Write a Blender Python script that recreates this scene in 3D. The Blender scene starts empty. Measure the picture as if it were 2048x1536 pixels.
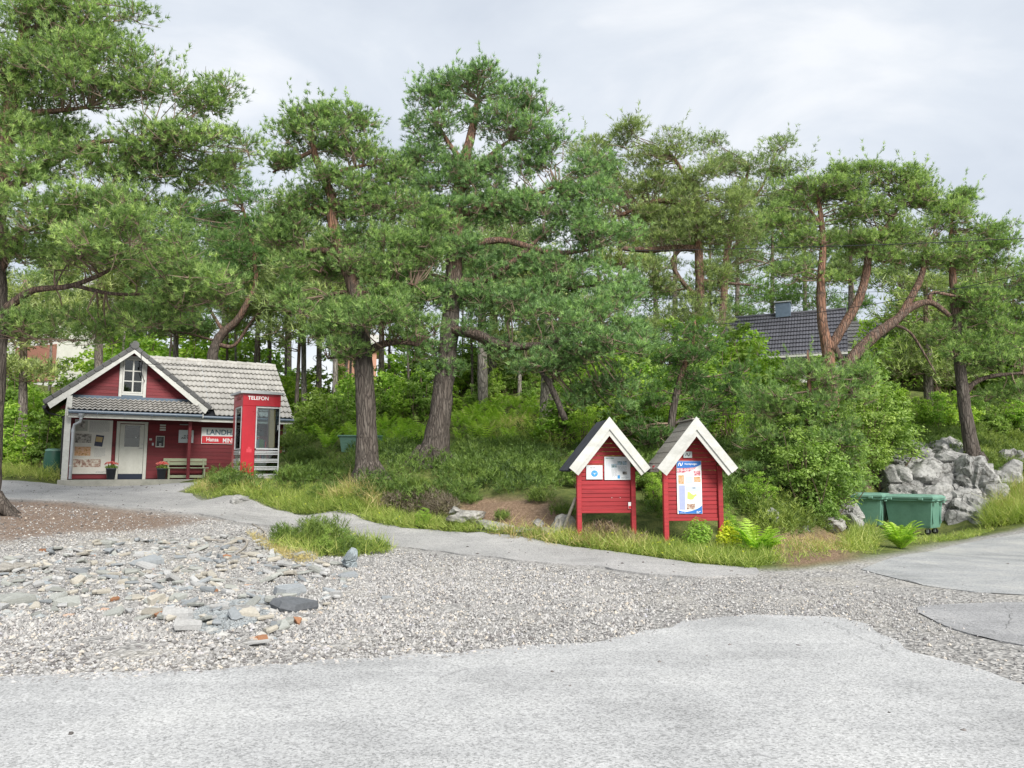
import bpy, math, random
import numpy as np
from mathutils import Vector, Matrix
rnd = random.Random(7)
rng = np.random.default_rng(7)
SC = bpy.context.scene
COL = SC.collection
rad = math.radians

# ------------------------------------------------------------------ camera, sky, sun, exposure
FPX, PCX, PCY, CAMZ = 1540.0, 1024.0, 768.0, 1.6
PITCH = math.atan(176 / FPX)
cd = bpy.data.cameras.new('camera')
cd.sensor_width = 36.0
cd.lens = 36.0 * FPX / 2048
cd.clip_start = 0.1
cd.clip_end = 3000
cam = bpy.data.objects.new('camera', cd)
cam.location = (0, 0, CAMZ)
cam.rotation_euler = (math.pi / 2 + PITCH, 0, 0)
COL.objects.link(cam)
SC.camera = cam

SUN_AZ, SUN_EL = rad(150), rad(38)      # azimuth clockwise from +Y
world = bpy.data.worlds.new('World')
SC.world = world
world.use_nodes = True
nt = world.node_tree
bg = nt.nodes['Background']
sky = nt.nodes.new('ShaderNodeTexSky')
sky.sky_type = 'NISHITA'
sky.sun_disc = False
sky.sun_elevation = SUN_EL
sky.sun_rotation = SUN_AZ
sky.dust_density = 2.0
tc = nt.nodes.new('ShaderNodeTexCoord')
mp = nt.nodes.new('ShaderNodeMapping')
mp.inputs['Scale'].default_value = (1.0, 1.0, 2.3)
nt.links.new(tc.outputs['Generated'], mp.inputs['Vector'])
n1 = nt.nodes.new('ShaderNodeTexNoise')
n1.inputs['Scale'].default_value = 2.6
n1.inputs['Detail'].default_value = 7
n1.inputs['Roughness'].default_value = 0.52
n1.inputs['Distortion'].default_value = 0.5
nt.links.new(mp.outputs['Vector'], n1.inputs['Vector'])
r1 = nt.nodes.new('ShaderNodeValToRGB')          # cloud tones, bright breaks to blue-grey bellies
r1.color_ramp.elements[0].position = 0.36
r1.color_ramp.elements[0].color = (3.0, 3.24, 3.6, 1)
r1.color_ramp.elements[1].position = 0.62
r1.color_ramp.elements[1].color = (4.15, 4.25, 4.38, 1)
e = r1.color_ramp.elements.new(0.5)
e.color = (3.4, 3.62, 3.92, 1)
nt.links.new(n1.outputs['Fac'], r1.inputs['Fac'])
mx = nt.nodes.new('ShaderNodeMix')
mx.data_type = 'RGBA'
mx.inputs['Factor'].default_value = 0.93         # nearly closed cloud over the clear sky
nt.links.new(sky.outputs['Color'], mx.inputs['A'])
nt.links.new(r1.outputs['Color'], mx.inputs['B'])
nt.links.new(mx.outputs['Result'], bg.inputs['Color'])
bg.inputs['Strength'].default_value = 0.1

sl = bpy.data.lights.new('sun', 'SUN')
sl.energy = 2.4
sl.angle = rad(24)
sl.color = (1.0, 0.965, 0.9)
sun = bpy.data.objects.new('sun', sl)
sd = Vector((math.sin(SUN_AZ) * math.cos(SUN_EL), math.cos(SUN_AZ) * math.cos(SUN_EL), math.sin(SUN_EL)))
sun.rotation_euler = sd.to_track_quat('Z', 'Y').to_euler()
sun.location = (0, 0, 60)
COL.objects.link(sun)
SC.view_settings.view_transform = 'Standard'
SC.view_settings.look = 'None'
SC.view_settings.gamma = 1.0
SC.view_settings.use_curve_mapping = False
SC.view_settings.exposure = 1.25
SC.cycles.max_bounces = 12
SC.cycles.diffuse_bounces = 7
SC.cycles.transmission_bounces = 8
SC.cycles.transparent_max_bounces = 12
SC.cycles.use_denoising = True

# ------------------------------------------------------------------ helpers
cp_, sp_ = math.cos(PITCH), math.sin(PITCH)
def ray(px, py):
    return np.array([px - PCX, FPX * cp_ + (py - PCY) * sp_, FPX * sp_ - (py - PCY) * cp_])
def at(px, py, Y):
    d = ray(px, py); t = Y / d[1]
    return np.array([d[0] * t, Y, CAMZ + d[2] * t])
def tag(o, label=None, cat=None, group=None, kind=None):
    if label: o['label'] = label
    if cat: o['category'] = cat
    if group: o['group'] = group
    if kind: o['kind'] = kind
    return o
def empty(name, loc, rz=0.0, label=None, cat=None, group=None):
    o = bpy.data.objects.new(name, None)
    o.empty_display_size = 0.2
    o.location = loc; o.rotation_euler = (0, 0, rz)
    COL.objects.link(o)
    return tag(o, label, cat, group)
def link(name, me, parent=None, loc=None, rot=None, scale=None):
    o = bpy.data.objects.new(name, me)
    COL.objects.link(o)
    if parent is not None: o.parent = parent
    if loc is not None: o.location = loc
    if rot is not None: o.rotation_euler = rot
    if scale is not None: o.scale = (scale,) * 3 if isinstance(scale, (int, float)) else scale
    return o

class MB:
    """collects triangles and quads into one mesh"""
    def __init__(s):
        s.v = []; s.f = []; s.n = 0; s.c = []; s.usec = False
    def add(s, v, f, c=None):
        v = np.asarray(v, float).reshape(-1, 3)
        if not isinstance(f, np.ndarray):
            g = {}
            for q in f: g.setdefault(len(q), []).append(q)
            fl = [np.array(x) for x in g.values()]
        else: fl = [f]
        for x in fl: s.f.append(x.astype(np.int64) + s.n)
        s.v.append(v); s.n += len(v)
        if c is not None: s.usec = True
        s.c.append(np.broadcast_to(np.asarray(0.5 if c is None else c, float).reshape(-1, 1) if np.ndim(c) else np.full((1, 1), 0.5 if c is None else c), (len(v), 1)))
        return s
    def mesh(s, name, mat, smooth=False):
        me = bpy.data.meshes.new(name)
        if s.n == 0: return me
        v = np.concatenate(s.v)
        lv = np.concatenate([x.ravel() for x in s.f])
        ls = np.concatenate([np.full(len(x), x.shape[1]) for x in s.f])
        st = np.concatenate([[0], np.cumsum(ls)[:-1]])
        me.vertices.add(len(v)); me.vertices.foreach_set('co', v.ravel().astype(np.float32))
        me.loops.add(len(lv)); me.loops.foreach_set('vertex_index', lv.astype(np.int32))
        me.polygons.add(len(ls)); me.polygons.foreach_set('loop_start', st.astype(np.int32))
        me.polygons.foreach_set('use_smooth', np.full(len(ls), bool(smooth)))
        if s.usec:
            a = me.attributes.new('tint', 'FLOAT', 'POINT')
            a.data.foreach_set('value', np.concatenate(s.c)[:, 0].astype(np.float32))
        me.update(calc_edges=True)
        if mat is not None: me.materials.append(mat)
        return me
    def build(s, name, mat, parent=None, smooth=False, loc=None, rot=None):
        return link(name, s.mesh(name, mat, smooth), parent, loc, rot)
    def box(s, x0, x1, y0, y1, z0, z1, M=None, c=None):
        v = np.array([[x, y, z] for z in (z0, z1) for y in (y0, y1) for x in (x0, x1)], float)
        if M is not None: v = v @ np.array(M)[:3, :3].T + np.array(M)[:3, 3]
        return s.add(v, np.array([[0, 2, 3, 1], [4, 5, 7, 6], [0, 1, 5, 4], [2, 6, 7, 3], [0, 4, 6, 2], [1, 3, 7, 5]]), c)
    def bevbox(s, x0, x1, y0, y1, z0, z1, b, M=None, c=None):
        lo = np.array([x0, y0, z0]); hi = np.array([x1, y1, z1])
        vs = []; idx = {}
        for sx in (0, 1):
            for sy in (0, 1):
                for sz in (0, 1):
                    sg = (sx, sy, sz)
                    for ax in range(3):
                        p = [(hi[k] if sg[k] else lo[k]) for k in range(3)]
                        for k in range(3):
                            if k != ax: p[k] += -b if sg[k] else b
                        idx[(sg, ax)] = len(vs); vs.append(p)
        fs = []
        def orient(q, nrm):
            a, b_, c_ = [np.array(vs[q[i]]) for i in range(3)]
            return list(q) if np.dot(np.cross(b_ - a, c_ - a), nrm) > 0 else list(q)[::-1]
        for ax in range(3):
            o1, o2 = [k for k in range(3) if k != ax]
            for sd_ in (0, 1):
                q = []
                for a_, b_ in ((0, 0), (1, 0), (1, 1), (0, 1)):
                    sg = [0, 0, 0]; sg[ax] = sd_; sg[o1] = a_; sg[o2] = b_
                    q.append(idx[(tuple(sg), ax)])
                nr = np.zeros(3); nr[ax] = 1 if sd_ else -1
                fs.append(orient(q, nr))
            for a_ in (0, 1):
                for b_ in (0, 1):
                    sg0 = [0, 0, 0]; sg0[o1] = a_; sg0[o2] = b_; sg1 = list(sg0); sg1[ax] = 1
                    q = [idx[(tuple(sg0), o1)], idx[(tuple(sg1), o1)], idx[(tuple(sg1), o2)], idx[(tuple(sg0), o2)]]
                    nr = np.zeros(3); nr[o1] = 1 if a_ else -1; nr[o2] = 1 if b_ else -1
                    fs.append(orient(q, nr))
        for sx in (0, 1):
            for sy in (0, 1):
                for sz in (0, 1):
                    sg = (sx, sy, sz)
                    nr = np.array([1 if k else -1 for k in sg], float)
                    fs.append(orient([idx[(sg, k)] for k in range(3)], nr))
        v = np.array(vs)
        if M is not None: v = v @ np.array(M)[:3, :3].T + np.array(M)[:3, 3]
        return s.add(v, fs, c)
    def prism(s, poly, a0, a1, axis='y', c=None):
        """poly: 2D points; extruded along axis from a0 to a1"""
        n = len(poly); vs = []
        for a in (a0, a1):
            for p in poly:
                vs.append({'x': (a, p[0], p[1]), 'y': (p[0], a, p[1]), 'z': (p[0], p[1], a)}[axis])
        fs = [list(range(n))[::-1], list(range(n, 2 * n))]
        for i in range(n):
            j = (i + 1) % n
            fs.append([i, j, n + j, n + i])
        if axis == 'y': fs = [f[::-1] for f in fs]
        return s.add(vs, fs, c)
    def tube(s, pts, r, sides=8, cap=True, c=None, jit=0.0):
        pts = np.asarray(pts, float); n = len(pts)
        r = np.broadcast_to(np.asarray(r, float), (n,))
        d = np.gradient(pts, axis=0); d /= np.linalg.norm(d, axis=1)[:, None] + 1e-9
        up = np.array([0, 0, 1.0]) if abs(d[0][2]) < 0.9 else np.array([1.0, 0, 0])
        rings = []; a = np.arange(sides) * 2 * math.pi / sides
        x = np.cross(up, d[0]); x /= np.linalg.norm(x)
        for i in range(n):
            x = x - d[i] * np.dot(x, d[i]); x /= np.linalg.norm(x) + 1e-9
            y = np.cross(d[i], x)
            rr = r[i] * (1 + jit * rng.uniform(-1, 1, sides)) if jit else np.full(sides, r[i])
            rings.append(pts[i] + (np.cos(a) * rr)[:, None] * x + (np.sin(a) * rr)[:, None] * y)
        v = np.concatenate(rings)
        i, k = np.meshgrid(np.arange(n - 1), np.arange(sides), indexing='ij')
        i = i.ravel(); k = k.ravel(); k2 = (k + 1) % sides
        f = np.stack([i * sides + k, i * sides + k2, (i + 1) * sides + k2, (i + 1) * sides + k], 1)
        cc = None
        if c is not None:
            cc = np.repeat(np.broadcast_to(np.asarray(c, float), (n,)), sides)
        n0 = s.n
        s.add(v, f, cc)
        if cap:
            s.f.append(np.array([list(range(sides))[::-1]]) + n0)
            s.f.append(np.array([list(range((n - 1) * sides, n * sides))]) + n0)
        return s
    def lathe(s, prof, seg=16, cx=0, cy=0, c=None):
        prof = np.asarray(prof, float); n = len(prof)
        a = np.arange(seg) * 2 * math.pi / seg
        v = np.concatenate([np.stack([cx + p[0] * np.cos(a), cy + p[0] * np.sin(a), np.full(seg, p[1])], 1) for p in prof])
        i, k = np.meshgrid(np.arange(n - 1), np.arange(seg), indexing='ij')
        i = i.ravel(); k = k.ravel(); k2 = (k + 1) % seg
        return s.add(v, np.stack([i * seg + k, i * seg + k2, (i + 1) * seg + k2, (i + 1) * seg + k], 1), c)

# ------------------------------------------------------------------ materials
def newmat(name):
    m = bpy.data.materials.new(name); m.use_nodes = True
    return m, m.node_tree, m.node_tree.nodes['Principled BSDF']
def N(t, kind, **kw):
    n = t.nodes.new(kind)
    for k, v in kw.items():
        if k in n.inputs: n.inputs[k].default_value = v
        else: setattr(n, k, v)
    return n
def mixc(t, fac, a, b, blend='MIX'):
    m = t.nodes.new('ShaderNodeMix'); m.data_type = 'RGBA'; m.blend_type = blend
    for nm, val in (('Factor', fac), ('A', a), ('B', b)):
        if isinstance(val, bpy.types.NodeSocket): t.links.new(val, m.inputs[nm])
        elif nm == 'Factor': m.inputs['Factor'].default_value = val
        else: m.inputs[nm].default_value = (*val, 1)
    return m.outputs['Result']
def ramp(t, src, stops):
    r = t.nodes.new('ShaderNodeValToRGB')
    t.links.new(src, r.inputs['Fac'])
    el = r.color_ramp.elements
    el[0].position, el[0].color = stops[0][0], (*stops[0][1], 1)
    el[1].position, el[1].color = stops[-1][0], (*stops[-1][1], 1)
    for p, c in stops[1:-1]:
        x = el.new(p); x.color = (*c, 1)
    return r.outputs['Color']
def vec(t, scale=(1, 1, 1), src='Object'):
    c = t.nodes.new('ShaderNodeTexCoord'); m = t.nodes.new('ShaderNodeMapping')
    m.inputs['Scale'].default_value = scale
    t.links.new(c.outputs[src], m.inputs['Vector'])
    return m.outputs['Vector']
def noise(t, v, scale, detail=4, rough=0.55):
    n = N(t, 'ShaderNodeTexNoise', Scale=scale, Detail=detail, Roughness=rough)
    t.links.new(v, n.inputs['Vector'])
    return n.outputs['Fac']
def bump(t, bs, h, strength=0.3, dist=0.02):
    b = N(t, 'ShaderNodeBump', Strength=strength, Distance=dist)
    t.links.new(h, b.inputs['Height']); t.links.new(b.outputs['Normal'], bs.inputs['Normal'])
def mat(name, c1, c2=None, scale=6, rough=0.6, stretch=(1, 1, 1), bmp=0.15, dist=0.01, spec=0.4, metal=0, rand=0.0, coat=0):
    """painted, weathered or metal surface: two tones broken up by noise, fine relief"""
    m, t, b = newmat(name)
    c2 = c2 or tuple(x * 0.8 for x in c1)
    v = vec(t, stretch)
    f = noise(t, v, scale, 6, 0.65)
    f2 = noise(t, v, scale * 7, 3, 0.6)
    col = ramp(t, f, [(0.35, c2), (0.62, c1)])
    col = mixc(t, 0.25, col, ramp(t, f2, [(0.3, tuple(x * 0.75 for x in c1)), (0.7, tuple(min(1, x * 1.12) for x in c1))]))
    if rand:
        oi = t.nodes.new('ShaderNodeObjectInfo')
        g = ramp(t, oi.outputs['Random'], [(0, (1 - rand,) * 3), (1, (1 + rand * 0.5,) * 3)])
        col = mixc(t, 1.0, col, g, 'MULTIPLY')
    t.links.new(col, b.inputs['Base Color'])
    rr = t.nodes.new('ShaderNodeMapRange')
    rr.inputs['To Min'].default_value = max(0.05, rough - 0.12); rr.inputs['To Max'].default_value = min(1, rough + 0.15)
    t.links.new(f, rr.inputs['Value']); t.links.new(rr.outputs['Result'], b.inputs['Roughness'])
    b.inputs['Metallic'].default_value = metal
    b.inputs['Specular IOR Level'].default_value = spec
    b.inputs['Coat Weight'].default_value = coat
    if bmp: bump(t, b, f2, bmp, dist)
    return m
def glassmat(name, tintc=(0.75, 0.8, 0.8), gloss=0.015):
    m = bpy.data.materials.new(name); m.use_nodes = True; t = m.node_tree
    t.nodes.remove(t.nodes['Principled BSDF'])
    tr = N(t, 'ShaderNodeBsdfTransparent', Color=(*tintc, 1)); gl = N(t, 'ShaderNodeBsdfGlossy', Roughness=0.02)
    lw = N(t, 'ShaderNodeLayerWeight', Blend=0.35)
    mr = t.nodes.new('ShaderNodeMapRange'); mr.inputs['To Min'].default_value = gloss; mr.inputs['To Max'].default_value = 1
    t.links.new(lw.outputs['Fresnel'], mr.inputs['Value'])
    mxs = t.nodes.new('ShaderNodeMixShader')
    t.links.new(mr.outputs['Result'], mxs.inputs['Fac']); t.links.new(tr.outputs[0], mxs.inputs[1]); t.links.new(gl.outputs[0], mxs.inputs[2])
    t.links.new(mxs.outputs[0], t.nodes['Material Output'].inputs['Surface'])
    return m
def leafmat(name, dark, mid, light, transl=0.3, rough=0.5, sp=0.35):
    dark, mid, light = [tuple(min(.8, x * 1.5) for x in q) for q in (dark, mid, light)]
    """leaf or needle: tone per sprig from the tint attribute, part of the light passes through"""
    m, t, b = newmat(name)
    a = N(t, 'ShaderNodeAttribute', attribute_name='tint')
    oi = t.nodes.new('ShaderNodeObjectInfo')
    col = ramp(t, a.outputs['Fac'], [(0.0, dark), (0.5, mid), (1.0, light)])
    g = ramp(t, oi.outputs['Random'], [(0, (0.82, 0.9, 0.85)), (1, (1.12, 1.05, 0.95))])
    col = mixc(t, 1.0, col, g, 'MULTIPLY')
    t.links.new(col, b.inputs['Base Color'])
    b.inputs['Roughness'].default_value = rough
    b.inputs['Specular IOR Level'].default_value = sp
    tr = t.nodes.new('ShaderNodeBsdfTranslucent')
    t.links.new(mixc(t, 1.0, col, (1.1, 1.25, 0.6), 'MULTIPLY'), tr.inputs['Color'])
    ms = t.nodes.new('ShaderNodeMixShader'); ms.inputs['Fac'].default_value = transl
    t.links.new(b.outputs[0], ms.inputs[1]); t.links.new(tr.outputs[0], ms.inputs[2])
    t.links.new(ms.outputs[0], t.nodes['Material Output'].inputs['Surface'])
    return m
def barkmat(name, low, high, pale):
    """furrowed grey bark below, flaky orange bark above (tint 0..1 along the stem)"""
    m, t, b = newmat(name)
    a = N(t, 'ShaderNodeAttribute', attribute_name='tint')
    v0 = vec(t, (1, 1, 0.17))
    nz = N(t, 'ShaderNodeTexNoise', Scale=5.0, Detail=5); t.links.new(v0, nz.inputs['Vector'])
    vm = N(t, 'ShaderNodeVectorMath', operation='MULTIPLY_ADD'); t.links.new(nz.outputs['Color'], vm.inputs[0]); vm.inputs[1].default_value = (.22, .22, .22); t.links.new(v0, vm.inputs[2])
    v = vm.outputs[0]
    f = noise(t, v, 9, 6, 0.7)
    vo = N(t, 'ShaderNodeTexVoronoi', Scale=14, feature='DISTANCE_TO_EDGE')
    t.links.new(v, vo.inputs['Vector'])
    base = mixc(t, a.outputs['Fac'], low, high)
    col = mixc(t, ramp(t, f, [(0.46, (0, 0, 0)), (0.72, (0.7,) * 3)]), base, pale)
    col = mixc(t, ramp(t, vo.outputs['Distance'], [(0.0, (0.8,) * 3), (0.16, (0, 0, 0))]), col, (0.04, 0.034, 0.03))
    t.links.new(col, b.inputs['Base Color'])
    b.inputs['Roughness'].default_value = 0.9
    b.inputs['Specular IOR Level'].default_value = 0.15
    ad = N(t, 'ShaderNodeMath', operation='ADD')
    mu = N(t, 'ShaderNodeMath', operation='MULTIPLY'); mu.inputs[1].default_value = 2.0
    mi = N(t, 'ShaderNodeMath', operation='MINIMUM'); mi.inputs[1].default_value = 0.2
    t.links.new(vo.outputs['Distance'], mi.inputs[0]); t.links.new(mi.outputs[0], mu.inputs[0])
    t.links.new(mu.outputs[0], ad.inputs[0]); t.links.new(f, ad.inputs[1])
    bump(t, b, ad.outputs[0], 0.9, 0.06)
    return m

RED = mat('falu_red_paint', (0.19, 0.022, 0.029), (0.115, 0.015, 0.02), 5, 0.6, (0.35, 6, 6), 0.25, 0.006, 0.35, rand=0.28)
KRED = mat('kiosk_red_paint', (0.39, 0.034, 0.042), (0.245, 0.022, 0.028), 4, 0.65, (0.45, 7, 7), 0.3, 0.005, 0.35, rand=0.16)
BRED = mat('booth_red_enamel', (0.42, 0.006, 0.018), (0.34, 0.006, 0.015), 2.5, 0.3, (1, 1, 1), 0.03, 0.003, 0.5, coat=0.3)
WHITE = mat('white_paint', (0.56, 0.56, 0.53), (0.42, 0.42, 0.39), 4, 0.55, (1, 1, 2), 0.2, 0.005, rand=0.08)
DOORW = mat('door_paint', (0.58, 0.58, 0.53), (0.50, 0.50, 0.45), 4, 0.45, (1, 1, 0.5), 0.05, 0.003)
TILE = mat('concrete_tile', (0.42, 0.405, 0.38), (0.31, 0.30, 0.28), 3, 0.85, (1, 1, 1), 0.4, 0.01, 0.2, rand=0.15)
DTILE = mat('dark_tile', (0.13, 0.13, 0.13), (0.085, 0.085, 0.085), 5, 0.8, (1, 1, 1), 0.3, 0.01, 0.25, rand=0.16)
BTILE = mat('black_glazed_tile', (0.085, 0.085, 0.10), (0.05, 0.05, 0.06), 3, 0.45, (1, 1, 1), 0.15, 0.01, 0.5, rand=0.2)
BLUEM = mat('blue_grey_steel', (0.10, 0.14, 0.19), (0.07, 0.10, 0.14), 5, 0.4, (1, 1, 1), 0.05, 0.003, 0.5)
STEEL = mat('galvanised_steel', (0.42, 0.44, 0.46), (0.28, 0.30, 0.33), 6, 0.4, (1, 1, 0.3), 0.05, 0.003, 0.5, metal=0.5)
ALU = mat('aluminium_bar', (0.62, 0.63, 0.64), (0.48, 0.49, 0.5), 8, 0.35, (0.3, 1, 1), 0.04, 0.002, 0.5, metal=0.35)
CONC = mat('cast_concrete', (0.36, 0.35, 0.31), (0.24, 0.24, 0.21), 3, 0.9, (1, 1, 1), 0.35, 0.01, 0.2)
DARK = mat('dark_trim', (0.02, 0.022, 0.026), (0.012, 0.013, 0.016), 5, 0.5)
INSIDE = mat('painted_dark_interior', (0.014, 0.013, 0.012), (0.007, 0.007, 0.007), 4, 0.9, spec=0.1)  # near-black colour stands in for the unlit rooms behind the glass
GREYW = mat('weathered_plank', (0.40, 0.37, 0.32), (0.20, 0.185, 0.165), 5, 0.9, (0.6, 8, 8), 0.5, 0.006, 0.15, rand=0.18)
BENCHW = mat('greenish_bench_wood', (0.33, 0.36, 0.25), (0.25, 0.28, 0.19), 6, 0.75, (0.6, 5, 5), 0.25, 0.004, 0.25, rand=0.1)
POTM = mat('slate_blue_pot', (0.055, 0.065, 0.085), (0.045, 0.05, 0.065), 5, 0.5)
BIN = mat('green_bin_plastic', (0.13, 0.27, 0.205), (0.095, 0.21, 0.16), 3, 0.42, (1, 1, 1), 0.06, 0.004, 0.45, rand=0.1)
BINL = mat('green_lid_plastic', (0.16, 0.30, 0.235), (0.11, 0.235, 0.18), 3, 0.45, (1, 1, 1), 0.06, 0.004, 0.45)
RUB = mat('black_rubber', (0.025, 0.025, 0.027), None, 6, 0.7)
PLASTER = mat('white_render', (0.66, 0.65, 0.62), (0.55, 0.54, 0.51), 3, 0.85)
BRICKW = mat('reddish_wall', (0.36, 0.17, 0.12), (0.27, 0.12, 0.085), 5, 0.85, (1, 1, 4), 0.3)
PAPER = mat('printed_sheet', (0.66, 0.68, 0.70), (0.60, 0.62, 0.65), 5, 0.35, bmp=0.0)
CREAM = mat('cream_sheet', (0.66, 0.65, 0.60), (0.60, 0.58, 0.53), 4, 0.45, bmp=0.0)
GLASS = glassmat('window_glass')
BGLASS = glassmat('booth_glass', (0.74, 0.80, 0.81), 0.03)
def flat(name, c, rough=0.45): return mat(name, c, tuple(x * 0.9 for x in c), 9, rough, bmp=0.0)
INK = flat('dark_print', (0.03, 0.032, 0.035)); INKG = flat('grey_print', (0.30, 0.32, 0.34)); INKB = flat('blue_print', (0.03, 0.16, 0.50))
INKT = flat('slate_lettering', (0.10, 0.18, 0.25)); INKR = flat('red_print', (0.55, 0.03, 0.04)); INKW = flat('white_print', (0.82, 0.83, 0.84))
INKL = flat('lilac_print', (0.36, 0.40, 0.72)); INKY = flat('lime_print', (0.50, 0.60, 0.16)); INKS = flat('pale_print', (0.52, 0.60, 0.70))
INKSK = flat('sky_print', (0.05, 0.30, 0.62)); WOODY = mat('yellow_plywood', (0.52, 0.36, 0.15), (0.44, 0.29, 0.11), 5, 0.7, (4, 4, 0.6)); OCHRE = flat('ochre_print', (0.45, 0.33, 0.14))
GREENP = flat('green_print', (0.10, 0.22, 0.08))
def photomat(name, cols, scale):
    """a printed photograph too small to read: coarse blotches of its tones"""
    m, t, b = newmat(name)
    f = noise(t, vec(t), scale, 4, 0.7)
    k = len(cols)
    t.links.new(ramp(t, f, [(0.3 + 0.4 * i / (k - 1), c) for i, c in enumerate(cols)]), b.inputs['Base Color'])
    b.inputs['Roughness'].default_value = 0.4
    return m
PH_BW = photomat('old_photo_print', [(0.02, 0.02, 0.02), (0.12, 0.11, 0.1), (0.4, 0.38, 0.34), (0.62, 0.6, 0.55)], 9)
PH_BW2 = photomat('crowd_photo_print', [(0.03, 0.025, 0.025), (0.3, 0.16, 0.12), (0.55, 0.5, 0.42), (0.7, 0.68, 0.62)], 11)
PH_WARM = photomat('warm_photo_print', [(0.05, 0.02, 0.02), (0.5, 0.28, 0.08), (0.65, 0.4, 0.3), (0.25, 0.3, 0.06)], 16)
PH_TOWN = photomat('red_white_photo_print', [(0.06, 0.03, 0.05), (0.5, 0.06, 0.1), (0.75, 0.6, 0.62), (0.5, 0.05, 0.12)], 26)
PH_COOL = photomat('harbour_photo_print', [(0.03, 0.05, 0.05), (0.12, 0.18, 0.16), (0.4, 0.5, 0.6), (0.15, 0.25, 0.45)], 24)

BARK = barkmat('pine_bark', (0.105, 0.088, 0.076), (0.27, 0.145, 0.095), (0.225, 0.20, 0.175))
BARKM = barkmat('slim_pine_bark', (0.20, 0.172, 0.15), (0.29, 0.20, 0.15), (0.31, 0.28, 0.25))
BARKP = barkmat('pale_bark', (0.27, 0.245, 0.215), (0.30, 0.25, 0.20), (0.40, 0.375, 0.335))
TWIG = mat('twig_bark', (0.25, 0.18, 0.135), (0.15, 0.11, 0.085), 6, 0.9, bmp=0.2)
DEADW = mat('dead_branch', (0.34, 0.31, 0.27), (0.22, 0.2, 0.175), 6, 0.9)
NEEDLE = leafmat('pine_needles', (0.062, 0.102, 0.040), (0.150, 0.235, 0.085), (0.33, 0.43, 0.165), 0.38)
NEEDLEB = leafmat('bluish_pine_needles', (0.064, 0.105, 0.048), (0.155, 0.245, 0.105), (0.34, 0.455, 0.195), 0.38)
NEEDLED = leafmat('dull_pine_needles', (0.08, 0.105, 0.048), (0.175, 0.225, 0.095), (0.33, 0.39, 0.16), 0.38)
NEEDLEK = leafmat('dark_pine_needles', (0.040, 0.075, 0.028), (0.10, 0.175, 0.055), (0.20, 0.30, 0.095), 0.42)
LEAF = leafmat('rowan_leaf', (0.10, 0.17, 0.03), (0.21, 0.32, 0.055), (0.36, 0.47, 0.09), 0.45)
LEAFB = leafmat('birch_leaf', (0.075, 0.125, 0.03), (0.165, 0.245, 0.06), (0.29, 0.38, 0.11), 0.42)
LEAFY = leafmat('yellow_leaf', (0.24, 0.27, 0.02), (0.44, 0.46, 0.035), (0.62, 0.60, 0.06), 0.45)
FERN = leafmat('fern_frond', (0.13, 0.21, 0.032), (0.28, 0.41, 0.065), (0.45, 0.57, 0.12), 0.48)
HEATH = leafmat('heather_sprig', (0.04, 0.065, 0.018), (0.095, 0.145, 0.032), (0.19, 0.245, 0.06), 0.3)
HEATHB = leafmat('brown_heather_sprig', (0.075, 0.055, 0.045), (0.15, 0.115, 0.09), (0.22, 0.19, 0.12), 0.25)
GRASS = leafmat('grass_blade', (0.09, 0.13, 0.03), (0.20, 0.265, 0.06), (0.40, 0.40, 0.16), 0.4)
STRAW = leafmat('dry_grass_blade', (0.22, 0.17, 0.07), (0.36, 0.28, 0.13), (0.48, 0.40, 0.22), 0.3)
PETALR = leafmat('red_petal', (0.45, 0.03, 0.04), (0.65, 0.08, 0.09), (0.8, 0.4, 0.36), 0.25)

def text_mesh(s, size, mat_, depth=0.004):
    c = bpy.data.curves.new('lettering', 'FONT'); c.body = s; c.size = size; c.extrude = depth; c.align_x = 'LEFT'; c.offset = 0.018
    o = bpy.data.objects.new('lettering', c)
    me = bpy.data.meshes.new_from_object(o)
    bpy.data.objects.remove(o); bpy.data.curves.remove(c)
    me.materials.clear(); me.materials.append(mat_)
    return me
def lettering(s, parent, x, y, z, width, height, mat_, depth=0.003, rz=0.0, bold=0.0):
    """upright letters on a face looking to local -Y, left end at x, baseline z, fitted to width and height"""
    me = text_mesh(s, 1.0, mat_, 0.5)
    co = np.empty(len(me.vertices) * 3, np.float32); me.vertices.foreach_get('co', co); co = co.reshape(-1, 3)
    lo, hi = co.min(0), co.max(0)
    co[:, 0] = (co[:, 0] - lo[0]) / (hi[0] - lo[0]) * width
    co[:, 1] = (co[:, 1] - lo[1]) / (hi[1] - lo[1]) * height
    co[:, 2] = (co[:, 2]) * 2 * depth
    me.vertices.foreach_set('co', co.ravel()); me.update()
    return link('lettering', me, parent, (x, y, z), (math.pi / 2, 0, rz))
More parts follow.
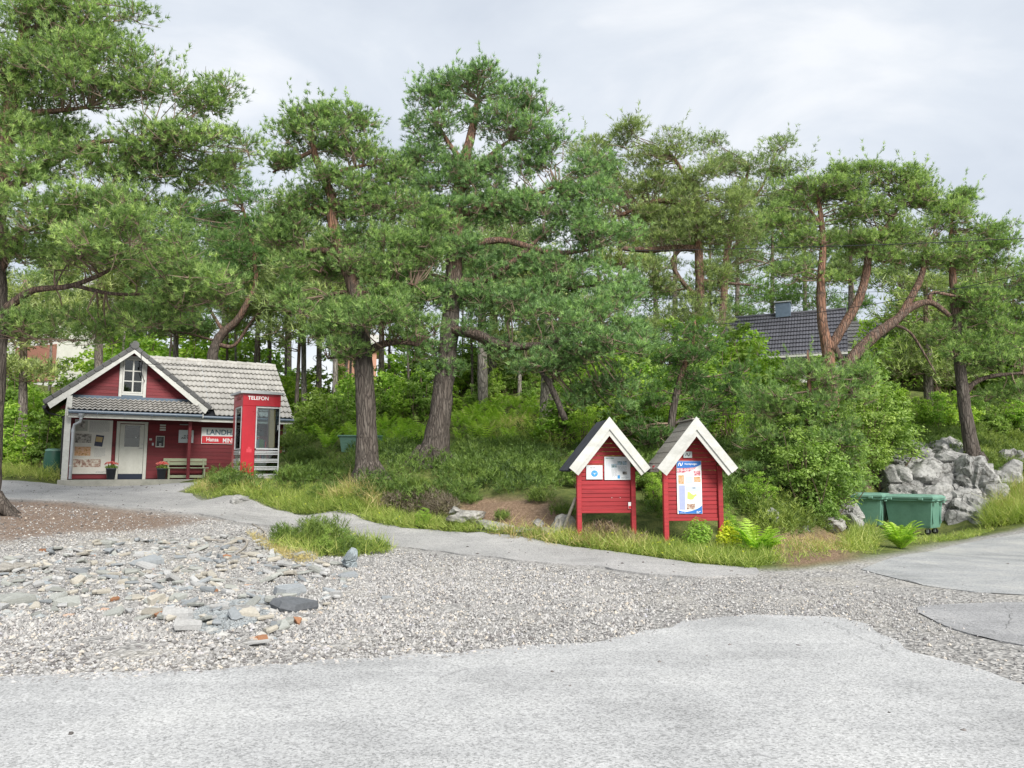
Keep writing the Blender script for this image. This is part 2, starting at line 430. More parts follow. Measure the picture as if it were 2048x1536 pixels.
# ------------------------------------------------------------------ terrain
CT = [(1207, 1077, 15.5), (1380, 1101, 15.0),
      (1500, 1148, 12.1), (1300, 1116, 13.9), (1300, 1151, 12.2), (1100, 1088, 15.2), (1100, 1131, 13.0), (900, 1066, 16.6), (900, 1109, 14.2), (740, 1046, 18.0), (650, 1034, 18.9), (650, 1070, 16.0), (740, 1086, 15.6), (560, 1022, 20.0), (560, 1055, 16.6), (420, 1000, 21.6), (420, 1033, 18.2), (345, 986, 23.0), (300, 1019, 19.6), (200, 976, 24.6), (150, 1004, 20.6), (0, 965, 24.6), (0, 997, 20.8),
      (120, 973, 25.9), (370, 967, 28.0), (520, 957, 22.3), (478, 960, 22.2), (520, 962, 21.6), (560, 962, 22.4), (440, 966, 24.2), (60, 958, 26), (0, 948, 27), (5, 1031, 17), (100, 1022, 18.6), (300, 1046, 17.4), (0, 1080, 14.5),
      (100, 1100, 14), (400, 1100, 14.5), (300, 1200, 9.4), (600, 1150, 11.6), (150, 1200, 9.6), (500, 1235, 8.2),
      (735, 965, 20), (875, 926, 22), (600, 935, 24), (640, 880, 27), (800, 850, 30), (965, 815, 33), (1085, 840, 30), (1000, 900, 25), (1000, 975, 19.6),
      (1010, 1008, 17.6), (1100, 1000, 17.3), (920, 1010, 18.4), (1000, 1075, 15.7), (1130, 1080, 15.6), (850, 1008, 18.6), (780, 1000, 19), (690, 1000, 18.9),
      (1300, 960, 20), (1300, 860, 27), (1500, 910, 22), (1500, 1005, 18), (1550, 1085, 15.3), (1640, 1085, 16.8), (1700, 1062, 19), (1868, 1070, 23), (1760, 1052, 24),
      (1880, 905, 27), (1945, 932, 26), (1800, 890, 28.5), (1900, 810, 34), (2040, 890, 30), (2040, 990, 25), (2040, 1050, 22.8), (2048, 1068, 21), (1850, 1110, 15.5), (1650, 900, 26),
      (900, 790, 40), (1560, 760, 44), (1024, 780, 48), (300, 830, 45), (100, 760, 52), (1900, 760, 48)]
cpts = [at(*c) for c in CT]
for q in [(-8, 0, 0), (-4, 0, 0), (0, 0, 0), (4, 0, 0), (8, 0, 0), (-5, 3, 0), (0, 3, 0), (5, 3, 0), (-4, 6, 0), (0, 6, 0), (3, 6, 0), (6, 6, 0), (3, 9, 0), (6, 9, -0.02), (0, 9.5, 0), (-2, 9, .02), (0.5, 12, .02), (-1.5, 12.5, .04),
          (9, 10, -.02), (10, 14, -.08), (14, 18, -.15), (0, -10, 0), (-12, -8, 0), (12, -8, 0), (-10, 5, 0), (14, 6, 0), (20, 16, 0), (22, 26, .2), (-16, 12, .1), (-22, 20, .9), (-24, 30, 1.4),
          (10.4, 24.4, -.22), (12.0, 24.6, -.25), (13.2, 23.2, -.25), (11.2, 22.6, -.25), (12.4, 25.4, -.1), (14.4, 24.6, .3), (-14, 31, 1.3), (-9, 34, 1.45), (-18, 36, 1.5), (-10, 39, 2.2), (30, 34, 4), (36, 50, 7), (-40, 40, 3), (-40, 60, 7), (0, 62, 7.6), (-20, 62, 6.5), (20, 62, 8), (40, 70, 8), (-40, 80, 7.5), (0, 85, 7.5), (40, 90, 8)]:
    cpts.append(np.array(q, float))
cpts = np.array(cpts)
_A = np.sqrt(((cpts[:, None, :2] - cpts[None, :, :2]) ** 2).sum(-1) + 0.8)
_n = len(cpts)
_P = np.concatenate([np.ones((_n, 1)), cpts[:, :2] / 30], 1)
_S = np.block([[_A - 0.06 * np.eye(_n), _P], [_P.T, np.zeros((3, 3))]])
_W = np.linalg.solve(_S, np.concatenate([cpts[:, 2], np.zeros(3)]))
def H(x, y):
    x = np.asarray(x, float); y = np.asarray(y, float); shp = np.broadcast(x, y).shape
    X = np.broadcast_to(x, shp).ravel(); Y = np.broadcast_to(y, shp).ravel()
    Xc = np.clip(X, -42, 42); Yc = np.clip(Y, -12, 92)
    out = np.empty(len(X))
    for i in range(0, len(X), 20000):
        a, b = Xc[i:i + 20000], Yc[i:i + 20000]
        k = np.sqrt((a[:, None] - cpts[None, :, 0]) ** 2 + (b[:, None] - cpts[None, :, 1]) ** 2 + 0.8)
        out[i:i + 20000] = k @ _W[:_n] + _W[_n] + _W[_n + 1] * a / 30 + _W[_n + 2] * b / 30
    return out.reshape(shp)
def h(x, y): return float(H(np.array([x]), np.array([y]))[0])
_YS = np.geomspace(2.5, 95, 1600)
def ground(px, py):
    """where the line of sight through a photo point first meets the terrain"""
    d = ray(px, py)
    X = d[0] / d[1] * _YS; Z = CAMZ + d[2] / d[1] * _YS
    g = Z - H(X, _YS)
    i = int(np.argmax(g < 0))
    if g[i] >= 0: i = len(_YS) - 1
    if i == 0: return (X[0], _YS[0])
    t = g[i - 1] / (g[i - 1] - g[i] + 1e-9)
    Y = _YS[i - 1] + t * (_YS[i] - _YS[i - 1])
    return (d[0] / d[1] * Y, Y)
def gpoly(pts): return np.array([ground(*p) for p in pts])
def pip(x, y, poly):
    ins = np.zeros(np.shape(x), bool); n = len(poly); j = n - 1
    for i in range(n):
        xi, yi = poly[i]; xj, yj = poly[j]
        c = ((yi > y) != (yj > y)) & (x < (xj - xi) * (y - yi) / (yj - yi + 1e-12) + xi)
        ins ^= c; j = i
    return ins
def edge_dist(x, y, poly):
    d = np.full(np.shape(x), 1e9)
    for i in range(len(poly)):
        a = poly[i]; b = poly[(i + 1) % len(poly)]
        ab = b - a; L = (ab ** 2).sum() + 1e-12
        t = np.clip(((x - a[0]) * ab[0] + (y - a[1]) * ab[1]) / L, 0, 1)
        d = np.minimum(d, np.hypot(x - a[0] - t * ab[0], y - a[1] - t * ab[1]))
    return d

P_UP = [(-60, 961), (0, 962), (118, 971), (250, 971), (360, 967), (400, 966), (350, 986), (420, 1000), (560, 1022), (740, 1046), (900, 1066), (1100, 1088), (1300, 1116), (1500, 1140)]
BANK = [(1600, 1137), (1740, 1117), (1850, 1095), (1950, 1075), (2048, 1055)]
gup = gpoly(P_UP); gbank = gpoly(BANK)
VEG = np.concatenate([gup[1:], gbank, np.array([[30, 26], [90, 40], [90, 160], [-90, 160], [-90, 24]])])
SOIL = gpoly([(-40, 1000), (150, 1006), (420, 1040), (330, 1058), (150, 1066), (0, 1085), (-40, 1090)])
NEED = gpoly([(905, 1020), (940, 995), (1010, 992), (1100, 1000), (1150, 1030), (1150, 1072), (1000, 1070), (920, 1050)])
NEED2 = gpoly([(1530, 1105), (1560, 1065), (1650, 1060), (1720, 1080), (1700, 1120), (1580, 1135)])
RUBBLE = gpoly([(-30, 1120), (200, 1080), (480, 1070), (620, 1110), (720, 1150), (640, 1230), (520, 1300), (420, 1270), (200, 1230), (-30, 1240)])
GRITB = gpoly([(345, 1255), (400, 1215), (520, 1190), (560, 1205), (520, 1245), (430, 1270)])
ASPH = np.concatenate([gpoly([(-120, 1366), (0, 1358), (250, 1350), (420, 1338), (640, 1325), (800, 1315), (1000, 1300), (1200, 1281), (1270, 1270), (1330, 1254), (1420, 1235), (1540, 1231), (1690, 1238), (1730, 1252), (1780, 1274), (1850, 1308), (1960, 1342), (2048, 1372)]), np.array([[9, 4.2], [30, -2], [30, -40], [-30, -40], [-30, 5.2]])])
PATCH = np.concatenate([gpoly([(1990, 1207), (1900, 1210), (1826, 1215), (1840, 1232), (1880, 1252), (1930, 1270), (1990, 1284), (2048, 1293)]), np.array([[11, 6.6], [12, 9.3]])])
SIDE = np.concatenate([gpoly([(2048, 1066), (1950, 1084), (1860, 1106), (1790, 1124), (1728, 1140), (1760, 1151), (1820, 1163), (1900, 1178), (1980, 1188), (2048, 1191)]), np.array([[22, 12], [34, 24]])])
g_low = gpoly([(1512, 1153), (1400, 1156), (1300, 1151), (1210, 1137), (1140, 1133), (1000, 1120), (900, 1109), (800, 1096), (740, 1086), (560, 1054), (420, 1033), (300, 1019), (150, 1004), (0, 997), (-60, 996)])
PATH = np.concatenate([gup, g_low])

gx = np.unique(np.concatenate([np.arange(-24, 26, 0.24), [-300, -200, -130, -95, -75, -60, -52, -46, -42, -38, -35, -32, -30, -28, -26, 28, 30, 32, 35, 38, 42, 46, 52, 60, 75, 95, 130, 200, 300]]))
gy = np.unique(np.concatenate([np.arange(2, 36, 0.24), np.arange(36, 66, 0.8), [-120, -70, -40, -25, -16, -10, -6, -3, 0, 68, 72, 78, 85, 95, 110, 140, 180, 250, 340]]))
GX, GY = np.meshgrid(gx, gy)
GZ = H(GX, GY)
veg = pip(GX, GY, VEG); vd = edge_dist(GX, GY, VEG)
vegw = np.clip(0.5 + np.where(veg, vd, -vd) / 0.5, 0, 1)
rough = (np.sin(GX * 2.3 + 1.7 * np.sin(GY * 1.1)) * np.sin(GY * 2.7 + np.sin(GX * 1.9)) * 0.05 + rng.normal(0, 0.02, GX.shape)) * vegw * np.clip(vd / 1.0, 0, 1)
rough += rng.normal(0, 0.012, GX.shape) * (1 - vegw) * (edge_dist(GX, GY, PATH) > 0.4) * ~pip(GX, GY, PATH)
for poly in (ASPH, PATCH, SIDE): rough = np.where(pip(GX, GY, poly) | (edge_dist(GX, GY, poly) < 0.4), 0, rough)
GZ = GZ + rough
soil = np.clip(0.5 + np.where(pip(GX, GY, SOIL), 1, -1) * edge_dist(GX, GY, SOIL) / 0.8, 0, 1)
need = np.maximum(np.clip(0.5 + np.where(pip(GX, GY, NEED), 1, -1) * edge_dist(GX, GY, NEED) / 0.5, 0, 1), np.clip(0.5 + np.where(pip(GX, GY, NEED2), 1, -1) * edge_dist(GX, GY, NEED2) / 0.5, 0, 1))
ny, nx = GX.shape
ii, jj = np.meshgrid(np.arange(ny - 1), np.arange(nx - 1), indexing='ij')
ii = ii.ravel(); jj = jj.ravel()
gf = np.stack([ii * nx + jj, ii * nx + jj + 1, (ii + 1) * nx + jj + 1, (ii + 1) * nx + jj], 1)
gm = MB(); gm.add(np.stack([GX.ravel(), GY.ravel(), GZ.ravel()], 1), gf)

m, t, b = newmat('ground_cover')
def attr(t, n): return N(t, 'ShaderNodeAttribute', attribute_name=n).outputs['Fac']
v = vec(t)
vo = N(t, 'ShaderNodeTexVoronoi', Scale=26); t.links.new(v, vo.inputs['Vector'])
sx = t.nodes.new('ShaderNodeSeparateColor'); t.links.new(vo.outputs['Color'], sx.inputs[0])
grav = ramp(t, sx.outputs[0], [(0.0, (0.11, 0.108, 0.106)), (0.3, (0.255, 0.25, 0.243)), (0.75, (0.395, 0.385, 0.368)), (1.0, (0.48, 0.47, 0.452))])
grav = mixc(t, ramp(t, vo.outputs['Distance'], [(0.3, (0, 0, 0)), (0.75, (0.6,) * 3)]), grav, (0.22, 0.21, 0.20))
f = noise(t, v, 0.55, 5, 0.6)
grav = mixc(t, ramp(t, f, [(0.48, (0, 0, 0)), (0.72, (0.45,) * 3)]), grav, (0.44, 0.41, 0.35))
f3 = noise(t, v, 3.5, 6, 0.7); f4 = noise(t, v, 14, 8, 0.8)
vegc = ramp(t, f3, [(0.32, (0.055, 0.07, 0.022)), (0.5, (0.10, 0.125, 0.036)), (0.68, (0.17, 0.18, 0.055))])
soilc = ramp(t, f4, [(0.3, (0.09, 0.068, 0.055)), (0.5, (0.19, 0.14, 0.11)), (0.7, (0.33, 0.27, 0.22))])
needc = ramp(t, f4, [(0.3, (0.09, 0.062, 0.042)), (0.5, (0.20, 0.135, 0.09)), (0.7, (0.34, 0.25, 0.175))])
col = mixc(t, attr(t, 'soil'), grav, soilc)
col = mixc(t, attr(t, 'veg'), col, vegc)
col = mixc(t, attr(t, 'need'), col, needc)
t.links.new(col, b.inputs['Base Color'])
b.inputs['Roughness'].default_value = 0.95; b.inputs['Specular IOR Level'].default_value = 0.15
bump(t, b, vo.outputs['Distance'], 0.7, 0.025)
GROUNDM = m
me = gm.mesh('ground', GROUNDM, True)
for nm, arr in (('veg', vegw), ('soil', soil), ('need', need)):
    a = me.attributes.new(nm, 'FLOAT', 'POINT'); a.data.foreach_set('value', arr.ravel().astype(np.float32))
tag(link('ground', me), kind='structure')

# asphalt: draped sheets, ragged at their edges, a few centimetres proud of the gravel
def asphalt_mat(name, base, dust, speck):
    m, t, b = newmat(name)
    v = vec(t)
    f = noise(t, v, 0.7, 6, 0.6); f2 = noise(t, v, 190, 2, 0.8)
    vo = N(t, 'ShaderNodeTexVoronoi', Scale=75); t.links.new(v, vo.inputs['Vector'])
    sx = t.nodes.new('ShaderNodeSeparateColor'); t.links.new(vo.outputs['Color'], sx.inputs[0])
    c = ramp(t, f, [(0.34, tuple(x * .80 for x in base)), (0.5, base), (0.68, dust)])
    f5 = noise(t, vec(t, (.35, 1.6, 1)), 2.2, 6, .65)
    c = mixc(t, ramp(t, f5, [(.5, (0, 0, 0)), (.72, (.45,) * 3)]), c, tuple(x * 1.14 for x in dust))
    c = mixc(t, 0.7, c, ramp(t, sx.outputs[0], [(0, (0.42,) * 3), (0.35, (0.85,) * 3), (1, (1.28,) * 3)]), 'MULTIPLY')
    c = mixc(t, 0.5, c, ramp(t, f2, [(0.35, speck), (0.6, (1.15,) * 3)]), 'MULTIPLY')
    nz = N(t, 'ShaderNodeTexNoise', Scale=1.1, Detail=5); t.links.new(v, nz.inputs['Vector'])
    vm = N(t, 'ShaderNodeVectorMath', operation='MULTIPLY_ADD'); t.links.new(nz.outputs['Color'], vm.inputs[0]); vm.inputs[1].default_value = (1.3, 1.3, 1.3); t.links.new(v, vm.inputs[2])
    vc = N(t, 'ShaderNodeTexVoronoi', Scale=0.42, feature='DISTANCE_TO_EDGE'); t.links.new(vm.outputs[0], vc.inputs['Vector'])
    mk = ramp(t, noise(t, vec(t), .28, 3, .5), [(.5, (0, 0, 0)), (.6, (1, 1, 1))])
    ck = mixc(t, 1.0, ramp(t, vc.outputs['Distance'], [(0, (.5,) * 3), (.009, (0, 0, 0))]), mk, 'MULTIPLY')
    c = mixc(t, ck, c, (.13, .13, .13))
    st = noise(t, vec(t, (1, 1, 1)), 1.7, 7, .75)
    c = mixc(t, ramp(t, st, [(.60, (0, 0, 0)), (.78, (.35,) * 3)]), c, tuple(x * .6 for x in base))
    t.links.new(c, b.inputs['Base Color'])
    b.inputs['Roughness'].default_value = 0.88; b.inputs['Specular IOR Level'].default_value = 0.25
    bump(t, b, sx.outputs[0], 0.35, 0.006)
    return m
ASPHM = asphalt_mat('bleached_asphalt', (0.40, 0.402, 0.404), (0.47, 0.471, 0.468), (0.6,) * 3)
PATHM = asphalt_mat('path_asphalt', (0.35, 0.345, 0.34), (0.42, 0.41, 0.40), (0.6,) * 3)
SIDEM = asphalt_mat('worn_asphalt', (0.33, 0.337, 0.34), (0.42, 0.415, 0.40), (0.6,) * 3)
PATCHM = asphalt_mat('patch_asphalt', (0.31, 0.31, 0.316), (0.37, 0.366, 0.366), (0.6,) * 3)
import bmesh
def drape(name, poly, mt, lift=0.022, jag=0.05, step=0.16, far=None):
    # resample the outline with a ragged edge
    pts = []
    for i in range(len(poly)):
        a = poly[i]; c = poly[(i + 1) % len(poly)]
        L = np.hypot(*(c - a)); big = max(abs(a[0]), abs(c[0])) > 19 or min(a[1], c[1]) < 1
        n = max(1, int(L / (2.0 if big else step)))
        for k in range(n): pts.append(a + (c - a) * k / n)
    pts = np.array(pts)
    nrm = np.roll(pts, -1, 0) - np.roll(pts, 1, 0); nrm = np.stack([nrm[:, 1], -nrm[:, 0]], 1); nrm /= np.linalg.norm(nrm, axis=1)[:, None] + 1e-9
    w = np.convolve(rng.normal(0, 1, len(pts)), [0.25, 0.6, 0.25], 'same') + 2.2 * np.convolve(rng.normal(0, 1, len(pts)), np.ones(9) / 9, 'same')
    ok = (np.abs(pts[:, 0]) < 19) & (pts[:, 1] > 1)
    pts = pts + nrm * (w * jag * ok)[:, None]
    x0, x1 = max(pts[:, 0].min(), -24), min(pts[:, 0].max(), 30); y0, y1 = max(pts[:, 1].min(), -6), pts[:, 1].max()
    bm = bmesh.new()
    vs = [bm.verts.new((p[0], p[1], 0)) for p in pts]
    bm.faces.new(vs)
    bmesh.ops.triangulate(bm, faces=bm.faces[:], ngon_method='EAR_CLIP')
    for x in np.arange(x0 + 0.3, x1, 0.48):
        bmesh.ops.bisect_plane(bm, geom=bm.verts[:] + bm.edges[:] + bm.faces[:], plane_co=(x, 0, 0), plane_no=(1, 0, 0))
    for y in np.arange(y0 + 0.3, y1, 0.48):
        bmesh.ops.bisect_plane(bm, geom=bm.verts[:] + bm.edges[:] + bm.faces[:], plane_co=(0, y, 0), plane_no=(0, 1, 0))
    bmesh.ops.triangulate(bm, faces=bm.faces[:])
    bmesh.ops.recalc_face_normals(bm, faces=bm.faces[:])
    co = np.array([v.co[:] for v in bm.verts])
    z = H(co[:, 0], co[:, 1]) + lift
    for q, zz in zip(bm.verts, z): q.co.z = zz
    if sum(f.normal.z for f in bm.faces) < 0: bmesh.ops.reverse_faces(bm, faces=bm.faces[:])
    be = [e for e in bm.edges if e.is_boundary]
    r = bmesh.ops.extrude_edge_only(bm, edges=be)
    for q in r['geom']:
        if isinstance(q, bmesh.types.BMVert): q.co.z -= 0.09
    me = bpy.data.meshes.new(name); bm.to_mesh(me); bm.free()
    me.materials.append(mt)
    return tag(link(name, me), kind='structure')
drape('road', ASPH, ASPHM, 0.010, 0.07)
drape('footpath', PATH, PATHM, 0.03, 0.045)
drape('side_road', SIDE, SIDEM, 0.010, 0.13)
drape('asphalt_patch', PATCH, PATCHM, 0.014, 0.05)
# ------------------------------------------------------------------ red shop with porch
HA = rad(30)
hu = np.array([math.cos(HA), math.sin(HA), 0]); hv = np.array([-math.sin(HA), math.cos(HA), 0])
HO = at(122, 960, 26) + hu * 0.05 + hv * 1.35
house = empty('red_shop_house', HO, HA, 'small red weatherboarded shop with white gable, grey tiled roof and tiled porch', 'house')
def hp(u, v_, w=0): return HO + hu * u + hv * v_ + np.array([0, 0, w])
UW = 7.65                                   # length of the front wall
def part(name, fn, mt, parent=house, smooth=False):
    m = MB(); fn(m); return m.build(name, mt, parent, smooth)
part('foundation', lambda m: (m.box(-0.02, UW + .02, 0.02, 6.0, -0.7, -0.005),), CONC)
part('porch_slab', lambda m: m.bevbox(-0.16, 6.4, -1.40, 0.0, -0.5, 0.0, 0.015), CONC)
core = MB()
core.box(0.02, UW - 0.02, 0.12, 5.9, 0.0, 2.5)
core.prism([(0.02, 2.5), (UW - .02, 2.5), (UW - .02, 2.5)], 0.1, 0.2)
core.prism([(0.1, 2.5), (5.9, 2.5), (3.0, 4.75)], UW - .1, UW - .03, 'x')
core.prism([(-0.25, 2.5), (4.3, 2.5), (2.0, 4.60)], 0.04, 0.1); core.prism([(-0.25, 2.5), (4.3, 2.5), (2.0, 4.60)], 5.8, 5.9)
core.build('wall', RED, house)
# lap boards of the front wall, cut round the door
BH = 0.142
def board(m, u0, u1, z0, hgt=BH):
    m.add([[u0, 0.02, z0], [u1, 0.02, z0], [u1, -0.012, z0], [u0, -0.012, z0], [u0, 0.02, z0 + hgt + .01], [u1, 0.02, z0 + hgt + .01], [u1, 0.0, z0 + hgt + .01], [u0, 0.0, z0 + hgt + .01]],
          [[0, 1, 2, 3], [4, 7, 6, 5], [0, 4, 5, 1], [3, 2, 6, 7], [1, 5, 6, 2], [0, 3, 7, 4]])
for i in range(17):
    z = 0.03 + i * BH
    for u0, u1 in ((0.0, 1.58), (2.63, UW)):
        if z > 2.0 and u0 == 0.0: u1 = UW
        elif z > 2.0: continue
        a = MB(); board(a, u0, u1, z); a.build('board', RED, house)
for i in range(15):                          # gable boards
    z = 2.98 + i * 0.125
    hw = (4.86 - z - 0.10) / 0.845
    for u0, u1 in ((2.0 - hw, min(1.57, 2.0 + hw)), (max(2.49, 2.0 - hw), 2.0 + hw)) if z < 4.40 else ((2.0 - hw, 2.0 + hw),):
        if u1 - u0 > 0.06:
            a = MB(); board(a, u0, u1, z, 0.125); a.build('gable_board', RED, house)
# porch end wall, corner board, posts
for i in range(15):
    a = MB(); z = 0.03 + i * BH
    a.box(0.035, 0.06, -1.2, -0.02, z, z + BH - .006); a.build('porch_side_board', RED, house)
part('corner_board', lambda m: m.prism([(-0.06, 0.0), (0.13, 0.0), (0.13, 2.86), (-0.02, 2.86), (-.06, 2.4)], -1.245, -1.205), WHITE)
part('porch_post', lambda m: m.bevbox(3.86, 3.97, -1.24, -1.13, 0, 2.22, 0.008), RED)
part('wall_corner_trim', lambda m: m.bevbox(UW - .1, UW + .02, -0.03, 0.0, 0, 2.4, 0.005), WHITE)
# tiles
def tile_mesh(name, w, L, mt, amp=0.026):
    m = MB(); n = 9
    x = np.linspace(0, w, n); zt = amp * np.cos(x / w * 4 * math.pi)
    top0 = np.stack([x, np.zeros(n), zt + 0.062], 1); top1 = np.stack([x, np.full(n, L), zt], 1); bot0 = np.stack([x, np.full(n, .004), zt + 0.036], 1)
    v = np.concatenate([top0, top1, bot0]); k = np.arange(n - 1)
    m.add(v, np.concatenate([np.stack([k, k + 1, n + k + 1, n + k], 1), np.stack([2 * n + k, 2 * n + k + 1, k + 1, k], 1)]))
    return m.mesh(name, mt)
def roof_frame(u0, v0, z0, dirv, slope):
    """matrix whose x runs along the eave, y up the slope"""
    c, s = math.cos(slope), math.sin(slope)
    return Matrix(((1, 0, 0, u0), (0, c * dirv, -s * dirv, v0), (0, s, c, z0), (0, 0, 0, 1)))
TW, TL = 0.327, 0.425
tm = tile_mesh('tile', TW + 0.008, TL + .05, TILE)
sl_m = math.atan2(4.90 - 2.38, 2.95 + 0.50)
main_roof = part('roof', lambda m: (m.prism([(-0.5, 2.30), (2.95, 4.82), (6.4, 2.30), (6.4, 2.22), (2.95, 4.73), (-0.5, 2.22)], 2.2, 7.80, 'x')), DARK)
RM = roof_frame(7.80, -0.53, 2.372, 1, sl_m)
for r in range(10):
    for k in range(16):
        p = RM @ Vector((-(k + 1) * TW, r * TL, 0))
        hw = (4.86 - (p.z + .12)) / 0.845
        if p.x + TW * .6 < 2.0 + hw + 0.0: continue
        o = link('tile', tm, main_roof); o.matrix_local = RM @ Matrix.Translation((-(k + 1) * TW, r * TL, 0.0)) @ Matrix.Rotation(rnd.uniform(-.006, .006), 4, 'Z')
for k in range(13):
    u1 = 7.82 - k * 0.4
    a = MB(); a.tube([[u1, 2.95, 4.885], [u1 - .43, 2.95, 4.90]], [.10, .115], 10); a.build('ridge_tile', TILE, main_roof)
a = MB(); a.bevbox(7.80, 7.84, -.5, -.46, 2.2, 2.3, .004)
a.prism([(-0.52, 2.20), (2.95, 4.74), (2.95, 4.86), (-0.52, 2.36)], 7.79, 7.83, 'x'); a.build('verge_board', WHITE, main_roof)
part('gutter', lambda m: (m.tube([[4.25, -0.60, 2.315], [7.82, -0.60, 2.30]], .055, 8),), BLUEM)
part('eave_board', lambda m: m.bevbox(4.1, 7.79, -0.56, -0.535, 2.14, 2.25, .004), WHITE)
part('roof_ladder', lambda m: [m.tube([[4.72, -0.30 + 3.2 * q, 2.60 + 2.34 * q] for q in (0.05, .5, 1.0)], .014, 5)], ALU)
part('downpipe', lambda m: (m.tube([[UW - .03, -.58, 2.28], [UW - .03, -.35, 2.1], [UW - .03, -.10, 1.95], [UW - .03, -.10, 0.02]], .04, 8)), WHITE)
# gable roof
sg = math.atan(0.845)
groof = part('gable_roof', lambda m: m.prism([(-0.66, 2.60), (2.0, 4.85), (4.66, 2.60), (4.66, 2.52), (2.0, 4.77), (-.66, 2.52)], -0.42, 6.2), DARK)
for s in (-1, 1):
    a = MB()
    q = [(2.0, 4.84), (2.0 + s * 2.62, 4.84 - 2.62 * .845), (2.0 + s * 2.62 - s * .10, 4.84 - 2.62 * .845 - .18), (2.0, 4.84 - .26)]
    a.prism(q if s < 0 else q[::-1], -0.465, -0.43); a.build('bargeboard', WHITE, groof)
    for k in range(11):                     # verge tiles stepping up the rake
        d0 = 0.02 + k * 0.315; L = 0.335
        M = Matrix.Translation((2.0 + s * 2.70, -0.36, 4.84 - 2.70 * .845 + .03)) @ Matrix.Rotation(s * sg, 4, 'Y')
        a = MB(); x0, x1 = (-s * d0, -s * (d0 + L)); lo, hi = min(x0, x1), max(x0, x1)
        a.bevbox(lo, hi, -0.13, 0.42, -0.03, 0.15, 0.035, M @ Matrix.Rotation(s * -.03, 4, 'Y')); a.build('verge_tile', DTILE, groof)
    for r in range(3):
        pass
a = MB(); a.tube([[2.0, -0.52, 4.88], [2.0, 0.0, 4.90]], .15, 10); a.tube([[2.0, 0.0, 4.93], [2.0, 3.0, 4.93]], .13, 10); a.build('ridge_cap', DTILE, groof)
# eave return at the left foot with its pipe
part('side_gutter', lambda m: (m.tube([[-0.70, -0.45, 2.50], [-0.70, 3.0, 2.50]], .06, 8), m.tube([[-0.70, -0.3, 2.46], [-0.55, -0.2, 2.30], [-0.1, -0.1, 2.2], [-0.08, -0.1, 0.1]], .035, 6)), DARK)
# attic window
win = part('window', lambda m: (m.bevbox(1.58, 1.68, -0.055, -0.015, 3.0, 4.44, .005), m.bevbox(2.38, 2.48, -0.055, -0.015, 3.0, 4.44, .005), m.bevbox(1.53, 2.53, -0.06, -0.016, 4.44, 4.52, .005), m.bevbox(1.68, 2.38, -0.06, -0.016, 3.06, 3.13, .005)), WHITE)
part('sash', lambda m: (m.box(1.69, 1.74, -.045, -.02, 3.14, 4.43), m.box(2.32, 2.37, -.045, -.02, 3.14, 4.43), m.box(1.74, 2.32, -.045, -.02, 4.36, 4.43), m.box(1.74, 2.32, -.045, -.02, 3.14, 3.20)), WHITE, win)
part('mullion', lambda m: (m.box(2.005, 2.055, -.043, -.022, 3.20, 4.36),), WHITE, win)
for z in (3.585, 3.965): part('glazing_bar', lambda m: (m.box(1.74, 2.004, -.041, -.024, z - .018, z + .018), m.box(2.056, 2.32, -.041, -.024, z - .018, z + .018)), WHITE, win)
for i, u in enumerate((1.741, 2.057)):
    for z0, z1 in ((3.20, 3.566), (3.604, 3.946), (3.984, 4.36)):
        part('pane', lambda m: m.box(u, u + .263, -.030, -.026, z0, z1), GLASS, win)
part('window_dark_backing', lambda m: m.box(1.69, 2.37, -0.012, 0.0, 3.14, 4.43), INSIDE, win)  # flat panel close behind the panes, room darkness painted into its colour
part('flashing', lambda m: (m.box(-0.02, 4.22, -0.10, -0.03, 2.86, 3.0), m.box(1.70, 2.36, -0.09, -0.032, 3.0, 3.055)), BLUEM)
part('insulator_bracket', lambda m: (m.tube([[2.22, -.50, 4.62], [2.24, -.52, 4.2], [2.26, -.5, 3.95], [2.34, -.3, 3.7], [2.42, -.08, 3.6]], .014, 5), m.lathe([(.0, 4.2), (.035, 4.17), (.035, 4.08), (0, 4.05)], 8, 2.23, -.52)), DARK)
part('wall_cable', lambda m: m.tube([[2.95, -.03, 3.95], [2.97, -.04, 3.75], [2.93, -.03, 3.62], [2.88, -.03, 3.7]], .010, 5), DARK)
# porch roof
proof = part('porch_roof', lambda m: m.prism([(-1.48, 2.33), (-0.03, 2.87), (-.03, 2.79), (-1.44, 2.26)], 0.0, 4.27, 'x'), DARK)
sp = math.atan2(0.54, 1.45)
PM = roof_frame(0.0, -1.50, 2.365, 1, sp)
pt = tile_mesh('porch_tile', TW + 0.008, 0.365, TILE, 0.026)
for r in range(5):
    for k in range(13):
        o = link('tile', pt, proof); o.matrix_local = PM @ Matrix.Translation((k * TW + .01, r * 0.315, 0.0)) @ Matrix.Rotation(rnd.uniform(-.006, .006), 4, 'Z')
part('porch_gutter', lambda m: (m.tube([[0.03, -1.56, 2.30], [4.27, -1.56, 2.285]], .058, 8), *[m.box(u - .012, u + .012, -1.63, -1.50, 2.21, 2.30) for u in (0.9, 1.75, 2.6, 3.4)]), BLUEM, proof)
part('gutter_end', lambda m: (m.bevbox(4.265, 4.30, -1.63, -1.49, 2.2, 2.37, .004), m.bevbox(0.0, 0.03, -1.63, -1.49, 2.15, 2.37, .004)), WHITE, proof)
part('porch_fascia', lambda m: m.bevbox(0.03, 4.25, -1.47, -1.44, 2.10, 2.235, .005), WHITE, proof)
part('porch_beam', lambda m: m.box(0.1, 4.2, -1.24, -1.12, 2.14, 2.24), DARK, proof)
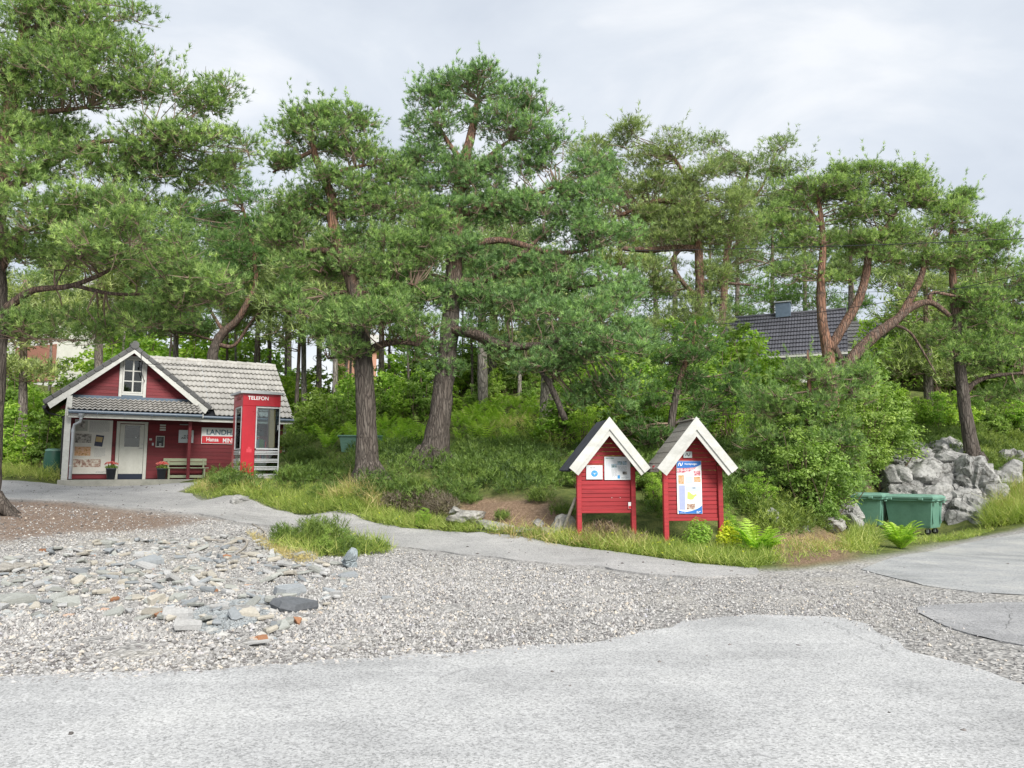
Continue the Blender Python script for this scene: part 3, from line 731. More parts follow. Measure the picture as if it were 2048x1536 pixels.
part('rainwater_pipe', lambda m: (m.lathe([(.10, 2.24), (.09, 2.18), (.05, 2.1), (.05, 2.05)], 10, .42, -1.55), m.tube([[.42, -1.55, 2.08], [.40, -1.5, 1.96], [.24, -1.35, 1.86], [.21, -1.31, 1.72]], .048, 8), m.tube([[.21, -1.31, 1.76], [.21, -1.31, 0.03]], .052, 10),
     m.lathe([(.06, 1.70), (.06, 1.60)], 10, .21, -1.31)), STEEL)
part('pipe_clamp', lambda m: m.lathe([(.0, .50), (.062, .50), (.062, .46), (0, .46)], 10, .21, -1.31), WHITE)
# door
door = part('door', lambda m: (m.box(1.71, 2.50, -.02, .03, 1.96, 2.0), m.box(1.71, 1.86, -.02, .03, .20, 1.96), m.box(2.36, 2.50, -.02, .03, .20, 1.96), m.box(1.86, 2.36, -.02, .03, .20, 1.18)), DOORW)
part('door_pane', lambda m: m.box(1.86, 2.36, -.006, .002, 1.18, 1.96), GLASS, door)
part('door_dark_backing', lambda m: m.box(1.87, 2.35, .06, .10, 1.18, 1.96), INSIDE, door)  # shallow panel, the shop's inner gloom is in its colour
part('counter', lambda m: (m.box(1.88, 2.35, .03, .05, 1.2, 1.50), m.box(1.88, 2.35, .03, .05, 1.80, 1.83)), flat('dim_counter', (.09, .08, .065)), door)
part('ceiling_light', lambda m: m.lathe([(0, 1.50), (.03, 1.515), (.035, 1.54), (0, 1.56)], 10, 2.24, .02), INKW, door)
part('kick_plate', lambda m: m.bevbox(1.71, 2.50, -.03, .03, .01, .195, .004), flat('navy_plate', (0.012, 0.02, 0.045)), door)
part('door_handle', lambda m: (m.tube([[2.46, -.06, 1.14], [2.34, -.06, 1.14]], .012, 6), m.box(2.44, 2.47, -.06, -.02, 1.12, 1.16)), STEEL, door)
part('lock', lambda m: m.tube([[2.455, -.04, 1.28], [2.455, -.015, 1.28]], .022, 8), STEEL, door)
part('door_frame', lambda m: (m.bevbox(1.59, 1.70, -.05, .03, 0, 2.03, .005), m.bevbox(2.51, 2.62, -.05, .03, 0, 2.03, .005), m.bevbox(1.59, 2.62, -.052, .03, 2.031, 2.10, .005)), DOORW)
# history board left of the door
hb = part('history_board', lambda m: m.box(.26, 1.46, -.045, -.02, .20, 2.12), CREAM)
def sheet(name, u0, u1, z0, z1, mt, parent=hb, y=-.049, rot=0):
    m = MB(); M = None
    if rot:
        c = ((u0 + u1) / 2, (z0 + z1) / 2)
        M = Matrix.Translation((c[0], 0, c[1])) @ Matrix.Rotation(rot, 4, 'Y') @ Matrix.Translation((-c[0], 0, -c[1]))
    m.box(u0, u1, y, y + .003, z0, z1, M)
    return m.build(name, mt, parent)
sheet('portrait_mount', .30, .66, 1.72, 2.10, flat('sage_mount', (0.40, 0.41, 0.36))); sheet('portrait', .37, .58, 1.80, 2.08, PH_BW, y=-.053)
sheet('photograph', .30, .80, 1.30, 1.62, PH_BW); sheet('photograph', .30, .80, .84, 1.16, PH_WARM)
sheet('photograph', .28, 1.14, .44, .72, PH_BW2); sheet('book_cover', .92, 1.18, 1.18, 1.58, flat('navy_print', (0.03, 0.035, 0.075)), rot=.12); sheet('book_title', .94, 1.15, 1.34, 1.52, OCHRE, y=-.054, rot=.12)
def textlines(parent, u0, u1, z1, n, dz, th, mt, y, name='text_line'):
    m = MB()
    for i in range(n):
        x = u0
        while x < u1 - .01:
            w = min(u1 - x, rnd.uniform(.02, .075))
            if i == n - 1 and x > u0 + (u1 - u0) * .6: break
            m.box(x, x + w, y, y + .0025, z1 - i * dz - th, z1 - i * dz); x += w + .012
    return tag(m.build(name, mt, parent), kind='stuff')
textlines(hb, .72, 1.36, 2.08, 13, .032, .012, INKG, -.0485); textlines(hb, .92, 1.26, 1.10, 8, .04, .010, INKG, -.0485)
textlines(hb, .28, .8, .80, 1, .03, .012, INKG, -.0485); textlines(hb, 1.0, 1.36, .28, 2, .03, .012, INKG, -.0485)
# wall fittings right of the door
part('vent', lambda m: [m.box(3.02, 3.22, -.06, -.015, z, z + .055) for z in (1.80, 1.885, 1.97)], WHITE)
part('door_bell', lambda m: m.bevbox(2.68, 2.77, -.05, -.015, 1.43, 1.50, .004), WHITE)
part('key_switch', lambda m: m.bevbox(2.78, 2.84, -.05, -.015, 1.24, 1.34, .004), STEEL)
nb = part('notice_frame', lambda m: m.bevbox(2.90, 3.20, -.05, -.015, 1.18, 1.60, .005), WHITE)
part('notice_sheet', lambda m: m.box(2.93, 3.17, -.055, -.051, 1.215, 1.565), INK, nb); textlines(nb, 2.95, 3.12, 1.53, 4, .035, .010, INKG, -.058); textlines(nb, 3.02, 3.10, 1.32, 3, .035, .012, INKW, -.058)
ap = part('square_sign', lambda m: m.bevbox(3.68, 4.20, -.045, -.02, 1.36, 1.84, .004), flat('pale_blue_sheet', (0.56, 0.60, 0.64)))
lettering('AKTI', ap, 3.76, -.049, 1.51, .30, .065, INK); lettering('SLIK', ap, 3.86, -.049, 1.60, .20, .055, INK)
a = MB(); th = np.linspace(-1.0, 1.7, 10); a.tube(np.stack([4.05 + .085 * np.cos(th), np.full(10, -.049), 1.62 + .085 * np.sin(th)], 1), .010, 5); a.build('ring', INKG, ap)
sg_ = part('shop_sign', lambda m: m.bevbox(4.48, 6.62, -.05, -.02, 1.34, 1.96, .004), INKW)
lettering('LANDHANDEL', sg_, 4.66, -.054, 1.69, 1.80, .20, INKT)
part('sign_band', lambda m: m.box(4.50, 6.60, -.055, -.051, 1.36, 1.635), INKR, sg_)
lettering('Hansa', sg_, 4.66, -.060, 1.43, .44, .15, INKW, rz=0.0); lettering('MINERALVANN', sg_, 5.26, -.060, 1.39, 1.28, .17, INKW)
part('wall_lamp', lambda m: m.bevbox(3.70, 4.0, -.08, -.015, 2.03, 2.06, .004), INKG)

# bench
P = hp(3.92, -0.42)
bench = empty('bench', P, HA, 'pale green wooden bench against the red wall behind the porch post', 'bench')
for z in (.52, .655): part('back_slat', lambda m: m.bevbox(-.74, .76, .20, .235, z, z + .115, .006), BENCHW, bench)
for y in (-.16, -.03, .09): part('seat_slat', lambda m: m.bevbox(-.74, .80, y, y + .11, .40, .435, .006), BENCHW, bench)
for x in (-.60, .62):
    part('leg', lambda m: (m.bevbox(x, x + .06, -.14, -.08, 0, .40, .005), m.bevbox(x, x + .06, .16, .20, 0, .76, .005), m.bevbox(x, x + .06, -.08, .16, .34, .398, .004)), BENCHW, bench)
part('foot_rail', lambda m: m.bevbox(-.56, .62, -.05, .07, .05, .15, .005), BENCHW, bench)
# flower pots
def pot(u, v_, label):
    e = empty('flower_pot', hp(u, v_), HA, label, 'flower pot', 'flower pots on the porch')
    a = MB(); a.lathe([(0, 0), (.125, 0), (.165, .36), (.172, .36), (.172, .40), (.15, .40), (.14, .35), (0, .35)], 20); a.build('pot', POTM, e, True)
    lf = MB(); pe = MB()
    for i in range(120):
        th = rng.uniform(0, 6.28); r = .20 * math.sqrt(rng.uniform(0, 1)); z = .40 + .14 * rng.uniform(.1, 1) * (1.2 - r / .25)
        leafquad(lf, [r * math.cos(th), r * math.sin(th), z], .035, rng.uniform(.2, .8))
    for i in range(85):
        th = rng.uniform(0, 6.28); r = .22 * math.sqrt(rng.uniform(0, 1)); z = .53 + .10 * (1 - (r / .24) ** 2) + rng.uniform(-.02, .02)
        for k in range(3): leafquad(pe, [r * math.cos(th), r * math.sin(th), z], .026, rng.uniform(0, 1))
    lf.build('leaves', LEAFB, e); pe.build('blossom', PETALR, e)
def leafquad(m, p, s, c):
    d = rng.normal(0, 1, 3); d[2] = abs(d[2]) * .6; d /= np.linalg.norm(d)
    a_ = np.cross(d, rng.normal(0, 1, 3)); a_ /= np.linalg.norm(a_); b_ = np.cross(d, a_)
    p = np.array(p)
    m.add([p - a_ * s, p + b_ * s * .6, p + a_ * s, p - b_ * s * .6], np.array([[0, 1, 2, 3]]), c)
pot(1.46, -.62, 'dark pot of red and pink flowers below the history board, left of the door')
pot(3.10, -.62, 'dark pot of red and pink flowers at the left end of the bench')
# green barrel at the left wall
bp = hp(-.34, 1.5); bp[2] = h(bp[0], bp[1])
br = empty('water_barrel', bp, 0, 'dark green plastic barrel standing at the left end wall of the shop', 'barrel')
a = MB(); a.lathe([(0, 0), (.26, 0), (.32, .25), (.33, .5), (.30, .85), (.27, .95)], 18); a.build('barrel', flat('dark_green_plastic', (.02, .09, .06)), br, True)
a = MB(); a.lathe([(.285, .94), (.285, .99), (.2, 1.03), (0, 1.04)], 18); a.build('lid', BINL, br, True)

# ------------------------------------------------------------------ telephone booth
BA = rad(33)
bp = at(480, 957, 22.2); bp[2] = max(bp[2], h(bp[0], bp[1]))
booth = empty('telephone_booth', bp, BA, 'red telephone booth with white TELEFON lettering and silver bars over glass', 'phone booth')
S = 1.04; booth.scale = (1.05, 1.05, 1.04)
def bpart(name, fn, mt, parent=booth): return part(name, fn, mt, parent)
bpart('base', lambda m: m.bevbox(-.02, S + .02, -.02, S + .02, -.3, .05, .01), CONC)
bpart('fascia', lambda m: m.bevbox(0, S, 0, S, 2.02, 2.36, .008), BRED)
bpart('panel', lambda m: m.bevbox(0, .36, 0, .035, .05, 2.02, .006), BRED)
bpart('panel', lambda m: m.bevbox(0, .05, S - .28, S, .05, 2.02, .006), BRED)
bpart('panel', lambda m: m.bevbox(0, .035, .036, .10, .05, 2.02, .004), BRED)
bpart('corner_post', lambda m: m.bevbox(S - .06, S, S - .06, S, .05, 2.02, .005), BRED)
bpart('roof', lambda m: m.prism([(-.09, 2.362), (S + .07, 2.362), (S + .07, 2.42), (S / 2, 2.455), (-.09, 2.42)], -.09, S + .07), flat('pale_grey_roof', (0.45, 0.47, 0.49)))
dr = bpart('door', lambda m: (m.bevbox(.365, .395, -.012, .03, .83, 2.0, .004), m.bevbox(1.005, 1.035, -.012, .03, .05, 2.0, .004), m.bevbox(.395, 1.005, -.012, .03, 1.965, 2.0, .004), m.bevbox(.395, 1.005, -.012, .03, .80, .84, .004)), ALU)
bpart('pane', lambda m: m.box(.395, 1.005, .006, .012, .84, 1.965), BGLASS, dr); bpart('pane', lambda m: m.box(.37, 1.0, .012, .018, .06, .80), BGLASS, dr)
bpart('door_handle', lambda m: m.bevbox(.965, .985, -.035, -.012, 1.36, 1.50, .004), ALU, dr)
for z in (.74, .70, .66, .52, .48, .44, .31, .27, .23, .10, .06): bpart('bar', lambda m: m.bevbox(.362, 1.005, -.022, .004, z, z + .024, .004), ALU, dr)
sd_ = bpart('side_window', lambda m: (m.bevbox(-.012, .03, .10, .125, .80, 2.0, .004), m.bevbox(-.012, .03, S - .31, S - .285, .80, 2.0, .004), m.bevbox(-.012, .03, .125, S - .31, .80, .83, .004), m.bevbox(-.012, .03, .125, S - .31, 1.97, 2.0, .004)), ALU)
bpart('pane', lambda m: m.box(.006, .012, .125, S - .31, .06, 1.97), BGLASS, sd_)
for z in (.74, .70, .66, .52, .48, .44, .31, .27, .23, .10, .06): bpart('bar', lambda m: m.bevbox(-.022, .004, .10, S - .285, z, z + .024, .004), ALU, sd_)
bpart('pane', lambda m: (m.box(.02, S - .02, S - .03, S - .024, .84, 2.02), m.box(S - .03, S - .024, .04, S - .06, .06, 2.02)), BGLASS)
bpart('ceiling', lambda m: m.box(.05, S - .05, .05, S - .05, 2.0, 2.018), INKW)
bpart('shelf_board', lambda m: m.box(.76, .92, .06, .20, .86, 1.95), WOODY)
bpart('telephone', lambda m: (m.bevbox(.42, .66, .20, .38, 1.20, 1.32, .01), m.tube([[.46, .20, 1.34], [.54, .18, 1.37], [.62, .20, 1.34]], .022, 6)), INK)
for z in (.50, .86):
    bpart('shelf', lambda m: m.box(.40, .98, .10, .42, z - .02, z), GREYW)
    for k in range(9):
        x = .42 + k * .031 + rnd.uniform(0, .006); hh = rnd.uniform(.16, .25)
        bpart('book', lambda m: m.box(x, x + .026, .11, .27, z, z + hh), rnd.choice([INKR, INKG, OCHRE, INKW, INKT, POTM, GREENP]))
bpart('cable', lambda m: m.tube([[.5, .40, 1.9], [.58, .38, 1.7], [.48, .37, 1.6], [.62, .38, 1.52], [.5, .38, 1.42], [.6, .4, 1.34]], .009, 5), INK)
lettering('TELEFON', booth, .13, -.004, 2.19, .56, .105, INKW)
lt = lettering('TELEFON', booth, -.004, .72, 2.19, .50, .10, flat('faded_lettering', (0.42, 0.12, 0.12))); lt.rotation_euler = (math.pi / 2, 0, -math.pi / 2)
bpart('sticker', lambda m: (m.box(.14, .28, -.002, -.001, .72, .82), m.box(.18, .24, -.002, -.001, .822, .87)), flat('faded_red_print', (0.55, 0.05, 0.07)))

# ------------------------------------------------------------------ the two notice boards
def kiosk(px, py, Y, rz, w, H_post, zb, label, right):
    base = at(px, py, Y); base[2] = h(base[0], base[1])
    e = empty('notice_board', base, rz, label, 'notice board', 'roofed red notice boards beside the path')
    hw = w / 2; pw = .095; ze = H_post
    for s in (-1, 1):
        part('post', lambda m: m.bevbox(s * hw - pw / 2, s * hw + pw / 2, -.06, .04, -.4, ze, .008), KRED, e)
    bh = .083; z = zb; k = 0; slope = right['slope']; apex = right['apex']; ov = right['over']
    while z < apex - .16:
        half = min(hw - pw / 2, (apex - .10 - z - bh) / slope)
        if half > .04:
            a = MB(); a.bevbox(-half, half, -.012 + rnd.uniform(-.003, .003), .012, z + .003, z + bh - .0035, .004); a.build('board', KRED, e)
        z += bh
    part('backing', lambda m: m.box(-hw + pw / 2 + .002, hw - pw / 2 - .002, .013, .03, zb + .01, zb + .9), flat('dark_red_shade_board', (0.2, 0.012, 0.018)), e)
    part('bottom_rail', lambda m: m.bevbox(-hw + pw / 2, hw - pw / 2, -.03, .035, zb - .055, zb, .005), KRED, e)
    part('collar_beam', lambda m: m.bevbox(-hw - .22, hw + .22, -.02 + .03, .09, ze - .08, ze + .0, .005), KRED, e)
    D0, D1 = -.34, right['depth']
    rw = hw + ov
    rf = part('roof', lambda m: [m.prism([(s * 0, apex), (s * rw, apex - rw * slope), (s * rw, apex - rw * slope - .045), (0, apex - .055)][::(1 if s < 0 else -1)], D0, D1) for s in (-1, 1)], GREYW if right['wood'] else DARK, e)
    L = math.hypot(rw, rw * slope); ang = math.atan(slope)
    for s in (-1, 1):
        M = Matrix.Translation((0, 0, apex)) @ Matrix.Rotation(s * ang, 4, 'Y')
        if right['wood']:
            n = 9
            for i in range(n):
                a = MB(); x0 = s * (i * L / n); x1 = s * ((i + 1) * L / n - .006)
                a.bevbox(min(x0, x1), max(x0, x1), D0 - .0 + rnd.uniform(0, .02), D1 + rnd.uniform(0, .03), .002, .022 + .006 * (i % 2), .003, M); a.build('roof_plank', GREYW, rf)
        else:
            a = MB(); n = 26; x = np.linspace(0, s * (L + .04), 2); y = np.linspace(D0, D1, n * 4 + 1); zz = .02 + .011 * np.cos(np.arange(n * 4 + 1) * math.pi / 2)
            v_ = np.concatenate([np.stack([np.full(len(y), xx), y, zz], 1) for xx in x]); v_ = np.concatenate([v_, v_ - [0, 0, .012]])
            v_ = v_ @ np.array(M)[:3, :3].T + np.array(M)[:3, 3]; k_ = np.arange(len(y) - 1); q = len(y)
            a.add(v_, np.concatenate([np.stack([k_, k_ + 1, q + k_ + 1, q + k_], 1), np.stack([2 * q + k_, 3 * q + k_, 3 * q + k_ + 1, 2 * q + k_ + 1], 1)])); a.build('roof_sheet', DTILEB, rf)
        for (o0, o1, yy, nm) in ((-.02, .135, D0 - .045, 'bargeboard'), (.115, .215, D0 - .018, 'inner_bargeboard')):
            # mitred board down the rake
            q = []
            c_, s_ = math.cos(ang), math.sin(ang)
            def pt_(d, o): return (s * (d * c_ - o * s_ * 1.0), apex + .035 - d * s_ - o * c_)
            top0 = (0.0, apex + .035 - o0 / c_); top1 = (0.0, apex + .035 - o1 / c_)
            q = [top0, pt_(L + .02, o0), pt_(L + .02, o1), top1]
            if s > 0: q = q[::-1]
            a = MB(); a.prism(q, yy, yy + .024); a.build(nm, WHITE, e)
    if right['wood']:
        part('ridge_board', lambda m: m.bevbox(-.07, .07, D0, D1, apex + .012, apex + .038, .004), GREYW, e)
    part('rafter', lambda m: m.bevbox(hw - .01, hw + .05, D0 + .05, D1 - .05, apex - (hw + .05) * slope - .11, apex - (hw + .05) * slope - .05, .004), KRED, e)
    return e
DTILEB = mat('black_corrugated_sheet', (0.035, 0.038, 0.045), (0.02, 0.022, 0.026), 5, 0.4, bmp=0.1)
kl = kiosk(1213, 1078, 15.5, rad(7), 1.10, 1.42, .56, 'red notice board under black corrugated roof with two white notices, left of the pair', dict(slope=1.23, apex=2.33, over=.235, depth=.62, wood=False))
kr = kiosk(1388, 1103, 15.0, rad(4), 1.07, 1.60, .60, 'red notice board under grey plank roof with a tall blue and white poster', dict(slope=1.25, apex=2.46, over=.215, depth=.66, wood=True))
def psheet(par, name, x0, x1, z0, z1, mt, y=-.030, th=.004): return part(name, lambda m: m.box(x0, x1, y - th, y, z0, z1), mt, par)
# left board: square notice with round emblem, and the larger illustrated notice
s1 = psheet(kl, 'notice', -.40, -.07, 1.17, 1.45, PAPER)
a = MB(); th = np.linspace(0, 2 * math.pi, 25)[:-1]; a.prism([(-.235 + .068 * math.cos(q), 1.285 + .063 * math.sin(q)) for q in th], -.038, -.035); a.build('round_emblem', INKSK, s1)
part('wave', lambda m: m.prism([(-.29, 1.30), (-.25, 1.285), (-.235, 1.25), (-.22, 1.285), (-.18, 1.30), (-.22, 1.297), (-.235, 1.29), (-.25, 1.297)], -.041, -.0385), INKS, s1)
textlines(s1, -.32, -.16, 1.405, 1, .03, .014, INKG, -.0362); textlines(s1, -.30, -.15, 1.375, 1, .03, .008, INKS, -.0362)
s2 = psheet(kl, 'notice', -.03, .50, 1.16, 1.62, PAPER, -.030)
textlines(s2, -.005, .30, 1.60, 1, .03, .022, flat('grey_green_print', (0.25, 0.36, 0.33)), -.0362)
psheet(s2, 'photograph', .11, .22, 1.40, 1.475, PH_COOL, -.0345, .002); psheet(s2, 'photograph', .235, .33, 1.455, 1.53, PH_COOL, -.0345, .002); psheet(s2, 'photograph', .34, .425, 1.455, 1.53, PH_COOL, -.0345, .002); psheet(s2, 'photograph', .34, .43, 1.265, 1.325, PH_BW, -.0345, .002)
psheet(s2, 'emblem', .235, .285, 1.185, 1.25, INKSK, -.0345, .002)
textlines(s2, .0, .09, 1.50, 10, .026, .008, INKS, -.0362); textlines(s2, .11, .22, 1.38, 8, .022, .007, INKG, -.0362); textlines(s2, .235, .43, 1.43, 5, .022, .007, INKG, -.0362); textlines(s2, .31, .47, 1.215, 2, .022, .008, INKG, -.0362)
s3 = psheet(kl, 'sticker', .445, .525, .585, .72, INKW, -.034); psheet(s3, 'red_half', .448, .522, .588, .645, INKR, -.0385, .002)
part('staple', lambda m: (m.box(.11, .118, -.028, -.022, .80, .815), m.box(.28, .288, -.028, -.022, .80, .812)), INKW, kl)
# a prop leaning behind the left post
part('brace', lambda m: m.tube([[-.60, .06, .80], [-.76, .30, .30], [-.84, .42, -.05]], .032, 6), GREYW, kl)
# right board: small plate and tall poster
s4 = psheet(kr, 'plate', -.17, .0, 1.75, 1.87, flat('pale_metal_plate', (0.42, 0.47, 0.48)), -.030, .012)
def logo(par, x, z, w, hh, y, mt, name='logo'):
    m = MB()
    for pts in ([(0, .1), (.12, .72), (.3, .98), (.42, .95), (.36, .8), (.28, .7), (.2, .45), (.14, .05)], [(.36, .95), (.5, .9), (.62, .35), (.72, .2), (.6, .02), (.48, .12), (.4, .5)], [(.58, .03), (.76, .1), (.92, .5), (1.0, 1.0), (.86, .95), (.8, .55), (.7, .25)]):
        m.prism([(x + a_ * w, z + b_ * hh) for a_, b_ in pts][::-1], y - .002, y)
    return m.build(name, mt, par)
logo(s4, -.135, 1.775, .10, .07, -.0425, INK)
ps = psheet(kr, 'poster', -.31, .175, .68, 1.69, INKW, -.030)
def strip(name, poly, mt, y=-.0365): return part(name, lambda m: m.prism(poly[::-1], y - .002, y), mt, ps)
strip('blue_band', [(-.305, 1.685), (.17, 1.685), (.17, 1.62), (.10, 1.585), (.02, 1.565), (-.1, 1.555), (-.305, 1.552)][::-1], INKB)
strip('town_picture', [(-.305, 1.55), (-.1, 1.552), (.02, 1.562), (.085, 1.578), (.02, 1.515), (-.08, 1.478), (-.2, 1.462), (-.305, 1.468)][::-1], PH_TOWN)
logo(ps, -.285, 1.59, .10, .07, -.0392, INKW); lettering('Nordsjøvegen', ps, -.15, -.0392, 1.605, .24, .045, INKW, .001)
strip('picture', [(.025, 1.405), (.155, 1.405), (.155, 1.50), (.025, 1.50)], PH_TOWN); strip('picture', [(.025, 1.285), (.155, 1.285), (.155, 1.385), (.025, 1.385)], PH_WARM)
strip('picture', [(-.28, 1.25), (-.165, 1.25), (-.165, 1.415), (-.28, 1.415)], PH_WARM); strip('text_column', [(-.27, .76), (-.155, .76), (-.155, 1.225), (-.27, 1.225)], INKL)
strip('map', [(-.115, .97), (-.06, .95), (.0, .955), (.03, 1.0), (.075, 1.03), (.06, 1.06), (.01, 1.04), (-.03, 1.06), (-.06, 1.09), (-.105, 1.10)], INKY)
strip('picture', [(-.13, .765), (.04, .765), (.04, .875), (-.13, .875)], PH_BW2); strip('pale_text', [(-.14, 1.12), (.15, 1.12), (.15, 1.21), (-.14, 1.21)], INKS); strip('pale_text', [(-.14, 1.27), (-.0, 1.27), (-.0, 1.40), (-.14, 1.40)], INKS)
part('caption', lambda m: m.box(-.01, .05, -.0405, -.0388, 1.165, 1.178), INK, ps)
strip('blue_foot', [(-.285, .685), (.17, .685), (.17, .84), (.12, .80), (.05, .765), (-.04, .735), (-.13, .72), (-.22, .728), (-.295, .75)], INKB)
textlines(ps, .06, .15, .73, 2, .025, .010, INKW, -.0410); textlines(ps, -.27, -.1, .705, 1, .02, .006, INKS, -.0410)

# ------------------------------------------------------------------ bins by the rock
def bin_(px, py, Y, rz, label, sc=1.0):
    b_ = at(px, py, Y); b_[2] = h(b_[0], b_[1]) + .005
    e = empty('wheeled_bin', b_, rz, label, 'waste container', 'green waste containers by the rock')
    e.scale = (sc,) * 3
    # local: x along the long side, y along the short side, nearest corner at 0,0
    def ring(x0, x1, y0, y1, z): return [[x0, y0, z], [x1, y0, z], [x1, y1, z], [x0, y1, z]]
    rings = [ring(.10, 1.16, .06, .72, .19), ring(.09, 1.17, .05, .73, .24), ring(.02, 1.24, .01, .77, .90), ring(-.03, 1.29, -.04, .82, .91), ring(-.03, 1.29, -.04, .82, .97)]
    a = MB(); v_ = np.array(rings).reshape(-1, 3); f = [[0, 3, 2, 1]]
    for i in range(4):
        for k in range(4): f.append([i * 4 + k, i * 4 + (k + 1) % 4, (i + 1) * 4 + (k + 1) % 4, (i + 1) * 4 + k])
    a.add(v_, f)
    for x in (.2, .5, .8, 1.05): a.bevbox(x, x + .03, -.005, .02, .3, .86, .006)
    for y in (.12, .62): a.bevbox(.03, .06, y, y + .04, .3, .86, .006)
    a.build('body', BIN, e)
    a = MB(); rs = [ring(-.05, 1.31, -.06, .84, .975), ring(-.05, 1.31, -.06, .84, 1.02), ring(.02, 1.24, .02, .76, 1.07), ring(.2, 1.06, .15, .63, 1.085)]
    v_ = np.array(rs).reshape(-1, 3); f = [[12, 13, 14, 15]]
    for i in range(3):
        for k in range(4): f.append([i * 4 + k, i * 4 + (k + 1) % 4, (i + 1) * 4 + (k + 1) % 4, (i + 1) * 4 + k])
    a.add(v_, f); ld = a.build('lid', BINL, e)
    for y in (.10, .58): part('handle', lambda m: (m.bevbox(-.12, -.05, y, y + .03, .92, .95, .005), m.bevbox(-.12, -.05, y + .12, y + .15, .92, .95, .005), m.bevbox(-.13, -.10, y, y + .15, .915, .955, .006), m.bevbox(-.1, -.05, y + .02, y + .13, .86, .90, .005)), BINL, e)
    for x in (.2, 1.02): part('hinge', lambda m: m.bevbox(x, x + .12, .80, .87, .93, 1.0, .01), BINL, e)
    for x in (.20, 1.04):
        for y in (.15, .63):
            w = part('wheel', lambda m: m.tube([[x, y - .022, .085], [x, y + .022, .085]], .085, 14), RUB, e)
            part('fork', lambda m: (m.bevbox(x - .03, x + .03, y - .04, y - .026, .06, .19, .003), m.bevbox(x - .03, x + .03, y + .026, y + .04, .06, .19, .003)), STEEL, w)
    return e
LD = math.atan2(.76, -.65)                    # long side runs away to the left: local x = (-.65, .76)
# local y must be the visible short side (.76,.65): mirrored frame, so turn the bin so that its short side faces the road
def bin_world(px, py, Y, label, sc=1.0, yaw=0.0):
    e = bin_(px, py, Y, 0, label, sc)
    e.rotation_euler = (0, 0, rad(131) + yaw)
    return e
def place_bin(px, py, Y, label, yaw=0.0, sc=1.0):
    c = at(px, py, Y); a_ = rad(131) + yaw
    e = bin_world(px, py, Y, label, sc, yaw)
    off = np.array([-math.sin(a_), math.cos(a_), 0]) * .77 * sc
    p = np.array([c[0], c[1], 0]) - off
    e.location = (p[0], p[1], h(c[0], c[1]) + .005)
    return e
place_bin(1868, 1068, 22.6, 'rightmost green waste bin standing clear beside the grey boulders', 0.0, 1.08)
place_bin(1766, 1064, 23.4, 'leftmost green waste bin partly hidden by the fern and rock', .12, 1.08)
place_bin(1812, 1058, 25.0, 'green waste bin standing behind, only its lid showing between the other two', .05)
# flat green lid in the scrub behind the big pine
lp = at(722, 893, 25.5); lp[2] = h(lp[0], lp[1]) + .30
lid = empty('plastic_tub', lp, rad(12), 'flat pale green plastic tub lid showing behind the left big pine trunk', 'tub')
part('tub', lambda m: m.prism([(-.62, -.5), (.62, -.5), (.70, 0), (-.70, 0)], -.3, .3), BIN, lid); part('lid', lambda m: m.bevbox(-.76, .76, -.36, .36, 0, .055, .015), BINL, lid)

# ------------------------------------------------------------------ far houses among the trees
def far_house(name, loc, rz, L, D, wall_h, rise, wm, rm, label, tiles=None, chimney=None, wins=()):
    e = empty(name, loc, rz, label, 'house')
    part('wall', lambda m: (m.box(0, L, 0, D, -3, wall_h), m.prism([(0, wall_h), (D, wall_h), (D / 2, wall_h + rise)], .0, .1, 'x'), m.prism([(0, wall_h), (D, wall_h), (D / 2, wall_h + rise)], L - .1, L, 'x')), wm, e)
    rf = part('roof', lambda m: m.prism([(-.5, wall_h - .1 - rise / D), (D / 2, wall_h + rise), (D + .5, wall_h - .1 - rise / D), (D + .5, wall_h + .05 - rise / D), (D / 2, wall_h + rise + .15), (-.5, wall_h + .05 - rise / D)][::-1], -.4, L + .4, 'x'), rm, e)
    sl = math.atan2(rise + .1 + rise / D, D / 2 + .5); F = roof_frame(-.4, -.52, wall_h + .06 - rise / D, 1, sl); SL = (D / 2 + .5) / math.cos(sl)
    part('eave_board', lambda m: m.bevbox(-.4, L + .4, -.55, -.51, wall_h - .25, wall_h + .0 - rise / D, .01), WHITE, rf)
    if tiles:
        nr, ncol = tiles; tw, tl = (L + .8) / ncol, SL / nr
        tme = tile_mesh('tile', tw + .01, tl + .06, rm, .03 if rm is TILE else .014)
        for r in range(nr):
            for k in range(ncol):
                o = link('tile', tme, rf); o.matrix_local = F @ Matrix.Translation((k * tw, r * tl, .02)) @ Matrix.Rotation(rnd.uniform(-.005, .005), 4, 'Z')
        part('ridge_cap', lambda m: m.tube([[-.42, D / 2, wall_h + rise + .2], [L + .42, D / 2, wall_h + rise + .2]], .12, 8), rm, rf)
    if chimney:
        x, y = chimney; z = wall_h + rise * .7
        part('chimney', lambda m: m.bevbox(x - .42, x + .42, y - .35, y + .35, z, wall_h + rise + .85, .02), BLUEM, rf); part('chimney_cap', lambda m: m.bevbox(x - .48, x + .48, y - .41, y + .41, wall_h + rise + .852, wall_h + rise + .92, .01), STEEL, rf)
    for (x, z, w, hh) in wins:
        f = part('window', lambda m: (m.box(x - .06, x + w + .06, -.04, -.002, z - .06, z), m.box(x - .06, x + w + .06, -.04, -.002, z + hh, z + hh + .06), m.box(x - .06, x, -.04, -.002, z, z + hh), m.box(x + w, x + w + .06, -.04, -.002, z, z + hh), m.box(x + w / 2 - .03, x + w / 2 + .03, -.035, -.002, z, z + hh)), WHITE, e)
        part('pane', lambda m: m.box(x, x + w, -.015, -.01, z, z + hh), GLASS, f)
    return e
p1 = at(1466, 640, 46)                      # ridge, left end
a_ = rad(-24); D = 6.4
ux, uy = np.array([math.cos(a_), math.sin(a_), 0]), np.array([-math.sin(a_), math.cos(a_), 0])
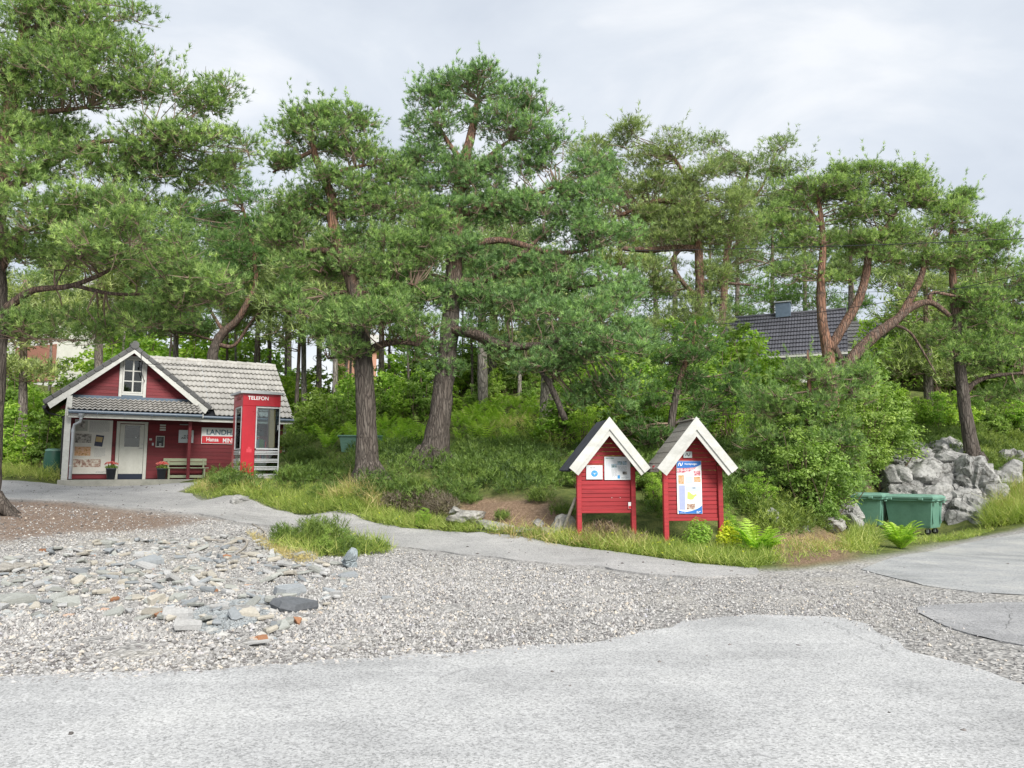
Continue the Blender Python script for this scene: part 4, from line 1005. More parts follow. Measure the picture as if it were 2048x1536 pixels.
o = p1 - uy * D / 2; o[2] = p1[2] - 2.6 - 2.7
far_house('dark_roofed_house', o, a_, 5.9, D, 2.7, 2.5, PLASTER, BTILE, 'house with a black tiled roof and square steel chimney among the pines', (11, 21), (2.9, 3.2))
p1 = at(1660, 648, 47); o = p1 - np.array([0, 2.4, 0]); o[2] -= 4.4
far_house('grey_annex', o, rad(-10), 7.0, 4.8, 2.6, 1.6, PLASTER, DTILE, 'low annexe with a grey slate roof behind the forked pine', (7, 20))
p1 = at(40, 578, 57); a_ = rad(-24); D = 7
ux, uy = np.array([math.cos(a_), math.sin(a_), 0]), np.array([-math.sin(a_), math.cos(a_), 0])
o = p1 - uy * D / 2; o[2] = p1[2] - 2.6 - 2.6
o2 = far_house('white_house', o, a_, 9.5, D, 2.6, 2.4, PLASTER, TILE, 'white house with pale tiled roof seen behind the pines above the red shop', (8, 30), None, ((2, .7, 1.2, 1.1), (5, .7, 1.2, 1.1), (7.6, .7, 1.2, 1.1)))
part('cellar_wall', lambda m: m.box(5.5, 9.6, -.06, -.01, -2.6, -.2), BRICKW, o2)
p1 = at(668, 722, 62); o = p1.copy(); o[2] -= 1.2
far_house('pink_house', o, rad(12), 3.4, 5, 2.6, 1.2, mat('pinkish_boarding', (0.52, 0.28, 0.20), (0.44, 0.23, 0.165), 4, .85, (1, 1, 6)), TILE, 'pinkish house far behind the trunks in the middle of the wood')

# ------------------------------------------------------------------ trees
def unit(v_): return v_ / (np.linalg.norm(v_, axis=-1, keepdims=True) + 1e-9)
def tufts(m, P, D, L, W, n, tint):
    """needle tufts: n thin blades sprayed about each shoot"""
    k = len(P)
    if k == 0: return
    D = unit(D)
    A = unit(np.cross(D, unit(rng.normal(0, 1, (k, 3))))); B = np.cross(D, A)
    th = rng.uniform(0, 2 * math.pi, (k, n)); sp = rng.uniform(.3, 1.2, (k, n)); t0 = rng.uniform(0, .9, (k, n))
    rad_ = np.cos(th)[..., None] * A[:, None] + np.sin(th)[..., None] * B[:, None]
    dirs = unit(D[:, None] * np.cos(sp)[..., None] + rad_ * np.sin(sp)[..., None])
    s = np.broadcast_to(np.asarray(L), (k,))[:, None, None]
    base = P[:, None] + D[:, None] * (t0[..., None] * s * .8)
    side = unit(np.cross(dirs, rng.normal(0, 1, (k, n, 3)))) * W / 2
    tip = base + dirs * s * rng.uniform(.65, 1.1, (k, n))[..., None]
    v_ = np.stack([base - side, base + side, tip], 2).reshape(-1, 3)
    c = np.repeat(np.clip(tint[:, None] + rng.normal(0, .07, (k, n)), 0, 1).ravel(), 3)
    m.add(v_, np.arange(len(v_)).reshape(-1, 3), c)
def prisms(m, A, B, r0, r1):
    """many thin three-sided twigs"""
    k = len(A)
    if k == 0: return
    d = unit(B - A); x = unit(np.cross(d, rng.normal(0, 1, (k, 3)))); y = np.cross(d, x)
    v_ = np.empty((k, 6, 3))
    for i in range(3):
        o_ = math.cos(i * 2.094) * x + math.sin(i * 2.094) * y
        v_[:, i] = A + o_ * r0; v_[:, 3 + i] = B + o_ * r1
    b_ = (np.arange(k) * 6)[:, None, None]
    m.add(v_.reshape(-1, 3), (np.array([[0, 1, 4, 3], [1, 2, 5, 4], [2, 0, 3, 5]])[None] + b_).reshape(-1, 4))
def smooth_path(pts, n=6):
    pts = np.asarray(pts, float); k = len(pts)
    if k < 3: return np.array([pts[0] + (pts[-1] - pts[0]) * t for t in np.linspace(0, 1, n + 1)])
    out = []
    for i in range(k - 1):
        p0 = pts[max(i - 1, 0)]; p1_, p2 = pts[i], pts[i + 1]; p3 = pts[min(i + 2, k - 1)]
        for t in np.linspace(0, 1, n, endpoint=False):
            out.append(.5 * ((2 * p1_) + (-p0 + p2) * t + (2 * p0 - 5 * p1_ + 4 * p2 - p3) * t * t + (-p0 + 3 * p1_ - 3 * p2 + p3) * t ** 3))
    out.append(pts[-1]); return np.array(out)
TRI = {'n': 0}
def lobes_to_clumps(lobes, rc, fill=1.0):
    C = []; big = lobes; lobes = []
    for c, r in big:                      # ragged: every mass breaks up into smaller plates
        r = np.asarray(r)
        for k in range(4):
            lobes.append((c + unit(rng.normal(0, 1, 3)) * r * rng.uniform(.35, .75), r * rng.uniform(.42, .68) * [1, 1, .8]))
    fill = fill * .95
    for i, (c, r) in enumerate(lobes):
        r = np.asarray(r)
        area = 4 * math.pi * (((r[0] * r[1]) ** 1.6 + (r[0] * r[2]) ** 1.6 + (r[1] * r[2]) ** 1.6) / 3) ** (1 / 1.6)
        n = int(max(4, fill * area * 1.05 / (rc * rc * 1.5)))
        d = unit(rng.normal(0, 1, (n, 3)))
        keep = rng.uniform(0, 1, n) < np.where(d[:, 1] > .35, .45, 1.0)
        d = d[keep]
        p = c + d * r * rng.uniform(.55, 1.18, (len(d), 1))
        ok = np.ones(len(p), bool)
        for j, (c2, r2) in enumerate(lobes):
            if j != i: ok &= (((p - c2) / r2) ** 2).sum(1) > .45
        C.append(p[ok])
    return np.concatenate(C)
def pine(name, label, Y, trunk, lobes, limbs=(), nm=None, rc=.5, sh=44, need=8, L=.15, W=.016, group=None, roots=True, bark=None, fill=1.0, cat='pine tree', orange=None, branch=True, seed=None, flat=.48):
    """trunk: (px, py, radius); lobes: (px, py, rx, ry, dY, depth/width); limbs: ((px, py, r[, dY]), ...)"""
    nm = nm or NEEDLE; bark = bark or BARK
    T = np.array([at(p[0], p[1], Y + (p[3] if len(p) > 3 else 0)) for p in trunk])
    gz = h(T[0, 0], T[0, 1])
    if T[0, 2] > gz - .1: T = np.concatenate([[[T[0, 0], T[0, 1], gz - .15]], T]); R = [trunk[0][2] * 1.12] + [p[2] for p in trunk]
    else: R = [p[2] for p in trunk]
    base = np.array([T[0, 0], T[0, 1], gz])
    e = empty(name, base, 0, label, cat, group)
    sp = smooth_path(T, 5); rr = np.interp(np.linspace(0, len(R) - 1, len(sp)), np.arange(len(R)), R)
    top = sp[-1, 2]; hh = np.clip((sp[:, 2] - gz) / (top - gz + .01), 0, 1)
    oc = np.clip((hh - (orange or .45)) / .25, 0, 1)
    m = MB(); m.tube(sp - base, rr, 12, True, oc, .07)
    if roots:
        for k in range(6):
            a_ = k * 1.05 + rnd.uniform(-.3, .3); q = np.array([math.cos(a_), math.sin(a_), 0]); r0 = R[1]
            P_ = np.array([[0, 0, .48] + q * r0 * .60, [0, 0, .26] + q * r0 * .98, q * r0 * 1.5 + [0, 0, .06], q * r0 * rnd.uniform(2.0, 2.8) + [0, 0, -.1]])
            for w in P_[2:]: w[2] += h(base[0] + w[0], base[1] + w[1]) - gz
            m.tube(smooth_path(P_, 3), np.linspace(r0 * .26, r0 * .15, 10) + np.sin(np.linspace(0, 3.14, 10)) * r0 * .12, 7, True, 0.0, .1)
    m.build('trunk', bark, e, True)
    skel = [sp]; srad = [rr]
    for lb in limbs:
        P_ = np.array([at(q[0], q[1], Y + (q[3] if len(q) > 3 else 0)) for q in lb]); r_ = [q[2] for q in lb]
        s2 = smooth_path(P_, 5); r2 = np.interp(np.linspace(0, len(r_) - 1, len(s2)), np.arange(len(r_)), r_)
        m = MB(); m.tube(s2 - base, r2, 8, True, np.clip(np.full(len(s2), (np.mean(P_[:, 2]) - gz) / (top - gz)) * 1.5 - .3, 0, 1), .08); m.build('limb', bark, e, True)
        skel.append(s2); srad.append(r2)
    px = Y / FPX
    LB = []
    for lo in lobes:
        c = at(lo[0], lo[1], Y + (lo[4] if len(lo) > 4 else 0)); k = lo[5] if len(lo) > 5 else .8
        LB.append((c, np.array([lo[2] * px, lo[2] * px * k, lo[3] * px])))
    C = lobes_to_clumps(LB, rc, fill)
    S = np.concatenate(skel); SR = np.concatenate(srad)
    if branch:
        low = S[:, 2] > gz + .25 * (top - gz)
        S2 = S[low]; SR2 = SR[low]
        bm_ = MB()
        for p in C[::2] if len(C) > 60 else C:
            d = S2 - p; dist = np.sqrt((d ** 2).sum(1)) + np.clip(S2[:, 2] - p[2], 0, 9) * .9 + np.clip(p[2] - S2[:, 2] - 1.5, 0, 9) * .4
            i = int(np.argmin(dist)); q = S2[i]; Lb = np.linalg.norm(p - q)
            if Lb < .15: continue
            w = rng.normal(0, .08 * Lb, (2, 3))
            pts = np.array([q, q + (p - q) * .35 + w[0] + [0, 0, .02 * Lb], q + (p - q) * .7 + w[1] - [0, 0, .04 * Lb], p])
            r0 = min(SR2[i] * .6, .014 + .011 * Lb)
            bm_.tube(smooth_path(pts, 2) - base, np.linspace(r0, .007, 7), 4, False)
        K = len(C); reps = 5
        A = np.repeat(C, reps, 0) - base
        B = A + unit(rng.normal(0, 1, A.shape) * [1, 1, .5] + [0, 0, .25]) * rc * rng.uniform(.6, 1.0, (len(A), 1)); A = A - [0, 0, rc * .25]
        prisms(bm_, A, B, .010, .004)
        tag(bm_.build('branchwork', TWIG, e), kind='stuff')
        TRI['n'] += sum(len(x) * (x.shape[1] - 2) for x in bm_.f)
    # shoots over the upper side of each clump, and leading candles that roughen the outline
    n = sh
    cen = np.array([q[0] for q in LB]); near_ = ((C[:, None] - cen[None]) ** 2).sum(2).argmin(1)
    cs = rng.uniform(0, 1, len(C)) < .17
    od = unit(unit(C[cs] - cen[near_[cs]]) * .55 + np.array([0, 0, .9]) + rng.normal(0, .22, (int(cs.sum()), 3)))
    tt = np.linspace(.5, 1.9, 7)[None, :, None] * rng.uniform(.75, 1.2, (len(od), 1, 1))
    cP = (C[cs][:, None] + od[:, None] * rc * tt + rng.normal(0, rc * .07, (len(od), 7, 3))).reshape(-1, 3); cD = np.repeat(od, 7, 0) + rng.normal(0, .25, (len(cP), 3))
    cT = np.clip(rng.normal(.6, .2, len(cP)), .02, .98)
    d = unit(rng.normal(0, 1, (len(C), n, 3)) + [0, 0, .45])
    crs = rc * rng.uniform(.55, 1.4, (len(C), 1, 1))
    P = (C[:, None] + d * crs * [1, 1, flat] * rng.uniform(.45, 1.0, (len(C), n, 1))).reshape(-1, 3)
    Dd = (d * [1, 1, .6] + [0, 0, .75]).reshape(-1, 3) + rng.normal(0, .25, (len(P), 3))
    ct = rng.normal(.48, .10, (len(C), 1))
    tint = np.clip((ct + rng.normal(0, .26, (len(C), n))).ravel(), .02, .98)
    kp = (rng.uniform(0, 1, (len(C), n)) < rng.uniform(.55, 1.25, (len(C), 1))).ravel(); P, Dd, tint = P[kp], Dd[kp], tint[kp]
    P, Dd, tint = np.concatenate([P, cP]), np.concatenate([Dd, cD]), np.concatenate([tint, cT])
    m = MB(); tufts(m, P - base, Dd, L * rng.uniform(.75, 1.25, len(P)), W, need, tint)
    TRI['n'] += len(P) * need
    m.build('crown', nm, e)
    return e

pine('pine_tree', 'big spreading pine at the left edge with its trunk beside the path', 17,
     [(-30, 1036, .36), (-26, 980, .27), (-20, 900, .24), (-14, 780, .23), (-10, 640, .25), (-12, 470, .23), (6, 300, .21), (28, 190, .17), (45, 90, .13), (60, -50, .09)],
     [(90, 40, 150, 80, 0, .7), (235, 60, 80, 62), (200, 175, 105, 60), (40, 200, 90, 60), (330, 190, 75, 48), (415, 200, 72, 42, .6), (450, 280, 62, 38, .8), (340, 285, 85, 45), (110, 285, 95, 38, .8), (30, 320, 60, 50, -.8), (70, 420, 100, 50, -1.0), (175, 420, 105, 42, -1.2), (265, 478, 95, 48, -1.2), (355, 560, 85, 42, -.8), (60, 505, 80, 55, .2), (175, 520, 90, 28, -.4), (345, 605, 45, 22), (400, 600, 60, 32, -.4), (50, 665, 90, 36, .4), (160, 660, 70, 28, .4), (-60, 560, 60, 70), (-70, 300, 90, 90), (55, 130, 90, 48), (70, 245, 80, 36), (90, 180, 60, 40), (240, 330, 100, 50, .5), (370, 345, 85, 40, .8), (160, 330, 100, 40), (130, 110, 110, 60), (250, 140, 70, 50), (440, 340, 50, 34, 1.0), (290, 400, 70, 36, .6), (20, 120, 90, 60), (300, 640, 60, 24, .2)],
     [((-6, 640, .13), (28, 605, .10), (70, 580, .075), (140, 572, .06), (210, 545, .045), (245, 520, .025)), ((150, 571, .05), (230, 588, .038), (330, 585, .028), (420, 570, .018)), ((4, 300, .12), (50, 235, .09), (110, 222, .06), (180, 215, .03)), ((-8, 400, .14), (60, 350, .1), (130, 310, .085), (190, 285, .06), (300, 280, .03)), ((-10, 560, .12), (40, 470, .08), (90, 455, .05), (170, 440, .03)), ((0, 420, .1), (-60, 330, .06), (-90, 280, .03))],
     rc=.48, sh=38, need=16, L=.125, W=.0145, fill=1.3)
pine('pine_tree', 'dark green pine with a crooked forked trunk behind the roof of the red shop', 36,
     [(424, 735, .26), (428, 700, .23), (444, 668, .21), (475, 640, .17), (497, 600, .14), (512, 560, .11), (500, 470, .09), (480, 400, .06)],
     [(420, 430, 75, 40), (345, 430, 70, 50), (485, 400, 40, 35), (450, 350, 50, 30), (380, 500, 100, 45), (470, 490, 60, 45), (330, 560, 70, 40), (520, 450, 35, 30), (430, 570, 80, 40), (510, 540, 45, 40), (380, 640, 70, 30), (310, 640, 50, 28), (545, 590, 30, 25)],
     [((440, 690, .12), (470, 690, .09), (505, 640, .07), (535, 610, .05)), ((448, 665, .1), (420, 620, .07), (390, 560, .04)), ((425, 680, .06), (380, 668, .04), (340, 662, .02))],
     NEEDLEK, rc=.70, sh=42, need=8, L=.22, W=.026, roots=False)
pine('pine_tree', 'tall pine with leaning top on the heather bank, left of the two big middle trunks', 20.3,
     [(738, 972, .50), (735, 935, .33), (733, 860, .26), (729, 760, .26), (723, 680, .24), (715, 600, .22), (697, 540, .19), (676, 490, .16), (665, 440, .145), (664, 400, .13), (646, 350, .11), (630, 310, .09), (622, 260, .05)],
     [(650, 235, 80, 34), (590, 255, 48, 34), (715, 250, 45, 38), (650, 290, 90, 30), (735, 310, 45, 32), (570, 325, 28, 12), (610, 395, 60, 20), (690, 415, 90, 30), (790, 400, 60, 34), (590, 460, 45, 22), (690, 470, 70, 26), (780, 490, 80, 32), (650, 555, 70, 24, .8), (850, 510, 50, 28), (720, 625, 80, 34, -1.), (650, 670, 55, 22), (790, 600, 60, 30), (835, 660, 60, 26), (700, 700, 45, 16, -.5), (560, 480, 30, 18), (580, 600, 40, 20), (770, 350, 50, 30), (735, 380, 60, 28), (640, 350, 70, 26), (610, 520, 60, 22), (760, 540, 70, 26), (650, 620, 60, 24), (560, 420, 40, 16), (870, 450, 45, 24)],
     [((694, 535, .12), (672, 508, .1), (640, 500, .08), (607, 503, .05)), ((668, 505, .06), (650, 525, .05), (640, 545, .03)), ((733, 705, .13), (760, 690, .10), (800, 683, .08), (838, 690, .05)), ((650, 360, .09), (690, 340, .07), (735, 330, .03)), ((628, 300, .07), (580, 325, .05), (545, 345, .025)), ((716, 610, .08), (690, 585, .06), (655, 592, .04)), ((720, 590, .08), (770, 565, .06), (830, 570, .035)), ((600, 420, .03), (565, 430, .025), (540, 440, .02)), ((664, 410, .08), (620, 418, .06), (565, 430, .04)), ((728, 700, .05), (695, 712, .04), (655, 716, .03))],
     rc=.44, sh=36, need=15, L=.12, W=.0155, fill=1.3)
pine('pine_tree', 'largest pine with a broad dense crown in the middle of the picture', 22,
     [(862, 940, .60), (868, 905, .43), (879, 840, .32), (887, 770, .29), (896, 700, .27), (902, 620, .26), (907, 560, .25), (910, 470, .23), (916, 390, .2), (927, 330, .17), (942, 270, .13), (955, 200, .07)],
     [(955, 175, 90, 38), (1045, 205, 65, 42), (880, 200, 58, 38), (855, 265, 48, 34), (955, 250, 80, 36), (1060, 270, 75, 40), (840, 310, 40, 24), (905, 340, 70, 28), (1010, 330, 70, 38), (1085, 325, 50, 40), (1130, 380, 75, 48), (1190, 400, 55, 48), (1005, 420, 80, 38), (1085, 450, 80, 42), (1185, 480, 70, 52), (1030, 530, 80, 38), (1130, 560, 80, 46), (1220, 560, 48, 52), (930, 500, 55, 30), (950, 580, 70, 30), (860, 420, 45, 22), (865, 600, 55, 24), (1060, 635, 80, 40, -1.2), (1150, 670, 90, 46, -1.8), (1235, 680, 52, 50, -1.2), (1000, 690, 45, 28, -.8), (1095, 735, 70, 30, -1.2), (1220, 765, 55, 50, -.8), (1155, 790, 55, 32, -.5), (860, 690, 55, 26), (900, 740, 34, 16), (810, 345, 55, 34), (865, 385, 60, 38), (925, 420, 55, 34), (960, 380, 60, 34), (1140, 320, 50, 40), (1200, 340, 40, 36), (950, 650, 55, 30), (1000, 620, 60, 34), (1250, 620, 40, 50, -1), (1060, 580, 70, 34), (1180, 620, 60, 40, -1.2), (820, 560, 50, 26), (1240, 470, 36, 50)],
     [((907, 462, .15), (880, 446, .13), (848, 432, .09), (800, 420, .05)), ((916, 385, .14), (950, 345, .12), (985, 308, .08), (1020, 280, .04)), ((898, 660, .16), (950, 668, .14, -.6), (1010, 690, .12, -1), (1080, 690, .09, -1.4), (1160, 670, .05, -1.7)), ((910, 430, .13), (980, 412, .10), (1060, 395, .08), (1115, 370, .04)), ((906, 560, .12), (970, 560, .10), (1030, 520, .08), (1085, 470, .04)), ((908, 500, .13), (1000, 480, .10), (1100, 505, .08), (1180, 500, .04)), ((902, 600, .1), (1000, 590, .08), (1110, 580, .06), (1200, 570, .03)), ((930, 330, .1), (900, 290, .07), (870, 240, .04)), ((1130, 840, .09, -1), (1105, 780, .08, -1.2), (1080, 740, .06, -1.3)), ((940, 670, .07, -.5), (975, 690, .05, -.7), (1000, 708, .03, -.8))],
     NEEDLEB, rc=.46, sh=37, need=15, L=.125, W=.0155, fill=1.42)
pine('pine_tree', 'wide flat topped pine with an orange bare limb just right of the biggest pine', 33,
     [(1395, 800, .24), (1398, 700, .22), (1400, 600, .2), (1398, 520, .19), (1394, 440, .16), (1388, 380, .12), (1350, 320, .07)],
     [(1225, 285, 42, 36), (1285, 320, 65, 36), (1200, 350, 45, 45), (1390, 360, 75, 40), (1290, 420, 60, 26), (1420, 410, 80, 45), (1480, 400, 60, 45), (1390, 480, 85, 32), (1260, 260, 22, 18), (1310, 370, 60, 24), (1300, 560, 60, 50), (1160, 300, 40, 40), (1250, 380, 60, 50), (1340, 450, 70, 40), (1460, 470, 70, 40), (1340, 300, 40, 26), (1380, 640, 75, 50), (1310, 690, 60, 50), (1420, 560, 40, 24)],
     [((1395, 497, .16), (1350, 496, .15), (1300, 500, .14), (1245, 497, .10)), ((1392, 415, .13), (1335, 402, .12), (1290, 408, .11), (1240, 432, .09)), ((1392, 590, .1), (1372, 572, .1), (1352, 545, .1), (1345, 520, .09), (1360, 500, .08)), ((1398, 560, .09), (1440, 565, .07), (1500, 570, .05))],
     NEEDLED, rc=.62, sh=40, need=9, L=.20, W=.022, orange=.3)
pine('pine_tree', 'slender pine behind the black roofed house chimney with thin open top', 42,
     [(1440, 800, .24), (1440, 700, .22), (1447, 600, .2), (1455, 500, .18), (1475, 420, .14), (1500, 330, .07)],
     [(1425, 290, 48, 26), (1545, 290, 42, 30), (1470, 325, 70, 34), (1570, 345, 50, 30), (1530, 400, 80, 34), (1570, 450, 60, 34), (1490, 470, 70, 34), (1470, 530, 60, 24), (1570, 520, 50, 24), (1600, 410, 40, 30)],
     [((1475, 420, .1), (1520, 380, .08), (1550, 310, .04)), ((1452, 520, .09), (1490, 470, .07), (1550, 450, .05))],
     NEEDLED, rc=.68, sh=38, need=8, L=.22, W=.027, orange=.2)
pine('pine_tree', 'forked pine with bare orange stems in front of the black roofed house', 25.5,
     [(1672, 900, .27), (1664, 800, .23), (1655, 700, .19), (1644, 640, .16), (1642, 560, .13), (1646, 490, .11), (1640, 420, .08), (1630, 370, .04)],
     [(1645, 390, 75, 34), (1600, 370, 40, 24), (1700, 370, 70, 34), (1590, 440, 60, 32), (1735, 430, 75, 34), (1815, 400, 62, 36), (1780, 360, 45, 24), (1620, 490, 55, 26), (1690, 480, 55, 22), (1810, 470, 70, 32), (1590, 550, 55, 30, .6), (1850, 520, 50, 28), (1760, 520, 45, 18), (1730, 350, 30, 18), (1830, 365, 14, 18), (1690, 345, 22, 12), (1660, 560, 30, 12), (1880, 440, 50, 40), (1860, 400, 30, 26), (1700, 430, 60, 30), (1770, 480, 60, 26)],
     [((1659, 700, .17), (1685, 655, .16), (1715, 605, .15), (1732, 550, .14), (1742, 490, .11), (1775, 450, .08), (1800, 410, .04)), ((1664, 780, .19), (1700, 722, .2), (1745, 675, .19), (1790, 642, .16), (1822, 615, .13), (1862, 605, .10), (1900, 632, .07)), ((1795, 640, .13), (1825, 590, .12), (1845, 545, .10), (1850, 490, .05)), ((1860, 607, .08), (1866, 585, .06), (1920, 592, .045), (1970, 575, .03)), ((1735, 505, .05), (1760, 522, .04), (1800, 526, .03)), ((1655, 545, .05), (1680, 560, .04), (1710, 558, .025)), ((1785, 648, .06), (1820, 665, .045), (1850, 710, .035), (1872, 748, .02)), ((1648, 460, .07), (1620, 420, .05), (1590, 390, .03)), ((1668, 690, .1, .3), (1690, 740, .12, .3), (1710, 800, .14, .2))],
     rc=.42, sh=34, need=13, L=.13, W=.016, orange=.02, fill=1.05)
pine('pine_tree', 'pine at the right growing on top of the grey rock outcrop', 26,
     [(1952, 940, .30), (1942, 890, .23), (1930, 820, .2), (1922, 750, .18), (1916, 690, .17), (1911, 630, .15), (1906, 560, .12), (1902, 480, .08), (1905, 420, .04)],
     [(1905, 425, 42, 36), (1950, 445, 50, 40), (1925, 395, 16, 20), (1985, 510, 60, 40), (1910, 510, 65, 36), (2020, 590, 60, 52), (1945, 590, 60, 32), (1880, 660, 45, 26), (1960, 655, 75, 34), (2035, 690, 50, 44), (1980, 720, 60, 26), (2020, 790, 50, 32, .5), (2090, 640, 60, 70), (2080, 780, 60, 50), (2040, 550, 50, 46), (1985, 470, 36, 36), (1970, 610, 60, 40), (1930, 700, 50, 26)],
     [((1934, 783, .1), (1950, 765, .09), (1985, 752, .07), (2045, 746, .04)), ((1924, 735, .05), (1950, 712, .045), (1990, 722, .03)), ((1924, 710, .04), (1950, 718, .03), (1985, 740, .02)), ((1911, 620, .09), (1960, 600, .06), (2010, 590, .03))],
     rc=.42, sh=34, need=13, L=.13, W=.016, orange=.5)
# young pine bush right of the boards and pine saplings between
pine('young_pine', 'bushy young pine with branches to the ground, right of the notice boards', 19.0,
     [(1620, 1040, .12), (1622, 900, .09), (1618, 760, .05), (1615, 700, .02)],
     [(1618, 745, 44, 28), (1560, 800, 60, 36), (1670, 780, 60, 40), (1620, 830, 70, 50), (1545, 890, 60, 50), (1690, 880, 60, 44), (1620, 930, 75, 50), (1560, 970, 55, 40), (1660, 990, 60, 34), (1715, 750, 40, 28), (1520, 960, 34, 30)],
     (), NEEDLE, rc=.36, sh=36, need=12, L=.115, W=.014, roots=False, cat='pine sapling')
pine('young_pine', 'dark young pine behind the gap between the two notice boards', 21.5,
     [(1340, 930, .12), (1342, 860, .11), (1350, 800, .1), (1366, 740, .09), (1384, 690, .06), (1390, 640, .03)],
     [(1380, 690, 55, 40), (1420, 760, 60, 44), (1340, 720, 40, 40), (1480, 800, 55, 50), (1400, 820, 45, 34), (1290, 800, 45, 50), (1300, 870, 40, 36), (1470, 760, 34, 26)],
     [((1346, 850, .05), (1370, 835, .04), (1400, 830, .02)),], NEEDLEK, rc=.40, sh=38, need=11, L=.12, W=.015, roots=False, cat='pine sapling', orange=.0)
# the slim trunks standing in the wood
def far_pine(px, py, Y, r, top_py, lean, label, bark=None, lob=None, nm=None, name='slim_pine', branch=True):
    g = ground(px, py) if Y is None else (at(px, py, Y)[0], Y)
    Y = g[1]; X = g[0]; z = h(X, Y)
    # base at the terrain under that line
    pyb = PCY + 0
    base = np.array([X, Y, z])
    def pix(P):
        x, y, zz = P[0], P[1], P[2] - CAMZ
        w = y * cp_ + zz * sp_
        return PCX + FPX * x / w, PCY - FPX * (-y * sp_ + zz * cp_) / w
    bx, by = pix(base)
    tr = [(bx, by, r), (bx + lean * .3, by + (top_py - by) * .3, r * .9), (bx + lean * .5, by + (top_py - by) * .6, r * .72), (bx + lean, top_py, r * .35)]
    s = 1540 / Y
    lob = lob or [(0, 20, 1.5, .7), (-1.1, 70, 1.2, .7), (1.2, 80, 1.2, .65), (.2, 120, 1.5, .6), (-.8, 170, 1.0, .5), (1.0, 180, 1.0, .5)]
    L2 = [(bx + lean + q[0] * s, top_py + q[1] * 34 / Y, q[2] * s, q[3] * s, rnd.uniform(-.5, .5)) for q in lob]
    return pine(name, label, Y, tr, L2, (), nm or NEEDLED, rc=.85, sh=34, need=5, L=.32, W=.052, roots=False, bark=bark or BARKM, group='slim pines in the wood', fill=.9)
FP = [(50, 860, 33, .20, 560, 6, 'slim grey pine trunk left of the red shop', None), (206, 720, 38, .24, 480, 8, 'grey pine trunk with side stubs above the left slope of the gable', None), (361, 715, 37.5, .17, 500, 4, 'pale straight trunk behind the ridge of the red shop', BARKP),
      (505, 720, 44, .13, 470, 35, 'thin reddish leaning trunk behind the right end of the shop roof', None), (543, 720, 46, .15, 440, 2, 'thin dark trunk against the bright gap behind the shop roof', None), (614, 800, 37, .15, 430, -6, 'pale trunk with bare twigs behind the phone booth', BARKP),
      (640, 790, 41, .17, 470, 2, 'dark trunk just left of the leaning tall pine', None), (676, 830, 34.5, .14, 480, -8, 'thin pale pink trunk touching the left side of the tall pine', BARKP), (762, 790, 41, .17, 420, 6, 'grey trunk right of the tall leaning pine', None),
      (835, 800, 42, .13, 430, 0, 'thin trunk half hidden between the two big pines', None), (966, 815, 33, .23, 430, -4, 'palest straight trunk right of the biggest pine', BARKP), (985, 795, 38, .24, 400, 4, 'brown trunk close behind the palest trunk', None),
      (1015, 795, 42, .19, 460, 0, 'grey trunk in the middle of the wood right of the palest trunk', None), (1039, 805, 36, .10, 520, 2, 'thin pale stem in the wood above the bracken', BARKP), (1092, 850, 28, .27, 520, 10, 'stout pale trunk behind the left notice board', BARKP),
      (1857, 800, 33, .21, 560, -8, 'grey trunk behind the orange limbs at the right', None), (1240, 760, 42, .18, 380, 0, 'pine standing behind the biggest crown at the right', None), (1700, 740, 52, .2, 430, 0, 'tall pine beyond the roof of the black roofed house', None), (1800, 740, 48, .2, 440, 0, 'pine far back behind the orange forked stems', None),
      (450, 760, 52, .2, 430, 0, 'distant pine left of the gap behind the shop roof', None), (580, 760, 54, .2, 480, 0, 'distant pine in the middle of the gap behind the shop roof', None), (270, 760, 50, .2, 470, 0, 'distant pine behind the gable peak', None), (130, 760, 62, .2, 470, 0, 'distant pine behind the white house', None), (-40, 800, 42, .2, 420, 0, 'pine at the left border behind the big spreading pine', None), (1350, 760, 50, .2, 370, 0, 'distant pine between the flat topped pine and the biggest crown', None), (1950, 760, 52, .2, 490, 0, 'distant pine at the right border behind the rock pine', None)]
THIN = [(455, 44, 'left of the crooked pine'), (478, 47, 'right of the crooked pine stem'), (528, 40, 'over the right half of the shop roof'), (572, 43, 'at the right verge of the shop roof'), (592, 36, 'above the phone booth'), (632, 48, 'in the gap left of the leaning pine'), (660, 38, 'close to the left of the leaning pine'), (700, 46, 'behind the leaning pine trunk'), (778, 37, 'in the gap between the two big trunks'), (800, 45, 'in the middle between the two big trunks'), (822, 34, 'just left of the biggest trunk'), (925, 44, 'just right of the biggest trunk'), (945, 36, 'left of the palest trunk'), (1000, 48, 'right of the brown trunk'), (1055, 43, 'above the bracken slope'), (1070, 38, 'left of the stout pale trunk'), (1125, 41, 'right of the stout pale trunk'), (235, 44, 'behind the left gable slope'), (330, 45, 'behind the right gable slope'), (100, 41, 'at the left end of the shop')]
TL = [(0, 10, 1.0, .6), (-.8, 60, .8, .5), (.8, 80, .8, .5), (0, 130, .9, .5)]
def clone(src, px, Y, top_py, label):
    X = at(px, 780, Y)[0]; z = h(X, Y); k = (at(px, top_py, Y)[2] - z) / src['tall']
    e = empty(src.name.split('.')[0], (X, Y, z), rnd.uniform(0, 6.28), label, 'pine tree', 'slim pines in the wood')
    w = rnd.uniform(.85, 1.15) * min(1.2, max(.8, k)); e.scale = (w, w, k)
    for ch in src.children:
        c = ch.copy(); COL.objects.link(c); c.parent = e
    return e
def proto(px, Y, top_py, r, lean, label, bark, lob, nm):
    e = far_pine(px, 780, Y, r, top_py, lean, label, bark, lob, nm)
    e['tall'] = at(px, top_py, Y)[2] - h(at(px, 780, Y)[0], Y)
    return e
pro = []
